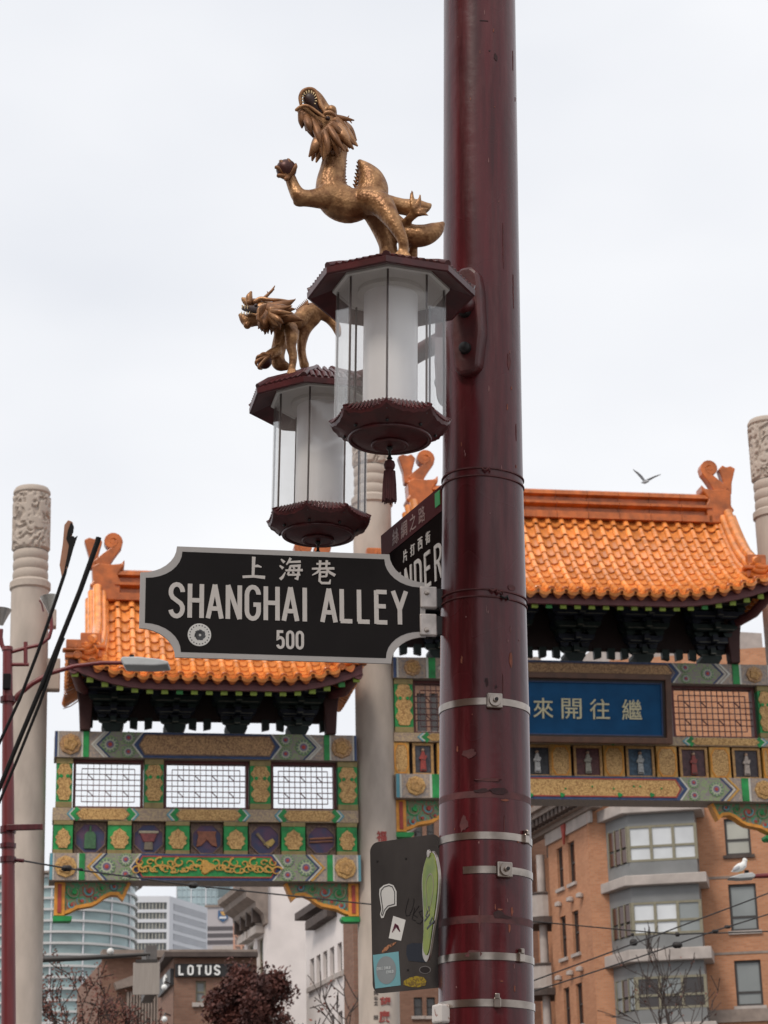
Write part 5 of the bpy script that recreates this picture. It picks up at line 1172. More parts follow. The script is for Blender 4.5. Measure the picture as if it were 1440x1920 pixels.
for a in range(5): mb.ribbon(poly([(340 + a * 14, 1130 - a * 20), (370 + a * 8, 1040 + a * 5), (400 + a * 6, 1090 + a * 8)]), 0.0035, -0.003, -0.0024)
mb.build('sticker_print', M('sticker_plum', (0.10, 0.02, 0.04), 0.5), tsign)
sticker('blue_sticker', M('sticker_blue', (0.14, 0.32, 0.36), 0.5), [(120, 1385), (408, 1345), (432, 1725), (146, 1762)])
sticker('grey_disc', M('sticker_grey', (0.20, 0.22, 0.23), 0.5), [(270 + 112 * math.cos(R(q)), 1555 + 158 * math.sin(R(q))) for q in range(0, 360, 15)], 0.0006)
mb = MB()
for txt, x, y, s in (('CHILE CHILD', 168, 1556, 195), ('CHILD', 275, 1592, 100)):
    p = poly([(x, y)])[0]; e = poly([(x + s, y)])[0]; n_ = len(txt); wd = (e[0] - p[0]) / n_ * 0.62; lettering(mb, txt, p[0], p[1], 0.0078, wd, wd * 0.5, 0.0018, -0.0036, -0.003)
mb.build('sticker_text', M('sticker_pale_text', (0.42, 0.45, 0.46), 0.5), tsign)
sticker('orange_scrap', M('scrap_orange', (0.36, 0.15, 0.07), 0.6, c2=(0.10, 0.05, 0.03), thr=(0.45, 0.55), scale=180), [(212, 1362), (240, 1310), (300, 1265), (384, 1238), (370, 1262), (300, 1310), (245, 1365)])
sticker('navy_sticker', M('sticker_navy', (0.015, 0.02, 0.032), 0.5), [(500, 1275), (560, 1250), (720, 1255), (720, 1470), (520, 1450), (495, 1380)])
sticker('yellow_sticker', M('sticker_yellow', (0.30, 0.21, 0.015), 0.5, c2=(0.14, 0.09, 0.02), thr=(0.45, 0.55), scale=200), [(462, 1720), (470, 1675), (530, 1640), (610, 1620), (690, 1635), (722, 1680), (710, 1725), (620, 1750), (540, 1742)])
ov = [(706 + 66 * math.cos(R(q)), 1552 + 44 * math.sin(R(q))) for q in range(0, 360, 18)]; sticker('oval_sticker', M('oval_grey', (0.16, 0.15, 0.15), 0.5), ov); sticker('oval_center', M('oval_dark', (0.014, 0.009, 0.009), 0.5), [(706 + (x - 706) * .86, 1552 + (y - 1552) * .82) for x, y in ov], 0.0006)
mb = MB()
for q in ([(520, 750), (500, 820), (485, 900), (495, 945), (530, 940), (565, 860), (580, 790), (578, 750)], [(590, 850), (560, 980)], [(640, 830), (570, 930), (620, 960)], [(690, 880), (640, 900), (660, 950), (690, 980), (650, 1035), (610, 1020)], [(560, 985), (600, 1000)]): mb.ribbon(poly(q), 0.0026, -0.0022, -0.001)
mb.build('marker_scrawl', M('marker_ink', (0.008, 0.007, 0.008), 0.4), tsign)
mb = MB()
for x, y in ((168, 330), (490, 300), (512, 1552)): c = poly([(x, y)])[0]; mb.disc(c[0], c[1], [(0.0035, -0.001), (0.0032, -0.003), (0.001, -0.0032)], 10)
mb.build('rivets', steel_d, tsign)
# narrow green teardrop plate edge-on to the viewer
QP = Plane(810, 1690, 6.40, -66)
tq = lambda px, py: QP.uz(px, py)
c0 = tq(810, 1700); gsign = thing('teardrop_sign', 'narrow lime green teardrop plate with silver rim beside the post', 'sign', QP.w(c0[0], 0, c0[1]), rz=QP.psi)
outl = [(800, 1806), (792, 1790), (797, 1740), (794, 1690), (792, 1650), (797, 1620), (804, 1602), (812, 1594), (819, 1602), (825, 1630), (826, 1660), (822, 1700), (815, 1740), (808, 1785), (805, 1798)]
gl_ = [(tq(x, y)[0] - c0[0], tq(x, y)[1] - c0[1]) for x, y in outl]
for _ in range(2): gl_ = [tuple(Vector(gl_[i]).lerp(Vector(gl_[(i + 1) % len(gl_)]), t)) for i in range(len(gl_)) for t in (0.25, 0.75)]
MB().prism(gl_[::-1], -0.003, 0.003).build('plate', steel, gsign)
sc_ = lambda f: [(sum(p[0] for p in gl_) / len(gl_) + (x - sum(p[0] for p in gl_) / len(gl_)) * f, (z + 0.008) * (0.93 if f > .8 else 0.9)) for x, z in gl_]
MB().prism(sc_(0.84)[::-1], -0.005, -0.002).build('green_face', M('lime_sheet', (0.20, 0.25, 0.012), 0.4, c2=(0.12, 0.18, 0.012), thr=(0.4, 0.6), scale=14), gsign)
iv = [(x * 0.55, 0.052 + (z - 0.05) * 0.42) for x, z in sc_(0.84)]; MB().ring(iv[::-1], inset(iv, 0.004)[::-1], -0.0056, -0.004).build('pale_oval', M('oval_line', (0.22, 0.20, 0.14), 0.5), gsign)
mb = MB()
for i in range(5): mb.ribbon([(gl_[0][0] + 0.03 + 0.02 * math.sin(i * 2), -0.06 + i * 0.012), (gl_[0][0] + 0.06 + 0.02 * math.cos(i), -0.045 + i * 0.012)], 0.006, -0.0058, -0.004)
mb.build('marker_scrawl', MATS['marker_ink'], gsign)
mb = MB(); mb.disc(0.0, 0.155, [(0.012, -0.004), (0.011, -0.008), (0.004, -0.009)], 12); mb.build('bolt', steel, gsign)

# ------------------------------------------------------------------ buildings
def brickmat(name, c1, c2, mortar, w=0.24, h=0.085):
    if name in MATS: return MATS[name]
    mt = bpy.data.materials.new(name); mt.use_nodes = True; t = mt.node_tree; N = t.nodes; K = t.links.new; p = N['Principled BSDF']; p.inputs['Roughness'].default_value = 0.85
    tcn = N.new('ShaderNodeTexCoord'); sx = N.new('ShaderNodeSeparateXYZ'); cb = N.new('ShaderNodeCombineXYZ'); K(tcn.outputs['Object'], sx.inputs[0]); ad = N.new('ShaderNodeMath'); ad.operation = 'ADD'; K(sx.outputs[0], ad.inputs[0]); K(sx.outputs[1], ad.inputs[1]); K(ad.outputs[0], cb.inputs[0]); K(sx.outputs[2], cb.inputs[1])
    b = N.new('ShaderNodeTexBrick'); b.inputs['Scale'].default_value = 1.0; b.inputs['Brick Width'].default_value = w; b.inputs['Row Height'].default_value = h; b.inputs['Mortar Size'].default_value = 0.008; b.inputs['Color1'].default_value = (*c1, 1); b.inputs['Color2'].default_value = (*c2, 1); b.inputs['Mortar'].default_value = (*mortar, 1)
    K(cb.outputs[0], b.inputs['Vector']); n = N.new('ShaderNodeTexNoise'); n.inputs['Scale'].default_value = 0.9; n.inputs['Detail'].default_value = 5; K(tcn.outputs['Object'], n.inputs['Vector']); mr = N.new('ShaderNodeMapRange'); mr.inputs[3].default_value = 0.72; mr.inputs[4].default_value = 1.22; K(n.outputs['Fac'], mr.inputs[0])
    hs = N.new('ShaderNodeHueSaturation'); K(mr.outputs[0], hs.inputs['Value']); K(b.outputs['Color'], hs.inputs['Color']); K(hs.outputs[0], p.inputs['Base Color'])
    bp = N.new('ShaderNodeBump'); bp.inputs['Strength'].default_value = 0.4; bp.inputs['Distance'].default_value = 0.01; bp.invert = True; K(b.outputs['Fac'], bp.inputs['Height']); K(bp.outputs[0], p.inputs['Normal'])
    MATS[name] = mt; return mt
def pane_mat(name, c, rough=0.08, spec=0.6): return M(name, c, rough, var=0.25, scale=0.35, spec=spec)
orange_brick = brickmat('orange_brick', (0.52, 0.245, 0.13), (0.44, 0.19, 0.095), (0.40, 0.25, 0.17))
brown_brick = brickmat('brown_brick', (0.26, 0.14, 0.095), (0.21, 0.105, 0.07), (0.20, 0.135, 0.10))
panel_g = M('grey_metal_panel', (0.19, 0.195, 0.195), 0.5, var=0.12, scale=1.2)
slab_m = M('pale_concrete', (0.42, 0.37, 0.34), 0.8, var=0.15, scale=2)
frame_w = M('olive_window_frame', (0.22, 0.20, 0.14), 0.5)
frame_d = M('dark_window_frame', (0.045, 0.04, 0.038), 0.5)
blind_w = pane_mat('blind_white', (0.56, 0.58, 0.60), 0.25); pane_d = pane_mat('pane_dark', (0.035, 0.028, 0.026)); pane_g = pane_mat('pane_grey', (0.22, 0.24, 0.24), 0.15); pane_br = pane_mat('pane_brown', (0.075, 0.035, 0.025)); blind_c = pane_mat('blind_cream', (0.42, 0.42, 0.37), 0.3)
corn_m = M('stone_cornice', (0.25, 0.20, 0.17), 0.8, var=0.2, scale=3)
corn_d = M('dark_cornice', (0.075, 0.055, 0.048), 0.8, var=0.25, scale=3)
class Face:
    """a wall plane belonging to a building thing; everything added lands in that plane's frame"""
    def __init__(s, plane, root): s.p = plane; s.r = root
    def put(s, mb, name, mat, parent=None, **k):
        o = mb.build(name, mat, parent or s.r, **k)
        if parent is None: o.location = s.p.o - s.r.location; o.rotation_euler = (0, 0, s.p.psi)
        return o
    def rect(s, x0, x1, y0, y1, off=0.0):
        xm_, ym = (x0 + x1) / 2, (y0 + y1) / 2
        return s.p.x(x0, ym, off), s.p.x(x1, ym, off), s.p.z(xm_, y1, off), s.p.z(xm_, y0, off)
    def wall(s, x0, x1, z0, z1, holes, mat, dep=0.25, off=0.0, name='wall'):
        xs = sorted({x0, x1} | {v for h in holes for v in h[:2] if x0 < v < x1}); zs = sorted({z0, z1} | {v for h in holes for v in h[2:] if z0 < v < z1})
        mb = MB()
        for a, b in zip(xs, xs[1:]):
            for c, d in zip(zs, zs[1:]):
                if not any(h[0] - 1e-6 <= a and b <= h[1] + 1e-6 and h[2] - 1e-6 <= c and d <= h[3] + 1e-6 for h in holes): mb.add([(a, off, c), (b, off, c), (b, off, d), (a, off, d)], [(0, 1, 2, 3)])
        for h in holes:
            a, b, c, d = h; mb.add([(a, off, c), (b, off, c), (b, off, d), (a, off, d), (a, off + dep, c), (b, off + dep, c), (b, off + dep, d), (a, off + dep, d)], [(0, 4, 5, 1), (1, 5, 6, 2), (2, 6, 7, 3), (3, 7, 4, 0)])
        return s.put(mb, name, mat, fix=False)
    def window(s, h, cols, rows, fm, pm, dep=0.16, fw=0.06, sill=None, off=0.0, split=None):
        a, b, c, d = h; y = off + dep; mb = MB(); mb.ring(rect(a, b, c, d), inset(rect(a, b, c, d), fw), y - 0.05, y + 0.05)
        zs = split or [k / rows for k in range(1, rows)]
        for k in range(1, cols): x = a + (b - a) * k / cols; mb.box(x - fw / 2, x + fw / 2, y - 0.045, y + 0.04, c + fw, d - fw)
        for t in zs: z = c + (d - c) * t; mb.box(a + fw, b - fw, y - 0.04, y + 0.035, z - fw / 2, z + fw / 2)
        w = s.put(mb, 'window', fm)
        zz = [c] + [c + (d - c) * t for t in zs] + [d]
        for k in range(cols):
            for j in range(len(zz) - 1):
                m_ = pm[(k + j * cols) % len(pm)] if isinstance(pm, list) else pm
                q = MB().box(a + (b - a) * k / cols + 0.01, a + (b - a) * (k + 1) / cols - 0.01, y, y + 0.02, zz[j] + 0.01, zz[j + 1] - 0.01); s.put(q, 'pane', m_, w)
        if sill: s.put(MB().box(a - 0.12, b + 0.12, off - 0.1, off + dep, c - 0.14, c - 0.002), 'sill', sill, w)
        return w
# ---- orange brick apartments at the right
BP = Plane(1250, 1700, 90.0, -11.0)
apt = thing('apartment_building', 'orange brick apartment block with grey bay windows seen through the main gate', 'building', BP.o)
f1 = Face(BP, apt)
xc = BP.x(1106, 1650); xe = BP.x(1600, 1650); ztop = BP.z(1400, 1216)
wins = [f1.rect(1359, 1407, 1534, 1603), f1.rect(1368, 1420, 1657, 1745), f1.rect(1379, 1429, 1800, 1886), f1.rect(1390, 1440, 1950, 2030), f1.rect(1352, 1396, 1410, 1475), f1.rect(1470, 1520, 1657, 1745), f1.rect(1480, 1530, 1800, 1886)]
f1.wall(BP.x(1306, 1650), xe, 0, ztop, wins, orange_brick)
f1.wall(BP.x(1150, 1400), BP.x(1306, 1650), BP.z(1250, 1500), ztop, [], orange_brick, off=0.3, name='wall')
zl = BP.z(1150, 1512)
f1.wall(xc, BP.x(1306, 1650), 0, zl + 0.6, [], orange_brick)
for h, pm in zip(wins, (blind_c, pane_g, pane_g, pane_g, blind_c, pane_d, blind_c)): f1.window(h, 1, 2, frame_d, pm, sill=corn_d if h is wins[0] else slab_m, fw=0.09, split=[0.42] if h is wins[0] else [0.3])
z_ = BP.z(1400, 1892); f1.put(MB().box(BP.x(1318, 1890), xe, -0.12, 0.0, z_ - 0.5, z_), 'stone_band', corn_m)
for yy in (1645, 1788): z_ = BP.z(1360, yy); f1.put(MB().box(BP.x(1310, yy), xe, -0.03, 0.0, z_ - 0.05, z_ + 0.05), 'string_course', corn_m)
# bays
ya = -1.5
def bay_pts(x0, x1, x2, y=ya, grow=0.0): return [(x0 - grow, 0.0), (x1 - grow * 0.6, y - grow), (x2 + grow, y - grow), (x2 + grow, 0.0)]
def plan(mb, pts, z0, z1):
    n = len(pts); return mb.add([(x, y, z0) for x, y in pts] + [(x, y, z1) for x, y in pts], [tuple(range(n)), tuple(range(2 * n - 1, n - 1, -1))] + [(i, i + n, (i + 1) % n + n, (i + 1) % n) for i in range(n)])
bx0, bx1, bx2 = BP.x(1138, 1600), BP.x(1180, 1600, ya), BP.x(1306, 1600, ya)
lv = [1502, 1524, 1546, 1614, 1641, 1660, 1690, 1752, 1780, 1803, 1830, 1892, 1920]
zz = [BP.z(1240, y, ya) for y in lv]
plan_ = bay_pts(bx0, bx1, bx2)
def storey(zt, zwt, zwb, zb, panes, side):
    mb = MB(); dx, dy = bx1 - bx0, ya
    plan(mb, plan_, zwt, zt); plan(mb, plan_, zb, zwb)                   # panels above and below the glass
    plan(mb, [(x + 0.05, y + 0.12) if y else (x, y) for x, y in plan_], zwb, zwt)
    st = f1.put(mb, 'bay_panel', panel_g)
    w = MB(); W = bx2 - bx1
    for k in range(4): x = bx1 + W * k / 3; w.box(x - 0.06, x + 0.06, ya - 0.02, ya + 0.13, zwb, zwt)
    zmid = zwb + (zwt - zwb) * 0.42; 
    for z in (zwb + 0.05, zmid, zwt - 0.05): w.box(bx1, bx2, ya - 0.012, ya + 0.12, z - 0.045, z + 0.045)
    f1.put(w, 'window_frame', frame_w, st)
    for k in range(3):
        for j, (za, zb_) in enumerate(((zwb, zmid), (zmid, zwt))): f1.put(MB().box(bx1 + W * k / 3 + 0.06, bx1 + W * (k + 1) / 3 - 0.06, ya + 0.04, ya + 0.1, za + 0.045, zb_ - 0.045), 'pane', panes[k + 3 * j], st)
    w = MB(); d = Vector((dx, dy)); n = Vector((d.y, -d.x)).normalized(); 
    for k in range(3):
        for za, zb_ in ((zwb, zmid), (zmid, zwt)):
            p = Vector((bx0, 0)) + d * (0.16 + 0.27 * k); q = p + d * 0.22
            f1.put(MB().add([(v.x + n.x * s_, v.y + n.y * s_, z) for s_ in (0.05, -0.1) for v, z in ((p, za + 0.05), (q, za + 0.05), (q, zb_ - 0.05), (p, zb_ - 0.05))], [(0, 1, 2, 3), (7, 6, 5, 4), (0, 4, 5, 1), (1, 5, 6, 2), (2, 6, 7, 3), (3, 7, 4, 0)]), 'side_pane', side[k % len(side)], st)
    for k in range(4):
        p = Vector((bx0, 0)) + d * (0.14 + 0.27 * k); q = p + d * 0.03
        w.add([(v.x + n.x * s_, v.y + n.y * s_, z) for s_ in (0.09, -0.1) for v, z in ((p, zwb), (q, zwb), (q, zwt), (p, zwt))], [(0, 1, 2, 3), (7, 6, 5, 4), (0, 4, 5, 1), (1, 5, 6, 2), (2, 6, 7, 3), (3, 7, 4, 0)])
    f1.put(w, 'side_mullion', frame_w, st)
storey(zz[1], zz[2], zz[3], zz[4], [blind_w] * 6, [pane_br])
storey(zz[5], zz[6], zz[7], zz[8], [blind_w, blind_w, pane_g, blind_w, blind_w, pane_g], [pane_br])
storey(zz[9], zz[10], zz[11], zz[12], [pane_d, pane_d, pane_d, pane_d, pane_g, pane_d], [pane_g, pane_br])
storey(zz[12] - 0.4, zz[12] - 1.2, zz[12] - 2.6, zz[12] - 3.2, [pane_d] * 6, [pane_br])
for a, b in ((zz[0], zz[1]), (zz[4], zz[5]), (zz[8], zz[9]), (zz[12], zz[12] - 0.4)): f1.put(plan(MB(), bay_pts(bx0, bx1, bx2, grow=0.35), b, a), 'bay_slab', slab_m, bevel=0.03)
# receding side wall with narrow windows, cornice and stacked balconies
pA = at(1106, 1535, BP.w(xc, 0, 0).y); pB = atz(1008, 1588, pA.z); dr = pA - pB
FP = Plane(1106, 1535, pA.y, math.degrees(math.atan2(dr.y, dr.x))); f2 = Face(FP, apt)
wl = [(1045, 1056, 1590, 1668), (1066, 1078, 1576, 1655), (1051, 1062, 1718, 1797), (1074, 1086, 1706, 1788), (1058, 1069, 1852, 1930), (1081, 1093, 1842, 1920)]
holes = []
for a, b, c, d in wl: 
    ua_, ub_ = FP.x(a, (c + d) / 2), FP.x(b, (c + d) / 2); holes.append((ua_, ub_, FP.z((a + b) / 2, d), FP.z((a + b) / 2, c)))
xl = FP.x(1030, 1650); zt2 = pA.z + 0.3
# the two windows of a storey share their sill and head heights
for i in (0, 2, 4):
    a, b = holes[i], holes[i + 1]; z0, z1 = (a[2] + b[2]) / 2, (a[3] + b[3]) / 2; holes[i] = (a[0], a[1], z0, z1); holes[i + 1] = (b[0], b[1], z0, z1)
f2.wall(xl, 0.0, 0, zt2, holes, orange_brick)
for h in holes: f2.window(h, 1, 2, frame_d, pane_br, sill=slab_m, fw=0.08)
f2.wall(xl - 12, xl - 2.2, 0, zt2 - 0.5, [], orange_brick, off=1.0, name='wall')
f2.put(MB().box(xl - 2.2, xl, 1.2, 1.4, 0, zt2), 'recess_wall', brown_brick)
for i, dz in enumerate((0.0, -3.05, -6.1, -9.1)):
    zb_ = FP.z(1025, 1722) + dz; mb = MB(); pts = [(xl - 1.1 + 1.25 * math.cos(R(q)), -0.15 + 0.9 * math.sin(R(q))) for q in range(180, 361, 15)] + [(xl + 0.15, 1.2), (xl - 2.35, 1.2)]
    plan(mb, pts, zb_ - 0.3, zb_); b_ = f2.put(mb, 'balcony', corn_d)
    rl = MB(); 
    for j in range(12): a, b = pts[j], pts[j + 1]; rl.add([(a[0], a[1], zb_), (b[0], b[1], zb_), (b[0], b[1], zb_ + 0.95), (a[0], a[1], zb_ + 0.95)], [(0, 1, 2, 3)])
    f2.put(rl, 'balustrade', slab_m, b_); tr = MB(); tr.tube([(x, y, zb_ + 1.0) for x, y in pts[:13]], 0.06, 6); f2.put(tr, 'handrail', corn_d, b_)
    cl_ = MB(); cl_.lathe([(0.2, zb_ + 0.0), (0.18, zb_ + 2.75)], 12, xl - 0.5, -0.2); f2.put(cl_, 'balcony_column', slab_m, b_, smooth=50)
for yy in (1697, 1835):
    for px in (1052, 1074, 1092): u_, z_ = FP.uz(px, yy - (px - 1052) * 0.42); f2.put(MB().lathe([(0.02, z_ + 0.16), (0.16, z_ + 0.1), (0.17, z_ - 0.05), (0.05, z_ - 0.08)], 10, u_, -0.12), 'wall_light', slab_m, smooth=50)
cor = MB(); 
for y0_, za, zb_ in ((-0.25, 0.0, 0.18), (-0.5, 0.18, 0.5), (-0.9, 0.5, 0.72), (-1.1, 0.72, 0.95)): cor.box(xl - 12, 1.0, y0_, 0.2, zt2 + za, zt2 + zb_)
f2.put(cor, 'cornice', corn_m)
for i in range(26): x = 0.6 - i * 0.5; f2.put(MB().box(x, x + 0.26, -0.85, -0.45, zt2 + 0.2, zt2 + 0.5), 'dentil', corn_d)
f2.put(MB().box(xl, 0.3, -0.12, 0.0, zt2 - 0.5, zt2 - 0.004), 'frieze', slab_m)
u_, z_ = FP.uz(1063, 1562); f2.put(MB().prism([(u_ - .25, z_ + .35), (u_, z_ - .5), (u_ + .25, z_ + .35)], -0.2, -0.12), 'red_banner', red_m)
f2.put(MB().box(xl - 12, -1.0, 2.5, 9, zt2 + 0.9, zt2 + 8.5), 'penthouse', slab_m)
f1.put(MB().box(BP.x(1310, 1600), xe, 0.4, 9, 0.5, ztop - 0.1), 'building_mass', brown_brick)
# ---- darker block glimpsed between the middle column and the post
KP = Plane(790, 1700, 100.0, 4)
dk = thing('old_brick_building', 'dark brown building glimpsed between the middle column and the lamp post', 'building', KP.o); f = Face(KP, dk)
h_ = [f.rect(782, 800, 1300, 1372), f.rect(806, 822, 1300, 1372), f.rect(776, 792, 1540, 1575), f.rect(800, 814, 1540, 1575), f.rect(776, 792, 1870, 1905), f.rect(800, 816, 1870, 1905)]
f.wall(KP.x(735, 1700), KP.x(1030, 1700), 0, KP.z(790, 1258), h_, brown_brick)
for q in h_: f.window(q, 1, 2, frame_d, pane_d, sill=slab_m)
z_ = KP.z(790, 1258); f.put(MB().box(KP.x(733, 1700), KP.x(1032, 1700), -0.6, 0.3, z_, z_ + 0.5), 'cornice', corn_m); f.put(MB().box(KP.x(737, 1700), KP.x(1028, 1700), 0.2, 8, 0.2, z_ - 0.1), 'building_mass', brown_brick)
u_, z_ = KP.uz(790, 1545); mb = MB(); mb.tube([(KP.x(757, 1575), -1.2, KP.z(757, 1575)), (KP.x(783, 1550), -1.2, KP.z(783, 1550))], 0.13, 8); f.put(mb, 'white_pipe', slab_m)
# ---- brick building with the LOTUS sign
LP = Plane(400, 1850, 75.0, 9.5)
lot = thing('corner_hotel', 'brown brick corner building with a LOTUS sign above the red tree', 'building', LP.o); f = Face(LP, lot)
x0, x1 = LP.x(326, 1850), LP.x(482, 1850); zt = LP.z(400, 1796)
hs_ = [f.rect(367, 386, 1839, 1880), f.rect(418, 437, 1839, 1880)]
f.wall(x0, x1, 0, zt, hs_, brown_brick); f.put(MB().box(x0 + 0.05, x1 - 0.05, 0.4, 9, 0.1, zt - 0.1), 'building_mass', brown_brick)
for h in hs_: f.window(h, 1, 2, frame_w, pane_g, sill=slab_m)
f.put(MB().box(x0 - 0.35, x1, -0.35, 0.4, zt, zt + 0.16), 'cornice', corn_d); f.put(MB().box(x0 - 0.2, x1, -0.18, 0.4, zt + 0.16, zt + 0.26), 'coping', corn_m)
sz1, sz0 = LP.z(370, 1808), LP.z(370, 1832); f.put(MB().box(LP.x(328, 1820), LP.x(470, 1820), -0.14, 0.0, sz0, sz1), 'sign_board', M('sign_band_black', (0.02, 0.018, 0.018), 0.5))
lt_w = M('white_channel_letter', (0.80, 0.80, 0.78), 0.4)
wl_ = (LP.x(413, 1820) - LP.x(333, 1820)) / (5 + 4 * 0.22)
for i, ch in enumerate('LOTUS'):
    mb = MB(); xx = LP.x(333, 1820) + i * wl_ * 1.22; 
    for j, st in enumerate(GL[ch]): mb.ribbon([(xx + 0.035 + a * (wl_ - 0.07), LP.z(370, 1829) + b / H * (LP.z(370, 1811.5) - LP.z(370, 1829))) for a, b in st], 0.062, -0.2 - 0.004 * j, -0.13)
    f.put(mb, 'channel_letter', lt_w)
# chamfered corner running back to the left
q1 = at(326, 1796, LP.w(x0, 0, 0).y); q2 = atz(303, 1822, q1.z); dq = q1 - q2
LP2 = Plane(326, 1796, q1.y, math.degrees(math.atan2(dq.y, dq.x))); g2 = Face(LP2, lot)
g2.wall(-dq.length * 1.3, 0, 0, q1.z, [], brown_brick, name='side_wall'); g2.put(MB().box(-dq.length * 1.3, 0.1, -0.3, 0.3, q1.z, q1.z + 0.16), 'side_cornice', corn_d); g2.put(MB().box(-dq.length, 0, -0.12, 0, q1.z - 0.9, q1.z - 0.35), 'side_sign_board', M('sign_band_black', (0.02, 0.018, 0.018), 0.5))
em = MB(); 
for a in (-40, -20, 0, 20, 40): em.ribbon([(-dq.length * 0.35 + 0.08 * math.sin(R(a)), q1.z - 0.82), (-dq.length * 0.35 + 0.5 * math.sin(R(a)), q1.z - 0.82 + 0.42 * math.cos(R(a)))], [0.06, 0.16], -0.16 - abs(a) * 0.0004, -0.1)
g2.put(em, 'flower_emblem', lt_w)
f.put(MB().box(LP.x(292, 1790), LP.x(314, 1790), 6, 9, zt - 0.5, LP.z(300, 1779, 7)), 'rooftop_hut', M('rooftop_grey', (0.11, 0.10, 0.095), 0.7))
for i, yy in enumerate((1851, 1911)):
    p = LP.w(*[LP.x(308, yy, -1.0), -1.0, LP.z(308, yy, -1.0)]); gb = thing('globe_lamp', 'small white globe lamp ' + ('above the other, just right of the hanging blank board' if i == 0 else 'at the bottom edge, below the other globe'), 'lamp', p, group='white globe lamps'); mb = MB(); mb.ball((0, 0, 0), 0.1, 8); mb.build('globe', lt_w, gb, 60); mb = MB(); mb.tube([(0, 0, 0.1), (0, 0.3, 0.22), (0.1, 1.0, 0.22)], 0.03, 6); mb.build('bracket', frame_d, gb, 60)
# ---- low brown building behind it
NP = Plane(240, 1850, 110.0, 14)
bb_ = thing('brown_building', 'low brown building with slatted front behind the blank hanging board', 'building', NP.o); f = Face(NP, bb_)
zt = NP.z(240, 1797); f.wall(NP.x(190, 1850), NP.x(330, 1850), 0, zt, [], brown_brick); f.put(MB().box(NP.x(188, 1850), NP.x(330, 1850), -0.6, 0.3, zt, zt + 0.35), 'cornice', corn_m); f.put(MB().box(NP.x(192, 1850), NP.x(330, 1850), 0.4, 12, 0.1, zt - 0.1), 'building_mass', brown_brick)
gp = [NP.uz(*q) for q in ((212, 1845), (300, 1812), (304, 1824), (250, 1850), (216, 1858))]; f.put(MB().prism(gp[::-1], -0.7, -0.1), 'sloping_canopy', corn_m)
for i in range(11): a = NP.x(236 + i * 5.5, 1885); f.put(MB().box(a, a + 0.09, -0.5, -0.1, NP.z(260, 1925), NP.z(260, 1862)), 'slat', corn_m)
# ---- white rendered building with heavy cornice
WP = Plane(540, 1800, 85.0, 6)
wht = thing('white_building', 'white rendered building with a heavy dark cornice behind the red tree', 'building', WP.o); f = Face(WP, wht)
white_r = M('white_render', (0.74, 0.68, 0.655), 0.85, var=0.10, scale=0.9, bump=0.1, bscale=30)
x0, x1 = WP.x(501, 1800), WP.x(640, 1800); zt = WP.z(540, 1640)
f.wall(x0, x1, 0, zt, [], white_r); f.put(MB().box(x0 + 0.02, x1, 0.3, 10, 0.1, zt - 0.1), 'building_mass', white_r)
zc1 = WP.z(500, 1663)
q1 = at(501, 1663, WP.w(x0, 0, 0).y); q2 = atz(462, 1692, q1.z); dq = q1 - q2
WP2 = Plane(501, 1663, q1.y, math.degrees(math.atan2(dq.y, dq.x))); g2 = Face(WP2, wht); Lw = dq.length * 1.1
hw_ = [(-Lw * 0.42, -Lw * 0.18, WP2.z(490, 1845), WP2.z(490, 1758)), (-Lw * 0.85, -Lw * 0.6, WP2.z(490, 1845), WP2.z(490, 1758))]
g2.wall(-Lw, 0, 0, zc1, hw_, white_r, name='front_wall')
for h in hw_:
    g2.window(h, 1, 2, frame_w, [pane_br, pane_g], sill=slab_m); g2.put(MB().box(h[0] - 0.25, h[1] + 0.25, -0.35, 0, h[3] + 0.1, h[3] + 0.4), 'window_hood', slab_m)
cpro = [(0, -2.6), (-0.15, -2.6), (-0.3, -1.9), (-0.75, -1.45), (-0.8, -1.1), (-1.35, -0.75), (-1.4, -0.35), (-1.75, -0.15), (-1.8, 0.2), (0, 0.35)]
cpro = [(y_ * 0.62, z_2 * 0.55) for y_, z_2 in cpro]; mb = MB(); n = len(cpro); mb.add([(-Lw, y, zc1 + z) for y, z in cpro] + [(0.15, y, zc1 + z) for y, z in cpro], [tuple(range(n)), tuple(range(2 * n - 1, n - 1, -1))] + [(i, (i + 1) % n, (i + 1) % n + n, i + n) for i in range(n)]); g2.put(mb, 'cornice', corn_m)
for i in range(4): x = -Lw * (0.1 + 0.26 * i); g2.put(MB().box(x - 0.2, x, -0.5, 0, zc1 - 1.3, zc1 - 0.75), 'cornice_bracket', corn_d)
# ---- white building running back with narrow windows
q1 = at(676, 1660, 62.0); q2 = atz(573, 1727, q1.z); dq = q1 - q2
RP = Plane(676, 1660, 62.0, math.degrees(math.atan2(dq.y, dq.x)))
rec = thing('white_side_building', 'white building in steep perspective with narrow dark windows beside the middle column', 'building', RP.o); f = Face(RP, rec)
hs_ = []
zw1 = RP.z(610, 1783); zw0 = RP.z(610, 1838)
for px in (585, 597, 609.5, 622.5, 637, 653): c = RP.x(px, 1800); hs_.append((c - 0.27, c + 0.27, zw0, zw1))
for px in (653, 637, 622): c = RP.x(px, 1850); hs_.append((c - 0.27, c + 0.27, zw0 - 4.0, zw0 - 1.1))
f.wall(-dq.length, 0.0, 0, q1.z, hs_, white_r)
for h in hs_: f.window(h, 1, 2, frame_d, pane_br, fw=0.05, sill=slab_m)
f.put(MB().box(-dq.length, 0.2, -0.35, 0.2, q1.z, q1.z + 0.22), 'eave', corn_d); f.put(MB().box(-dq.length, 0, -0.06, 0, zw1 + 1.4, zw1 + 1.5), 'string_course', slab_m); f.put(MB().box(-dq.length, 0, 0.3, 0.8, 0.1, q1.z - 0.1), 'building_mass', white_r)
f.put(MB().box(-0.9, 0.25, -0.3, -0.002, 0, RP.z(666, 1718)), 'brick_pier', brown_brick)
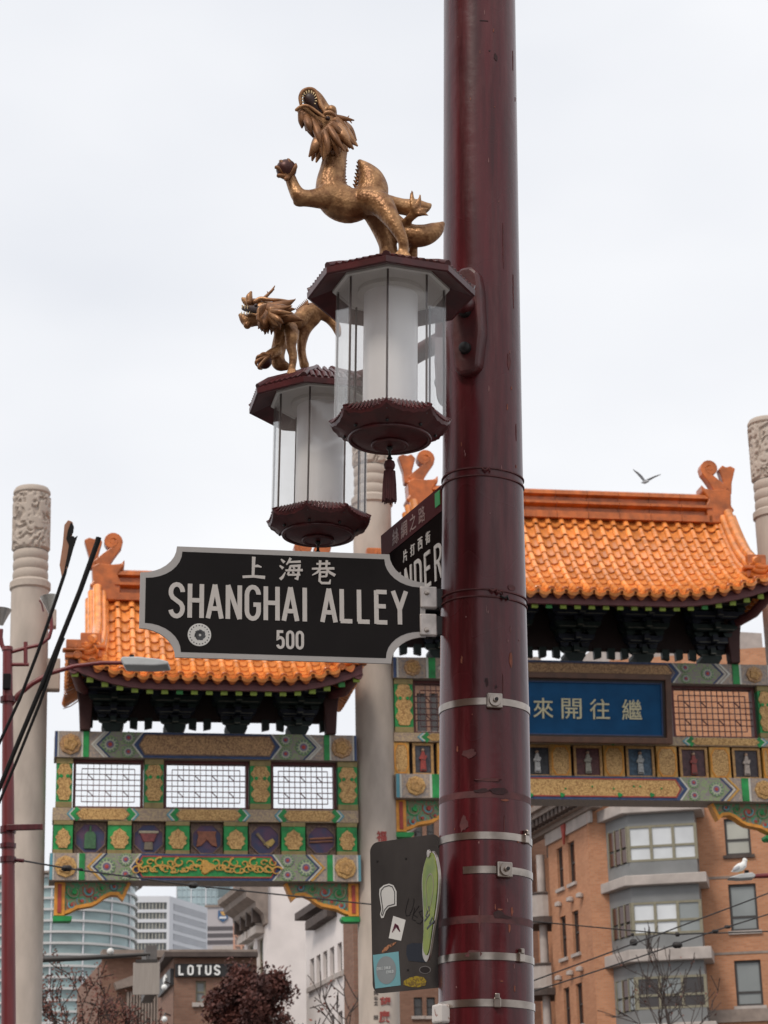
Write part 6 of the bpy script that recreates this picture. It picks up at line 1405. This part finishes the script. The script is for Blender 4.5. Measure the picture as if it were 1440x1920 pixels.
for px, yy in ((600, 1731), (621, 1717)): u_, z_ = RP.uz(px, yy); f.put(MB().box(u_ - 0.7, u_ + 0.7, -0.3, -0.002, z_ - 0.12, z_ + 0.12), 'wall_vent', corn_d)
# ---- downtown towers
teal = M('teal_glass', (0.24, 0.32, 0.325), 0.12, var=0.35, scale=0.07, stretch=(1, 1, 3.0)); tower_w = M('tower_white', (0.60, 0.61, 0.64), 0.6, var=0.04, scale=0.05); tower_b = M('balcony_slab', (0.52, 0.51, 0.50), 0.6); glass_dk = M('office_glass', (0.12, 0.13, 0.13), 0.15, var=0.5, scale=0.3); far_gl = M('far_glass', (0.34, 0.43, 0.46), 0.15, var=0.2, scale=0.04)
# curved condominium tower
c = at(112, 1760, 560.0); Rt = 19.6
cur = thing('curved_glass_tower', 'rounded teal glass tower with white balcony bands rising behind the left column', 'tower', (c.x, c.y, 0))
ztp = at(150, 1640, 540).z
mb = MB(); mb.lathe([(Rt * 0.965, 0), (Rt * 0.965, ztp)], 64); mb.build('glass_wall', teal, cur, 60)
nfl = 24
for i in range(nfl):
    z = ztp - i * 2.75; mb = MB(); mb.lathe([(Rt * 0.95, z - 0.25), (Rt, z - 0.25), (Rt, z + 0.3), (Rt * 0.95, z + 0.3)], 64); fl = mb.build('floor_band', tower_b, cur, 60)
mb = MB(); mb.lathe([(Rt * 0.9, ztp + 0.3), (Rt * 1.06, ztp + 0.6), (Rt * 1.06, ztp + 1.1), (Rt * 0.9, ztp + 1.3)], 64); mb.build('roof_brim', corn_m, cur, 60)
for a in range(200, 345, 24): mb = MB(); q = R(a); mb.tube([(Rt * 0.975 * math.cos(q), Rt * 0.975 * math.sin(q), ztp - 70), (Rt * 0.975 * math.cos(q), Rt * 0.975 * math.sin(q), ztp)], 0.22, 6); mb.build('mullion', tower_w, cur)
# white office block with two faces
q1 = at(318, 1680, 800.0); OP = Plane(318, 1680, 800.0, 6)
off = thing('white_office_block', 'white office block with rows of dark windows between the glass towers', 'tower', OP.o); f = Face(OP, off)
z1 = q1.z; xl = OP.x(215, 1700)
rows = [(1692, 1705), (1711, 1723), (1729.5, 1742), (1748, 1761), (1768, 1781)]
hs_ = [(xl + 1, -1.0, OP.z(290, b), OP.z(290, a)) for a, b in rows]
f.wall(xl, 0, 0, z1, hs_, tower_w, dep=0.8)
for h in hs_:
    f.put(MB().box(h[0], h[1], 0.6, 0.8, h[2], h[3]), 'window_band', glass_dk)
    mb = MB(); n = 14
    for k in range(1, n): x = h[0] + (h[1] - h[0]) * k / n; mb.box(x - 0.16, x + 0.16, 0.2, 0.6, h[2], h[3])
    tag(f.put(mb, 'window_mullions', M('office_mullion', (0.40, 0.38, 0.33), 0.6)), kind='stuff')
q2 = atz(389, 1702, q1.z); dq = q2 - q1; OP2 = Plane(318, 1680, 800.0, math.degrees(math.atan2(dq.y, dq.x))); g2 = Face(OP2, off)
rows2 = [(h[2], h[3]) for h in hs_]; g2.wall(0, dq.length, 0, z1, [(3.2, dq.length - 1, a, b) for a, b in rows2], tower_w, dep=0.6, name='side_wall')
for a, b in rows2:
    g2.put(MB().box(3.2, dq.length - 1, 0.5, 0.7, a, b), 'window_band', M('fin_glass', (0.34, 0.36, 0.38), 0.3)); mb = MB(); n = 22
    for k in range(1, n): x = 3.2 + (dq.length - 4.2) * k / n; mb.box(x - 0.22, x + 0.22, -0.15, 0.5, a, b)
    tag(g2.put(mb, 'fins', tower_w), kind='stuff')
f.put(MB().box(xl, 0, 1.2, 20, 0.1, z1 - 0.5), 'building_mass', tower_w)
# pale far tower
TP2 = Plane(385, 1680, 1100.0, 3); fg = thing('far_glass_tower', 'pale far glass tower showing above the white office block', 'tower', TP2.o); f = Face(TP2, fg)
x0, x1, zt = TP2.x(331, 1680), TP2.x(441, 1680), TP2.z(385, 1560); f.put(MB().box(x0, x1, 0, 20, 0, zt), 'glass_wall', far_gl)
for i in range(13): x = x0 + (x1 - x0) * i / 12; f.put(MB().box(x - 0.25, x + 0.25, -0.4, 0.0, 0, zt), 'mullion', tower_w if i % 3 == 0 else far_gl)
for i in range(20): z = zt - 40 + i * 0 - i * 3.6 + 36; f.put(MB().box(x0, x1, -0.25, 0.0, z, z + 0.5), 'floor_line', M('far_line', (0.30, 0.36, 0.38), 0.4))
f.put(MB().box(TP2.x(409, 1670), TP2.x(430, 1670), -0.6, 0.0, TP2.z(420, 1682), TP2.z(420, 1600)), 'dark_notch', M('notch_glass', (0.12, 0.16, 0.17), 0.2))
# grey tower with a bank's shield
EP = Plane(415, 1740, 950.0, 2); em_ = thing('grey_office_tower', 'pinkish grey office tower with a small blue shield emblem', 'tower', EP.o); f = Face(EP, em_)
x0, x1, zt = EP.x(386, 1740), EP.x(442, 1740), EP.z(415, 1701); gm_ = M('grey_cladding', (0.42, 0.39, 0.40), 0.7, var=0.05); f.put(MB().box(x0, x1, 0, 20, 0, zt), 'wall', gm_); f.put(MB().box(x0 - .5, x1, -0.6, 20, zt, zt + 1.0), 'parapet', corn_m)
for a, b in ((1737, 1744), (1750, 1757), (1763, 1770)): f.put(MB().box(x0 + 0.3, x1, -0.3, 0.0, EP.z(415, b), EP.z(415, a)), 'window_band', M('band_glass', (0.085, 0.075, 0.08), 0.3))
sx, sz = EP.uz(418, 1718); s = EP.x(427, 1718) - sx
sh = f.put(MB().prism([(sx - s, sz + 1.2 * s), (sx - s, sz - 0.5 * s), (sx, sz - 1.25 * s), (sx + s, sz - 0.5 * s), (sx + s, sz + 1.2 * s)], -0.6, -0.1), 'shield', M('shield_blue', (0.035, 0.10, 0.22), 0.5))
f.put(MB().prism([(sx - .6 * s, sz + .95 * s), (sx - .2 * s, sz + .2 * s), (sx + .5 * s, sz + .05 * s), (sx + .45 * s, sz + .8 * s), (sx, sz + 1.0 * s)], -0.8, -0.5), 'shield_beast', M('shield_gold', (0.50, 0.28, 0.08), 0.5), sh)
f.put(MB().prism(rect(sx - .75 * s, sx + .7 * s, sz - .55 * s, sz - .1 * s), -0.8, -0.5), 'shield_letters', tower_w, sh)
f.put(MB().box(EP.x(400, 1780), EP.x(445, 1780), -6, -1, 0, EP.z(420, 1774, -5)), 'annex', slab_m)
# pink hoist tower
HP = Plane(452, 1720, 420.0, 4); ho = thing('construction_hoist', 'salmon pink lattice hoist tower between the office tower and white cornice', 'hoist', HP.o); f = Face(HP, ho); hm = M('salmon_steel', (0.50, 0.27, 0.19), 0.6)
x0, x1, zt = HP.x(439, 1720), HP.x(466, 1720), HP.z(452, 1600); mb = MB()
for x in (x0, x1, (x0 + x1) / 2): f.put(MB().box(x - 0.18, x + 0.18, 0, 0.4, 0, zt), 'upright', hm)
for i in range(26): z = zt - i * 2.2; f.put(MB().ribbon([(x0, z), (x1 if i % 2 else (x0 + x1) / 2, z - 2.2)], 0.16, 0.05, 0.3), 'brace', hm); f.put(MB().box(x0, x1, 0.1, 0.35, z - 0.12, z + 0.12), 'crossbar', hm)
f.put(MB().box(x0 + 0.3, x1 - 0.3, 0.5, 6, 0, zt - 6), 'screen', M('hoist_screen', (0.52, 0.44, 0.39), 0.8))

# ------------------------------------------------------------------ trees
bark = M('dark_bark', (0.05, 0.035, 0.03), 0.9, var=0.3, scale=12)
def leafmat(name, c1, c2): return M(name, c1, 0.7, c2=c2, thr=(0.35, 0.65), scale=1.6, rnd=0.1)
def grow(rng, p, d, ln, r, lvl, segs, tips, spread, up, maxl):
    pts, rad = [p.copy()], [r]; n = 4
    for i in range(n):
        d = (d + Vector((rng.uniform(-1, 1), rng.uniform(-1, 1), rng.uniform(-1, 1))) * 0.16 + Vector((0, 0, up * 0.06))).normalized(); p = p + d * (ln / n); pts.append(p.copy()); rad.append(r * (1 - 0.5 * (i + 1) / n))
    segs.append((pts, rad, lvl))
    if lvl >= maxl: tips.append((p, d)); return
    for k in range(rng.choice((2, 3, 3)) if lvl else 5):
        i = rng.choice((2, 3, 4, 4)); a = Vector((rng.uniform(-1, 1), rng.uniform(-1, 1), rng.uniform(-0.6, 1) + up * 0.4)).normalized()
        grow(rng, pts[i], (d * (1 - spread) + a * spread).normalized(), ln * rng.uniform(0.6, 0.82), rad[i] * 0.68, lvl + 1, segs, tips, spread, up, maxl)
def make_tree(name, label, base, h, trunk_r, seed, leaf, nleaf, lsz, lean=(0, 0, 1), spread=0.62, maxl=4, trunk=0.4, blen=0.46, up=0.5, nl=6):
    rng = random.Random(seed); t = thing(name, label, 'tree', base); segs, tips = [], []
    top = Vector((0, 0, h * trunk)); 
    tk = MB(); tk.tube([(0, 0, 0), (0.02 * h * lean[0], 0, h * trunk * 0.5), tuple(top)], [trunk_r * 1.25, trunk_r, trunk_r * 0.82], 10)
    for q in range(nl):
        d = (Vector(lean) + Vector((rng.uniform(-1, 1), rng.uniform(-1, 1), rng.uniform(0, 0.7))) * 0.8).normalized()
        grow(rng, Vector((0, 0, h * trunk * rng.uniform(0.75, 1.0))), d, h * (1 - trunk) * blen, trunk_r * 0.55, 1, segs, tips, spread, up, maxl)
    cr_ = MB()
    for pts, rad, lvl in segs: (tk if lvl < 2 else cr_).tube(pts, [max(0.012, x) for x in rad], 6 if lvl < 3 else 4, cap=False)
    tk.build('trunk', bark, t, 60)
    if not leaf: tag(cr_.build('branches', bark, t, 60), kind='stuff'); return t
    tag(cr_.build('branches', bark, t, 60), kind='stuff'); lf = MB(); pool = [p for pts, rad, lvl in segs if lvl >= 2 for p in pts[1:]]
    for i in range(nleaf):
        p = rng.choice(pool) + Vector((rng.gauss(0, 1), rng.gauss(0, 1), rng.gauss(0, 1))) * lsz * 1.7; a = Vector((rng.uniform(-1, 1), rng.uniform(-1, 1), rng.uniform(-1, 1))).normalized(); b = a.orthogonal().normalized(); s = lsz * rng.uniform(0.6, 1.3)
        lf.add([p + b * s, p + a * s * 0.55, p - b * s, p - a * s * 0.55], [(0, 1, 2, 3)])
    tag(lf.build('crown', leaf, t, fix=False), kind='stuff'); return t
red_leaf = leafmat('dark_red_leaves', (0.105, 0.028, 0.018), (0.040, 0.011, 0.009)); rust_leaf = leafmat('rusty_leaves', (0.20, 0.06, 0.035), (0.11, 0.035, 0.025))
b = at(472, 1900, 68.0); zt_ = at(472, 1795, 68.0).z; make_tree('red_leaved_tree', 'dense dark red leafy tree in front of the LOTUS building', (b.x, b.y, 0), zt_, 0.16, 5, red_leaf, 26000, 0.07, trunk=0.76, blen=0.43, spread=0.66, maxl=5, nl=8)
b = at(86, 1900, 52.0); make_tree('thin_autumn_tree', 'thin tree with sparse rusty leaves beside the left column, across the teal tower', (b.x, b.y, 0), at(150, 1690, 52.0).z, 0.13, 9, rust_leaf, 5200, 0.042, lean=(0.75, 0, 0.35), trunk=0.52, blen=0.34, spread=0.5, maxl=5, up=0.1)
b = at(712, 1900, 50.0); make_tree('bare_street_tree', 'bare tree with branches sweeping across the white buildings beside the middle column', (b.x, b.y, 0), at(600, 1775, 50.0).z, 0.13, 21, rust_leaf, 160, 0.05, lean=(-0.95, 0, 0.35), trunk=0.60, blen=0.42, spread=0.45, maxl=4, up=0.2, nl=5)
b = at(1255, 1900, 66.0); make_tree('bare_young_tree', 'bare thin-branched tree in front of the orange brick apartments', (b.x, b.y, 0), at(1245, 1690, 66.0).z, 0.085, 33, rust_leaf, 70, 0.05, trunk=0.62, blen=0.36, spread=0.5, maxl=4, up=0.6, nl=5)

# ------------------------------------------------------------------ street furniture left of the gate
redp = M('red_pole_paint', (0.15, 0.018, 0.02), 0.38, var=0.2, scale=5, stretch=(3, 3, 0.5)); chrome = M('lamp_chrome', (0.55, 0.53, 0.50), 0.25, 0.8); led = M('lamp_grey', (0.46, 0.47, 0.47), 0.5); blk = M('black_rubber', (0.009, 0.008, 0.008), 0.6, spec=0.15)
Y1 = 20.0
def W(px, py, y=Y1): return at(px, py, y)
pt = W(14, 1216); pb = W(16, 1900); d = (pt - pb).normalized(); base = pb - d * (pb.z / d.z)
rp = thing('red_utility_pole', 'red street light pole with grey lamp arm and floodlights, in front of the left column', 'street light', base)
Wl = lambda px, py, y=Y1: W(px, py, y) - base
def tubep(name, mat, pts, r, parent=rp, n=12, **k): mb = MB(); mb.tube(pts, r, n); return mb.build(name, mat, parent, 60)
tubep('shaft', redp, [(0, 0, 0), Wl(16, 1900), Wl(15, 1500), Wl(14, 1216)], [0.08, 0.066, 0.057, 0.045], n=24)
tubep('cap', redp, [Wl(14, 1220), Wl(14, 1213)], [0.055, 0.05])
tubep('lamp_arm', redp, [Wl(20, 1322), Wl(34, 1303), Wl(60, 1282), Wl(95, 1262), Wl(140, 1249), Wl(190, 1243), Wl(230, 1243)], [0.026, 0.026, 0.025, 0.023, 0.021, 0.02, 0.02])
hd = MB(); pts = [Wl(*q) for q in ((228, 1242), (232, 1237), (262, 1237), (300, 1241), (318, 1246), (317, 1252), (290, 1254), (235, 1253))]; n = len(pts)
hd.add([p + Vector((0, -0.12, 0)) for p in pts] + [p + Vector((0, 0.12, 0)) for p in pts], [tuple(range(n)), tuple(range(2 * n - 1, n - 1, -1))] + [(i, i + n, (i + 1) % n + n, (i + 1) % n) for i in range(n)]); lh = hd.build('lamp_head', led, rp, bevel=0.012)
tubep('light_sensor', blk, [Wl(247, 1238), Wl(247, 1228)], 0.022, lh)
tubep('floodlight_stem', redp, [Wl(10, 1222), Wl(3, 1208), Wl(1, 1195), Wl(2, 1180)], 0.022)
tubep('side_arm', redp, [Wl(16, 1224), Wl(48, 1215), Wl(75, 1209), Wl(92, 1196), Wl(97, 1178), Wl(95, 1150)], 0.018)
tubep('upright_stub', redp, [Wl(48, 1204), Wl(48, 1248)], 0.02); tubep('lower_bracket', redp, [Wl(18, 1246), Wl(54, 1246)], 0.018)
for nm, p, q in (('floodlight', (2, 1172), (6, 1142)), ('floodlight', (95, 1150), (91, 1118))):
    a, b = Wl(*p), Wl(*q); mb = MB(); mb.tube([a, a.lerp(b, 0.25), a.lerp(b, 0.5), b, b], [0.02, 0.035, 0.05, 0.082, 0.07], 16); fl = mb.build(nm, chrome, rp, 60)
    tubep('lens', blind_w, [b - (b - a) * 0.05, b + (b - a) * 0.02], 0.065, fl, 16); tubep('yoke', redp, [a + Vector((-0.07, 0, 0.02)), a + Vector((-0.09, 0, 0.1)), b + Vector((-0.085, 0, -0.04))], 0.008, fl, 6)
bxm = MB(); c = Wl(15, 1281); bxm.box(c.x - 0.035, c.x + 0.035, c.y - 0.085, c.y - 0.02, c.z - 0.075, c.z + 0.075); bxm.build('control_box', blk, rp, bevel=0.008)
for yy, hh in ((1312, 0.05), (1556, 0.06), (1586, 0.04), (1612, 0.05)): c = Wl(15, yy); mb = MB(); mb.lathe([(0.066, c.z - hh / 2), (0.075, c.z - hh / 2), (0.075, c.z + hh / 2), (0.066, c.z + hh / 2)], 20, c.x, c.y); mb.build('clamp_band', maroon, rp, 50)
mb = MB(); a, b = Wl(15, 1555), Wl(83, 1555); mb.box(a.x, b.x, a.y - 0.1, a.y - 0.06, a.z - 0.028, a.z + 0.028); mb.build('bracket_arm', maroon, rp, bevel=0.006)
tubep('anchor_link', maroon, [Wl(22, 1612), Wl(45, 1614)], 0.018)
# overhead cables that break off in the sky, built as black rods
Y2 = 15.0
for i, (pts, top) in enumerate((([(-12, 1504), (37, 1385), (90, 1258), (150, 1108), (183, 1016)], (185, 1008)), ([(-12, 1416), (37, 1311), (70, 1225), (103, 1130), (121, 1076), (133, 1020)], (136, 1006)), ([(-12, 1530), (34, 1420), (75, 1318), (112, 1212)], (119, 1196)))):
    lab = ('thickest black cut-off overhead cable, reaching highest right over the orange roof corner', 'black cut-off overhead cable with a stray hooked tan end beside the carved left column', 'shortest thin black cut-off overhead cable low across the left column')[i]
    b0 = at(*pts[0], Y2); tr_ = thing('overhead_cable', lab, 'overhead cable', b0, group='black cut-off overhead cables')
    r0 = (0.021, 0.015, 0.013)[i]; mb = MB(); mb.tube([at(x, y, Y2) - b0 for x, y in pts] + [at(*top, Y2) - b0], [r0 * (0.75 + 0.25 * k / len(pts)) for k in range(len(pts) + 1)], 10); mb.build('rod', blk, tr_, 60)
    lo = at(pts[0][0] - 60, pts[0][1] + 150, Y2) - b0; mb = MB(); mb.tube([(0, 0, 0), lo, lo + Vector((-0.4, 0, -b0.z - lo.z))], r0, 8); mb.build('cable_extension', blk, tr_, 60)
    if i == 1:  # stray tan and black shape at the cable's broken end, no real fitting
        hp = [at(x, y, Y2) - b0 for x, y in ((116, 1082), (112, 1060), (118, 1020), (121, 985), (128, 976), (136, 979), (139, 990), (135, 1006), (133, 1030), (127, 1065))]; n = len(hp); mb = MB(); mb.add([p + Vector((0, -0.012, 0)) for p in hp] + [p + Vector((0, 0.0, 0)) for p in hp], [tuple(range(n)), tuple(range(2 * n - 1, n - 1, -1))] + [(k, k + n, (k + 1) % n + n, (k + 1) % n) for k in range(n)]); mb.build('stray_end', M('stray_end_tan', (0.30, 0.14, 0.08), 0.6), tr_, bevel=0.003)
        hp = [at(x, y, Y2) - b0 for x, y in ((134, 980), (139, 988), (138, 1000), (131, 1008), (140, 1010), (146, 1006), (138, 1030), (128, 1066), (124, 1060), (130, 1024), (125, 1012), (128, 996))]; n = len(hp); mb = MB(); mb.add([p + Vector((0, -0.02, 0)) for p in hp] + [p + Vector((0, -0.011, 0)) for p in hp], [tuple(range(n)), tuple(range(2 * n - 1, n - 1, -1))] + [(k, k + n, (k + 1) % n + n, (k + 1) % n) for k in range(n)]); mb.build('stray_end_hook', blk, tr_)
# mast arm with a blank hanging board, behind the gate
Y3 = 46.0; mp_ = at(58, 1850, Y3); ma = thing('mast_arm_pole', 'dark mast arm with a white dome reaching out from behind the left column', 'signal mast', (mp_.x, mp_.y, 0)); V = lambda px, py: at(px, py, Y3) - Vector((mp_.x, mp_.y, 0))
mb = MB(); mb.tube([(0, 0, 0), (0, 0, V(58, 1760).z)], [0.12, 0.09], 14); mb.build('pole', frame_d, ma, 60); mb = MB(); mb.tube([V(58, 1800), V(160, 1796), V(282, 1789)], [0.065, 0.055, 0.035], 10); mb.build('arm', frame_d, ma, 60)
mb = MB(); mb.ball(V(207, 1784), 0.075, 8); mb.build('dome', lt_w, ma, 60)
bd = thing('blank_board', 'blank grey rectangular board hanging from the mast arm', 'board', at(275, 1835, Y3 - 0.2)); V2 = lambda px, py: at(px, py, Y3 - 0.2) - bd.location
a, b = V2(249, 1866), V2(300, 1804); mb = MB(); mb.box(a.x, b.x, -0.02, 0.02, a.z, b.z); mb.build('board', M('board_grey', (0.36, 0.32, 0.29), 0.6, var=0.08, scale=6, stretch=(6, 1, 0.4)), bd, bevel=0.01)
mb = MB(); mb.box(a.x + 0.05, b.x - 0.05, -0.03, 0.05, b.z, b.z + 0.06); mb.build('rail', frame_d, bd); mb = MB(); mb.tube([(0, 0.1, b.z + 0.03), V2(276, 1790) + Vector((0, 0.2, 0))], 0.035, 8); mb.build('hanger', frame_d, bd, 60)
# lamp with a gull on the right
Y4 = 33.0; lb = at(1500, 1642, Y4); rl_ = thing('street_light', 'grey street lamp head on a red arm under the standing gull', 'street light', (lb.x, lb.y, 0)); V = lambda px, py: at(px, py, Y4) - Vector((lb.x, lb.y, 0))
mb = MB(); mb.tube([(0, 0, 0), (0, 0, V(1500, 1642).z + 0.3)], [0.1, 0.07], 14); mb.build('pole', redp, rl_, 60); mb = MB(); mb.tube([V(1500, 1640), V(1455, 1641), V(1412, 1643)], [0.05, 0.04, 0.033], 10); mb.build('arm', redp, rl_, 60)
pts = [V(*q) for q in ((1364, 1648), (1385, 1641), (1408, 1638), (1415, 1643), (1412, 1648), (1385, 1650))]; n = len(pts); mb = MB(); mb.add([p + Vector((0, -0.13, 0)) for p in pts] + [p + Vector((0, 0.13, 0)) for p in pts], [tuple(range(n)), tuple(range(2 * n - 1, n - 1, -1))] + [(i, i + n, (i + 1) % n + n, (i + 1) % n) for i in range(n)]); mb.build('lamp_head', led, rl_, bevel=0.015)
mb = MB(); mb.tube([V(1400, 1640), V(1400, 1632)], 0.035, 10); mb.build('light_sensor', blk, rl_, 60)
gw = M('gull_white', (0.78, 0.78, 0.76), 0.8, var=0.05); gg = M('gull_grey', (0.42, 0.43, 0.45), 0.8); gy = M('gull_bill', (0.55, 0.36, 0.05), 0.5)
gu = thing('perched_gull', 'white and grey gull standing on the street lamp at the right', 'bird', at(1394, 1638, Y4)); V = lambda px, py, dy=0.0: at(px, py, Y4 + dy) - gu.location
mb = MB()
def chain(mb, pts, rs): mb.tube(pts, rs, 12); mb.ball(pts[0], rs[0], 6); mb.ball(pts[-1], rs[-1], 6)
chain(mb, [V(1372, 1634), V(1380, 1630), V(1388, 1626), V(1394, 1622), V(1396, 1616), V(1396, 1613)], [0.012, 0.05, 0.066, 0.055, 0.035, 0.036]); mb.ball(V(1397, 1613.5), 0.036, 8); remeshed(mb, 'body', gu, gw, 0.008, 4)
mb = MB(); mb.ball(V(1382, 1628, -.045), 0.075, 10, (1.15, 0.25, 0.4), Matrix.Rotation(R(-25), 3, 'Y')); mb.build('wing', gg, gu, 60); mb = MB(); mb.ball(V(1382, 1628, .045), 0.075, 10, (1.15, 0.25, 0.4), Matrix.Rotation(R(-25), 3, 'Y')); mb.build('wing', gg, gu, 60)
mb = MB(); mb.tube([V(1400, 1613.5), V(1405, 1615)], [0.01, 0.003], 6); mb.build('bill', gy, gu, 60)
for px in (1387, 1391): mb = MB(); mb.tube([V(px, 1630), V(px, 1640)], 0.006, 6); mb.build('leg', gy, gu, 60)
gf = thing('flying_gull', 'gull flying with spread wings above the main roof', 'bird', at(1211, 903, 45.0)); V = lambda px, py, dy=0.0: at(px, py, 45.0 + dy) - gf.location
mb = MB(); chain(mb, [V(1203, 905, .1), V(1209, 904), V(1215, 902, -.1)], [0.012, 0.04, 0.028]); remeshed(mb, 'body', gf, gg, 0.008, 3)
def wing(nm, q, wd):
    mb = MB(); L_ = []
    for i, (x, y) in enumerate(q): p = V(x, y); w = wd[i]; L_.append((p + Vector((0, -w, 0.004)), p + Vector((0, w, 0)), p + Vector((0, 0, 0.02 * wd[0] / 0.1))))
    for a, b, c in L_: mb.v += [tuple(a), tuple(c), tuple(b), tuple((a + b) / 2 - Vector((0, 0, 0.006)))]
    for i in range(len(L_) - 1):
        for j in range(4): mb.f.append((i * 4 + j, i * 4 + (j + 1) % 4, i * 4 + 4 + (j + 1) % 4, i * 4 + 4 + j))
    mb.build(nm, gg, gf, 60)
wing('wing', [(1209, 903), (1203, 895), (1196, 888), (1187, 881)], [0.09, 0.1, 0.075, 0.015]); wing('wing', [(1209, 903), (1218, 899), (1228, 894), (1239, 890)], [0.09, 0.09, 0.06, 0.01])
# ------------------------------------------------------------------ overhead wires
wire_m = M('wire_black', (0.022, 0.018, 0.017), 0.6)
def wire(name, label, pts, ys, r, knobs):
    b0 = at(*pts[0], ys[0]); t = thing(name, label, 'wire', b0, group='overhead wires'); P_ = []
    for i in range(len(pts) - 1):
        for k in range(6): s = k / 6; P_.append(at(pts[i][0] + (pts[i + 1][0] - pts[i][0]) * s, pts[i][1] + (pts[i + 1][1] - pts[i][1]) * s, ys[i] + (ys[i + 1] - ys[i]) * s) - b0)
    P_.append(at(*pts[-1], ys[-1]) - b0); mb = MB(); mb.tube(P_, r, 6); mb.build('cable', wire_m, t, 60)
    for (x, y, yy, rr_, ln) in knobs: c = at(x, y, yy) - b0; mb = MB(); dd_ = Vector((1, 0, 0)); mb.tube([c - dd_ * ln, c - dd_ * ln * .6, c + dd_ * ln * .6, c + dd_ * ln], [rr_ * .5, rr_, rr_, rr_ * .5], 10); mb.build('insulator', wire_m, t, 60)
wire('span_wire', 'sagging black span wire with insulators tied to the red pole, crossing the left bay', [(44, 1614), (125, 1628), (360, 1660), (690, 1695), (905, 1713)], [20, 21, 24, 27, 29], 0.0085, [(125, 1628, 21, 0.03, 0.05), (362, 1660, 24, 0.034, 0.05), (240, 1642, 22.5, 0.014, 0.03), (390, 1663, 24.3, 0.014, 0.03), (150, 1630, 21.3, 0.014, 0.03)])
wire('cross_wire', 'nearly level black wire crossing the apartments just behind the lamp post', [(915, 1714), (1002, 1728), (1186, 1745), (1268, 1752), (1480, 1745)], [29, 29, 29, 29, 29], 0.0085, [(1188, 1767, 29, 0.045, 0.05), (1186, 1752, 29, 0.02, 0.02), (1270, 1752, 29, 0.03, 0.03)])
wire('rising_wire', 'upper of two black wires rising to the right edge across the apartments', [(930, 1866), (1002, 1838), (1235, 1752), (1480, 1660)], [26, 26, 27, 28], 0.0085, [])
wire('clamped_wire', 'lower of two rising black wires, carrying small clamps, across the apartments', [(930, 1880), (1047, 1844), (1203, 1793), (1341, 1745), (1480, 1702)], [26, 26, 27, 27.5, 28], 0.0085, [(1270, 1772, 27.2, 0.04, 0.06), (1341, 1746, 27.5, 0.022, 0.04), (1364, 1738, 27.6, 0.022, 0.04)])

# ------------------------------------------------------------------ unseen brick blocks added behind the viewer to darken reflections
def unseen_block(px, py, psi, wid, dep, hgt, label, brick, nx, nz):
    P_ = Plane(720, 1500, 50, psi); P_.o = Vector((px, py, 0)); t = thing('unseen_brick_block', label, 'building', P_.o); f = Face(P_, t); hs = []
    for i in range(nx):
        for j in range(nz): x = wid * (i + 0.5) / nx; z = 4.6 + (hgt - 5.2) * j / nz; hs.append((x - 0.6, x + 0.6, z, z + 1.9))
    f.wall(0, wid, 0, hgt, hs, brick)
    for h in hs: f.window(h, 1, 2, frame_d, pane_d)
    f.put(MB().box(0.01, wid - 0.01, 0.4, dep, 0.1, hgt - 0.05), 'building_mass', brick); f.put(MB().box(-0.2, wid + 0.2, -0.4, 0.4, hgt, hgt + 0.5), 'cornice', corn_d)
unseen_block(-14.0, -42.0, 90, 46, 14, 18.0, 'long brown brick block added unseen behind the viewer, alley side, to darken reflections', brown_brick, 9, 4)
unseen_block(34.0, -24.0, 188, 26, 12, 9.0, 'lower brown brick block added unseen behind the viewer to darken reflections', brown_brick, 6, 1)
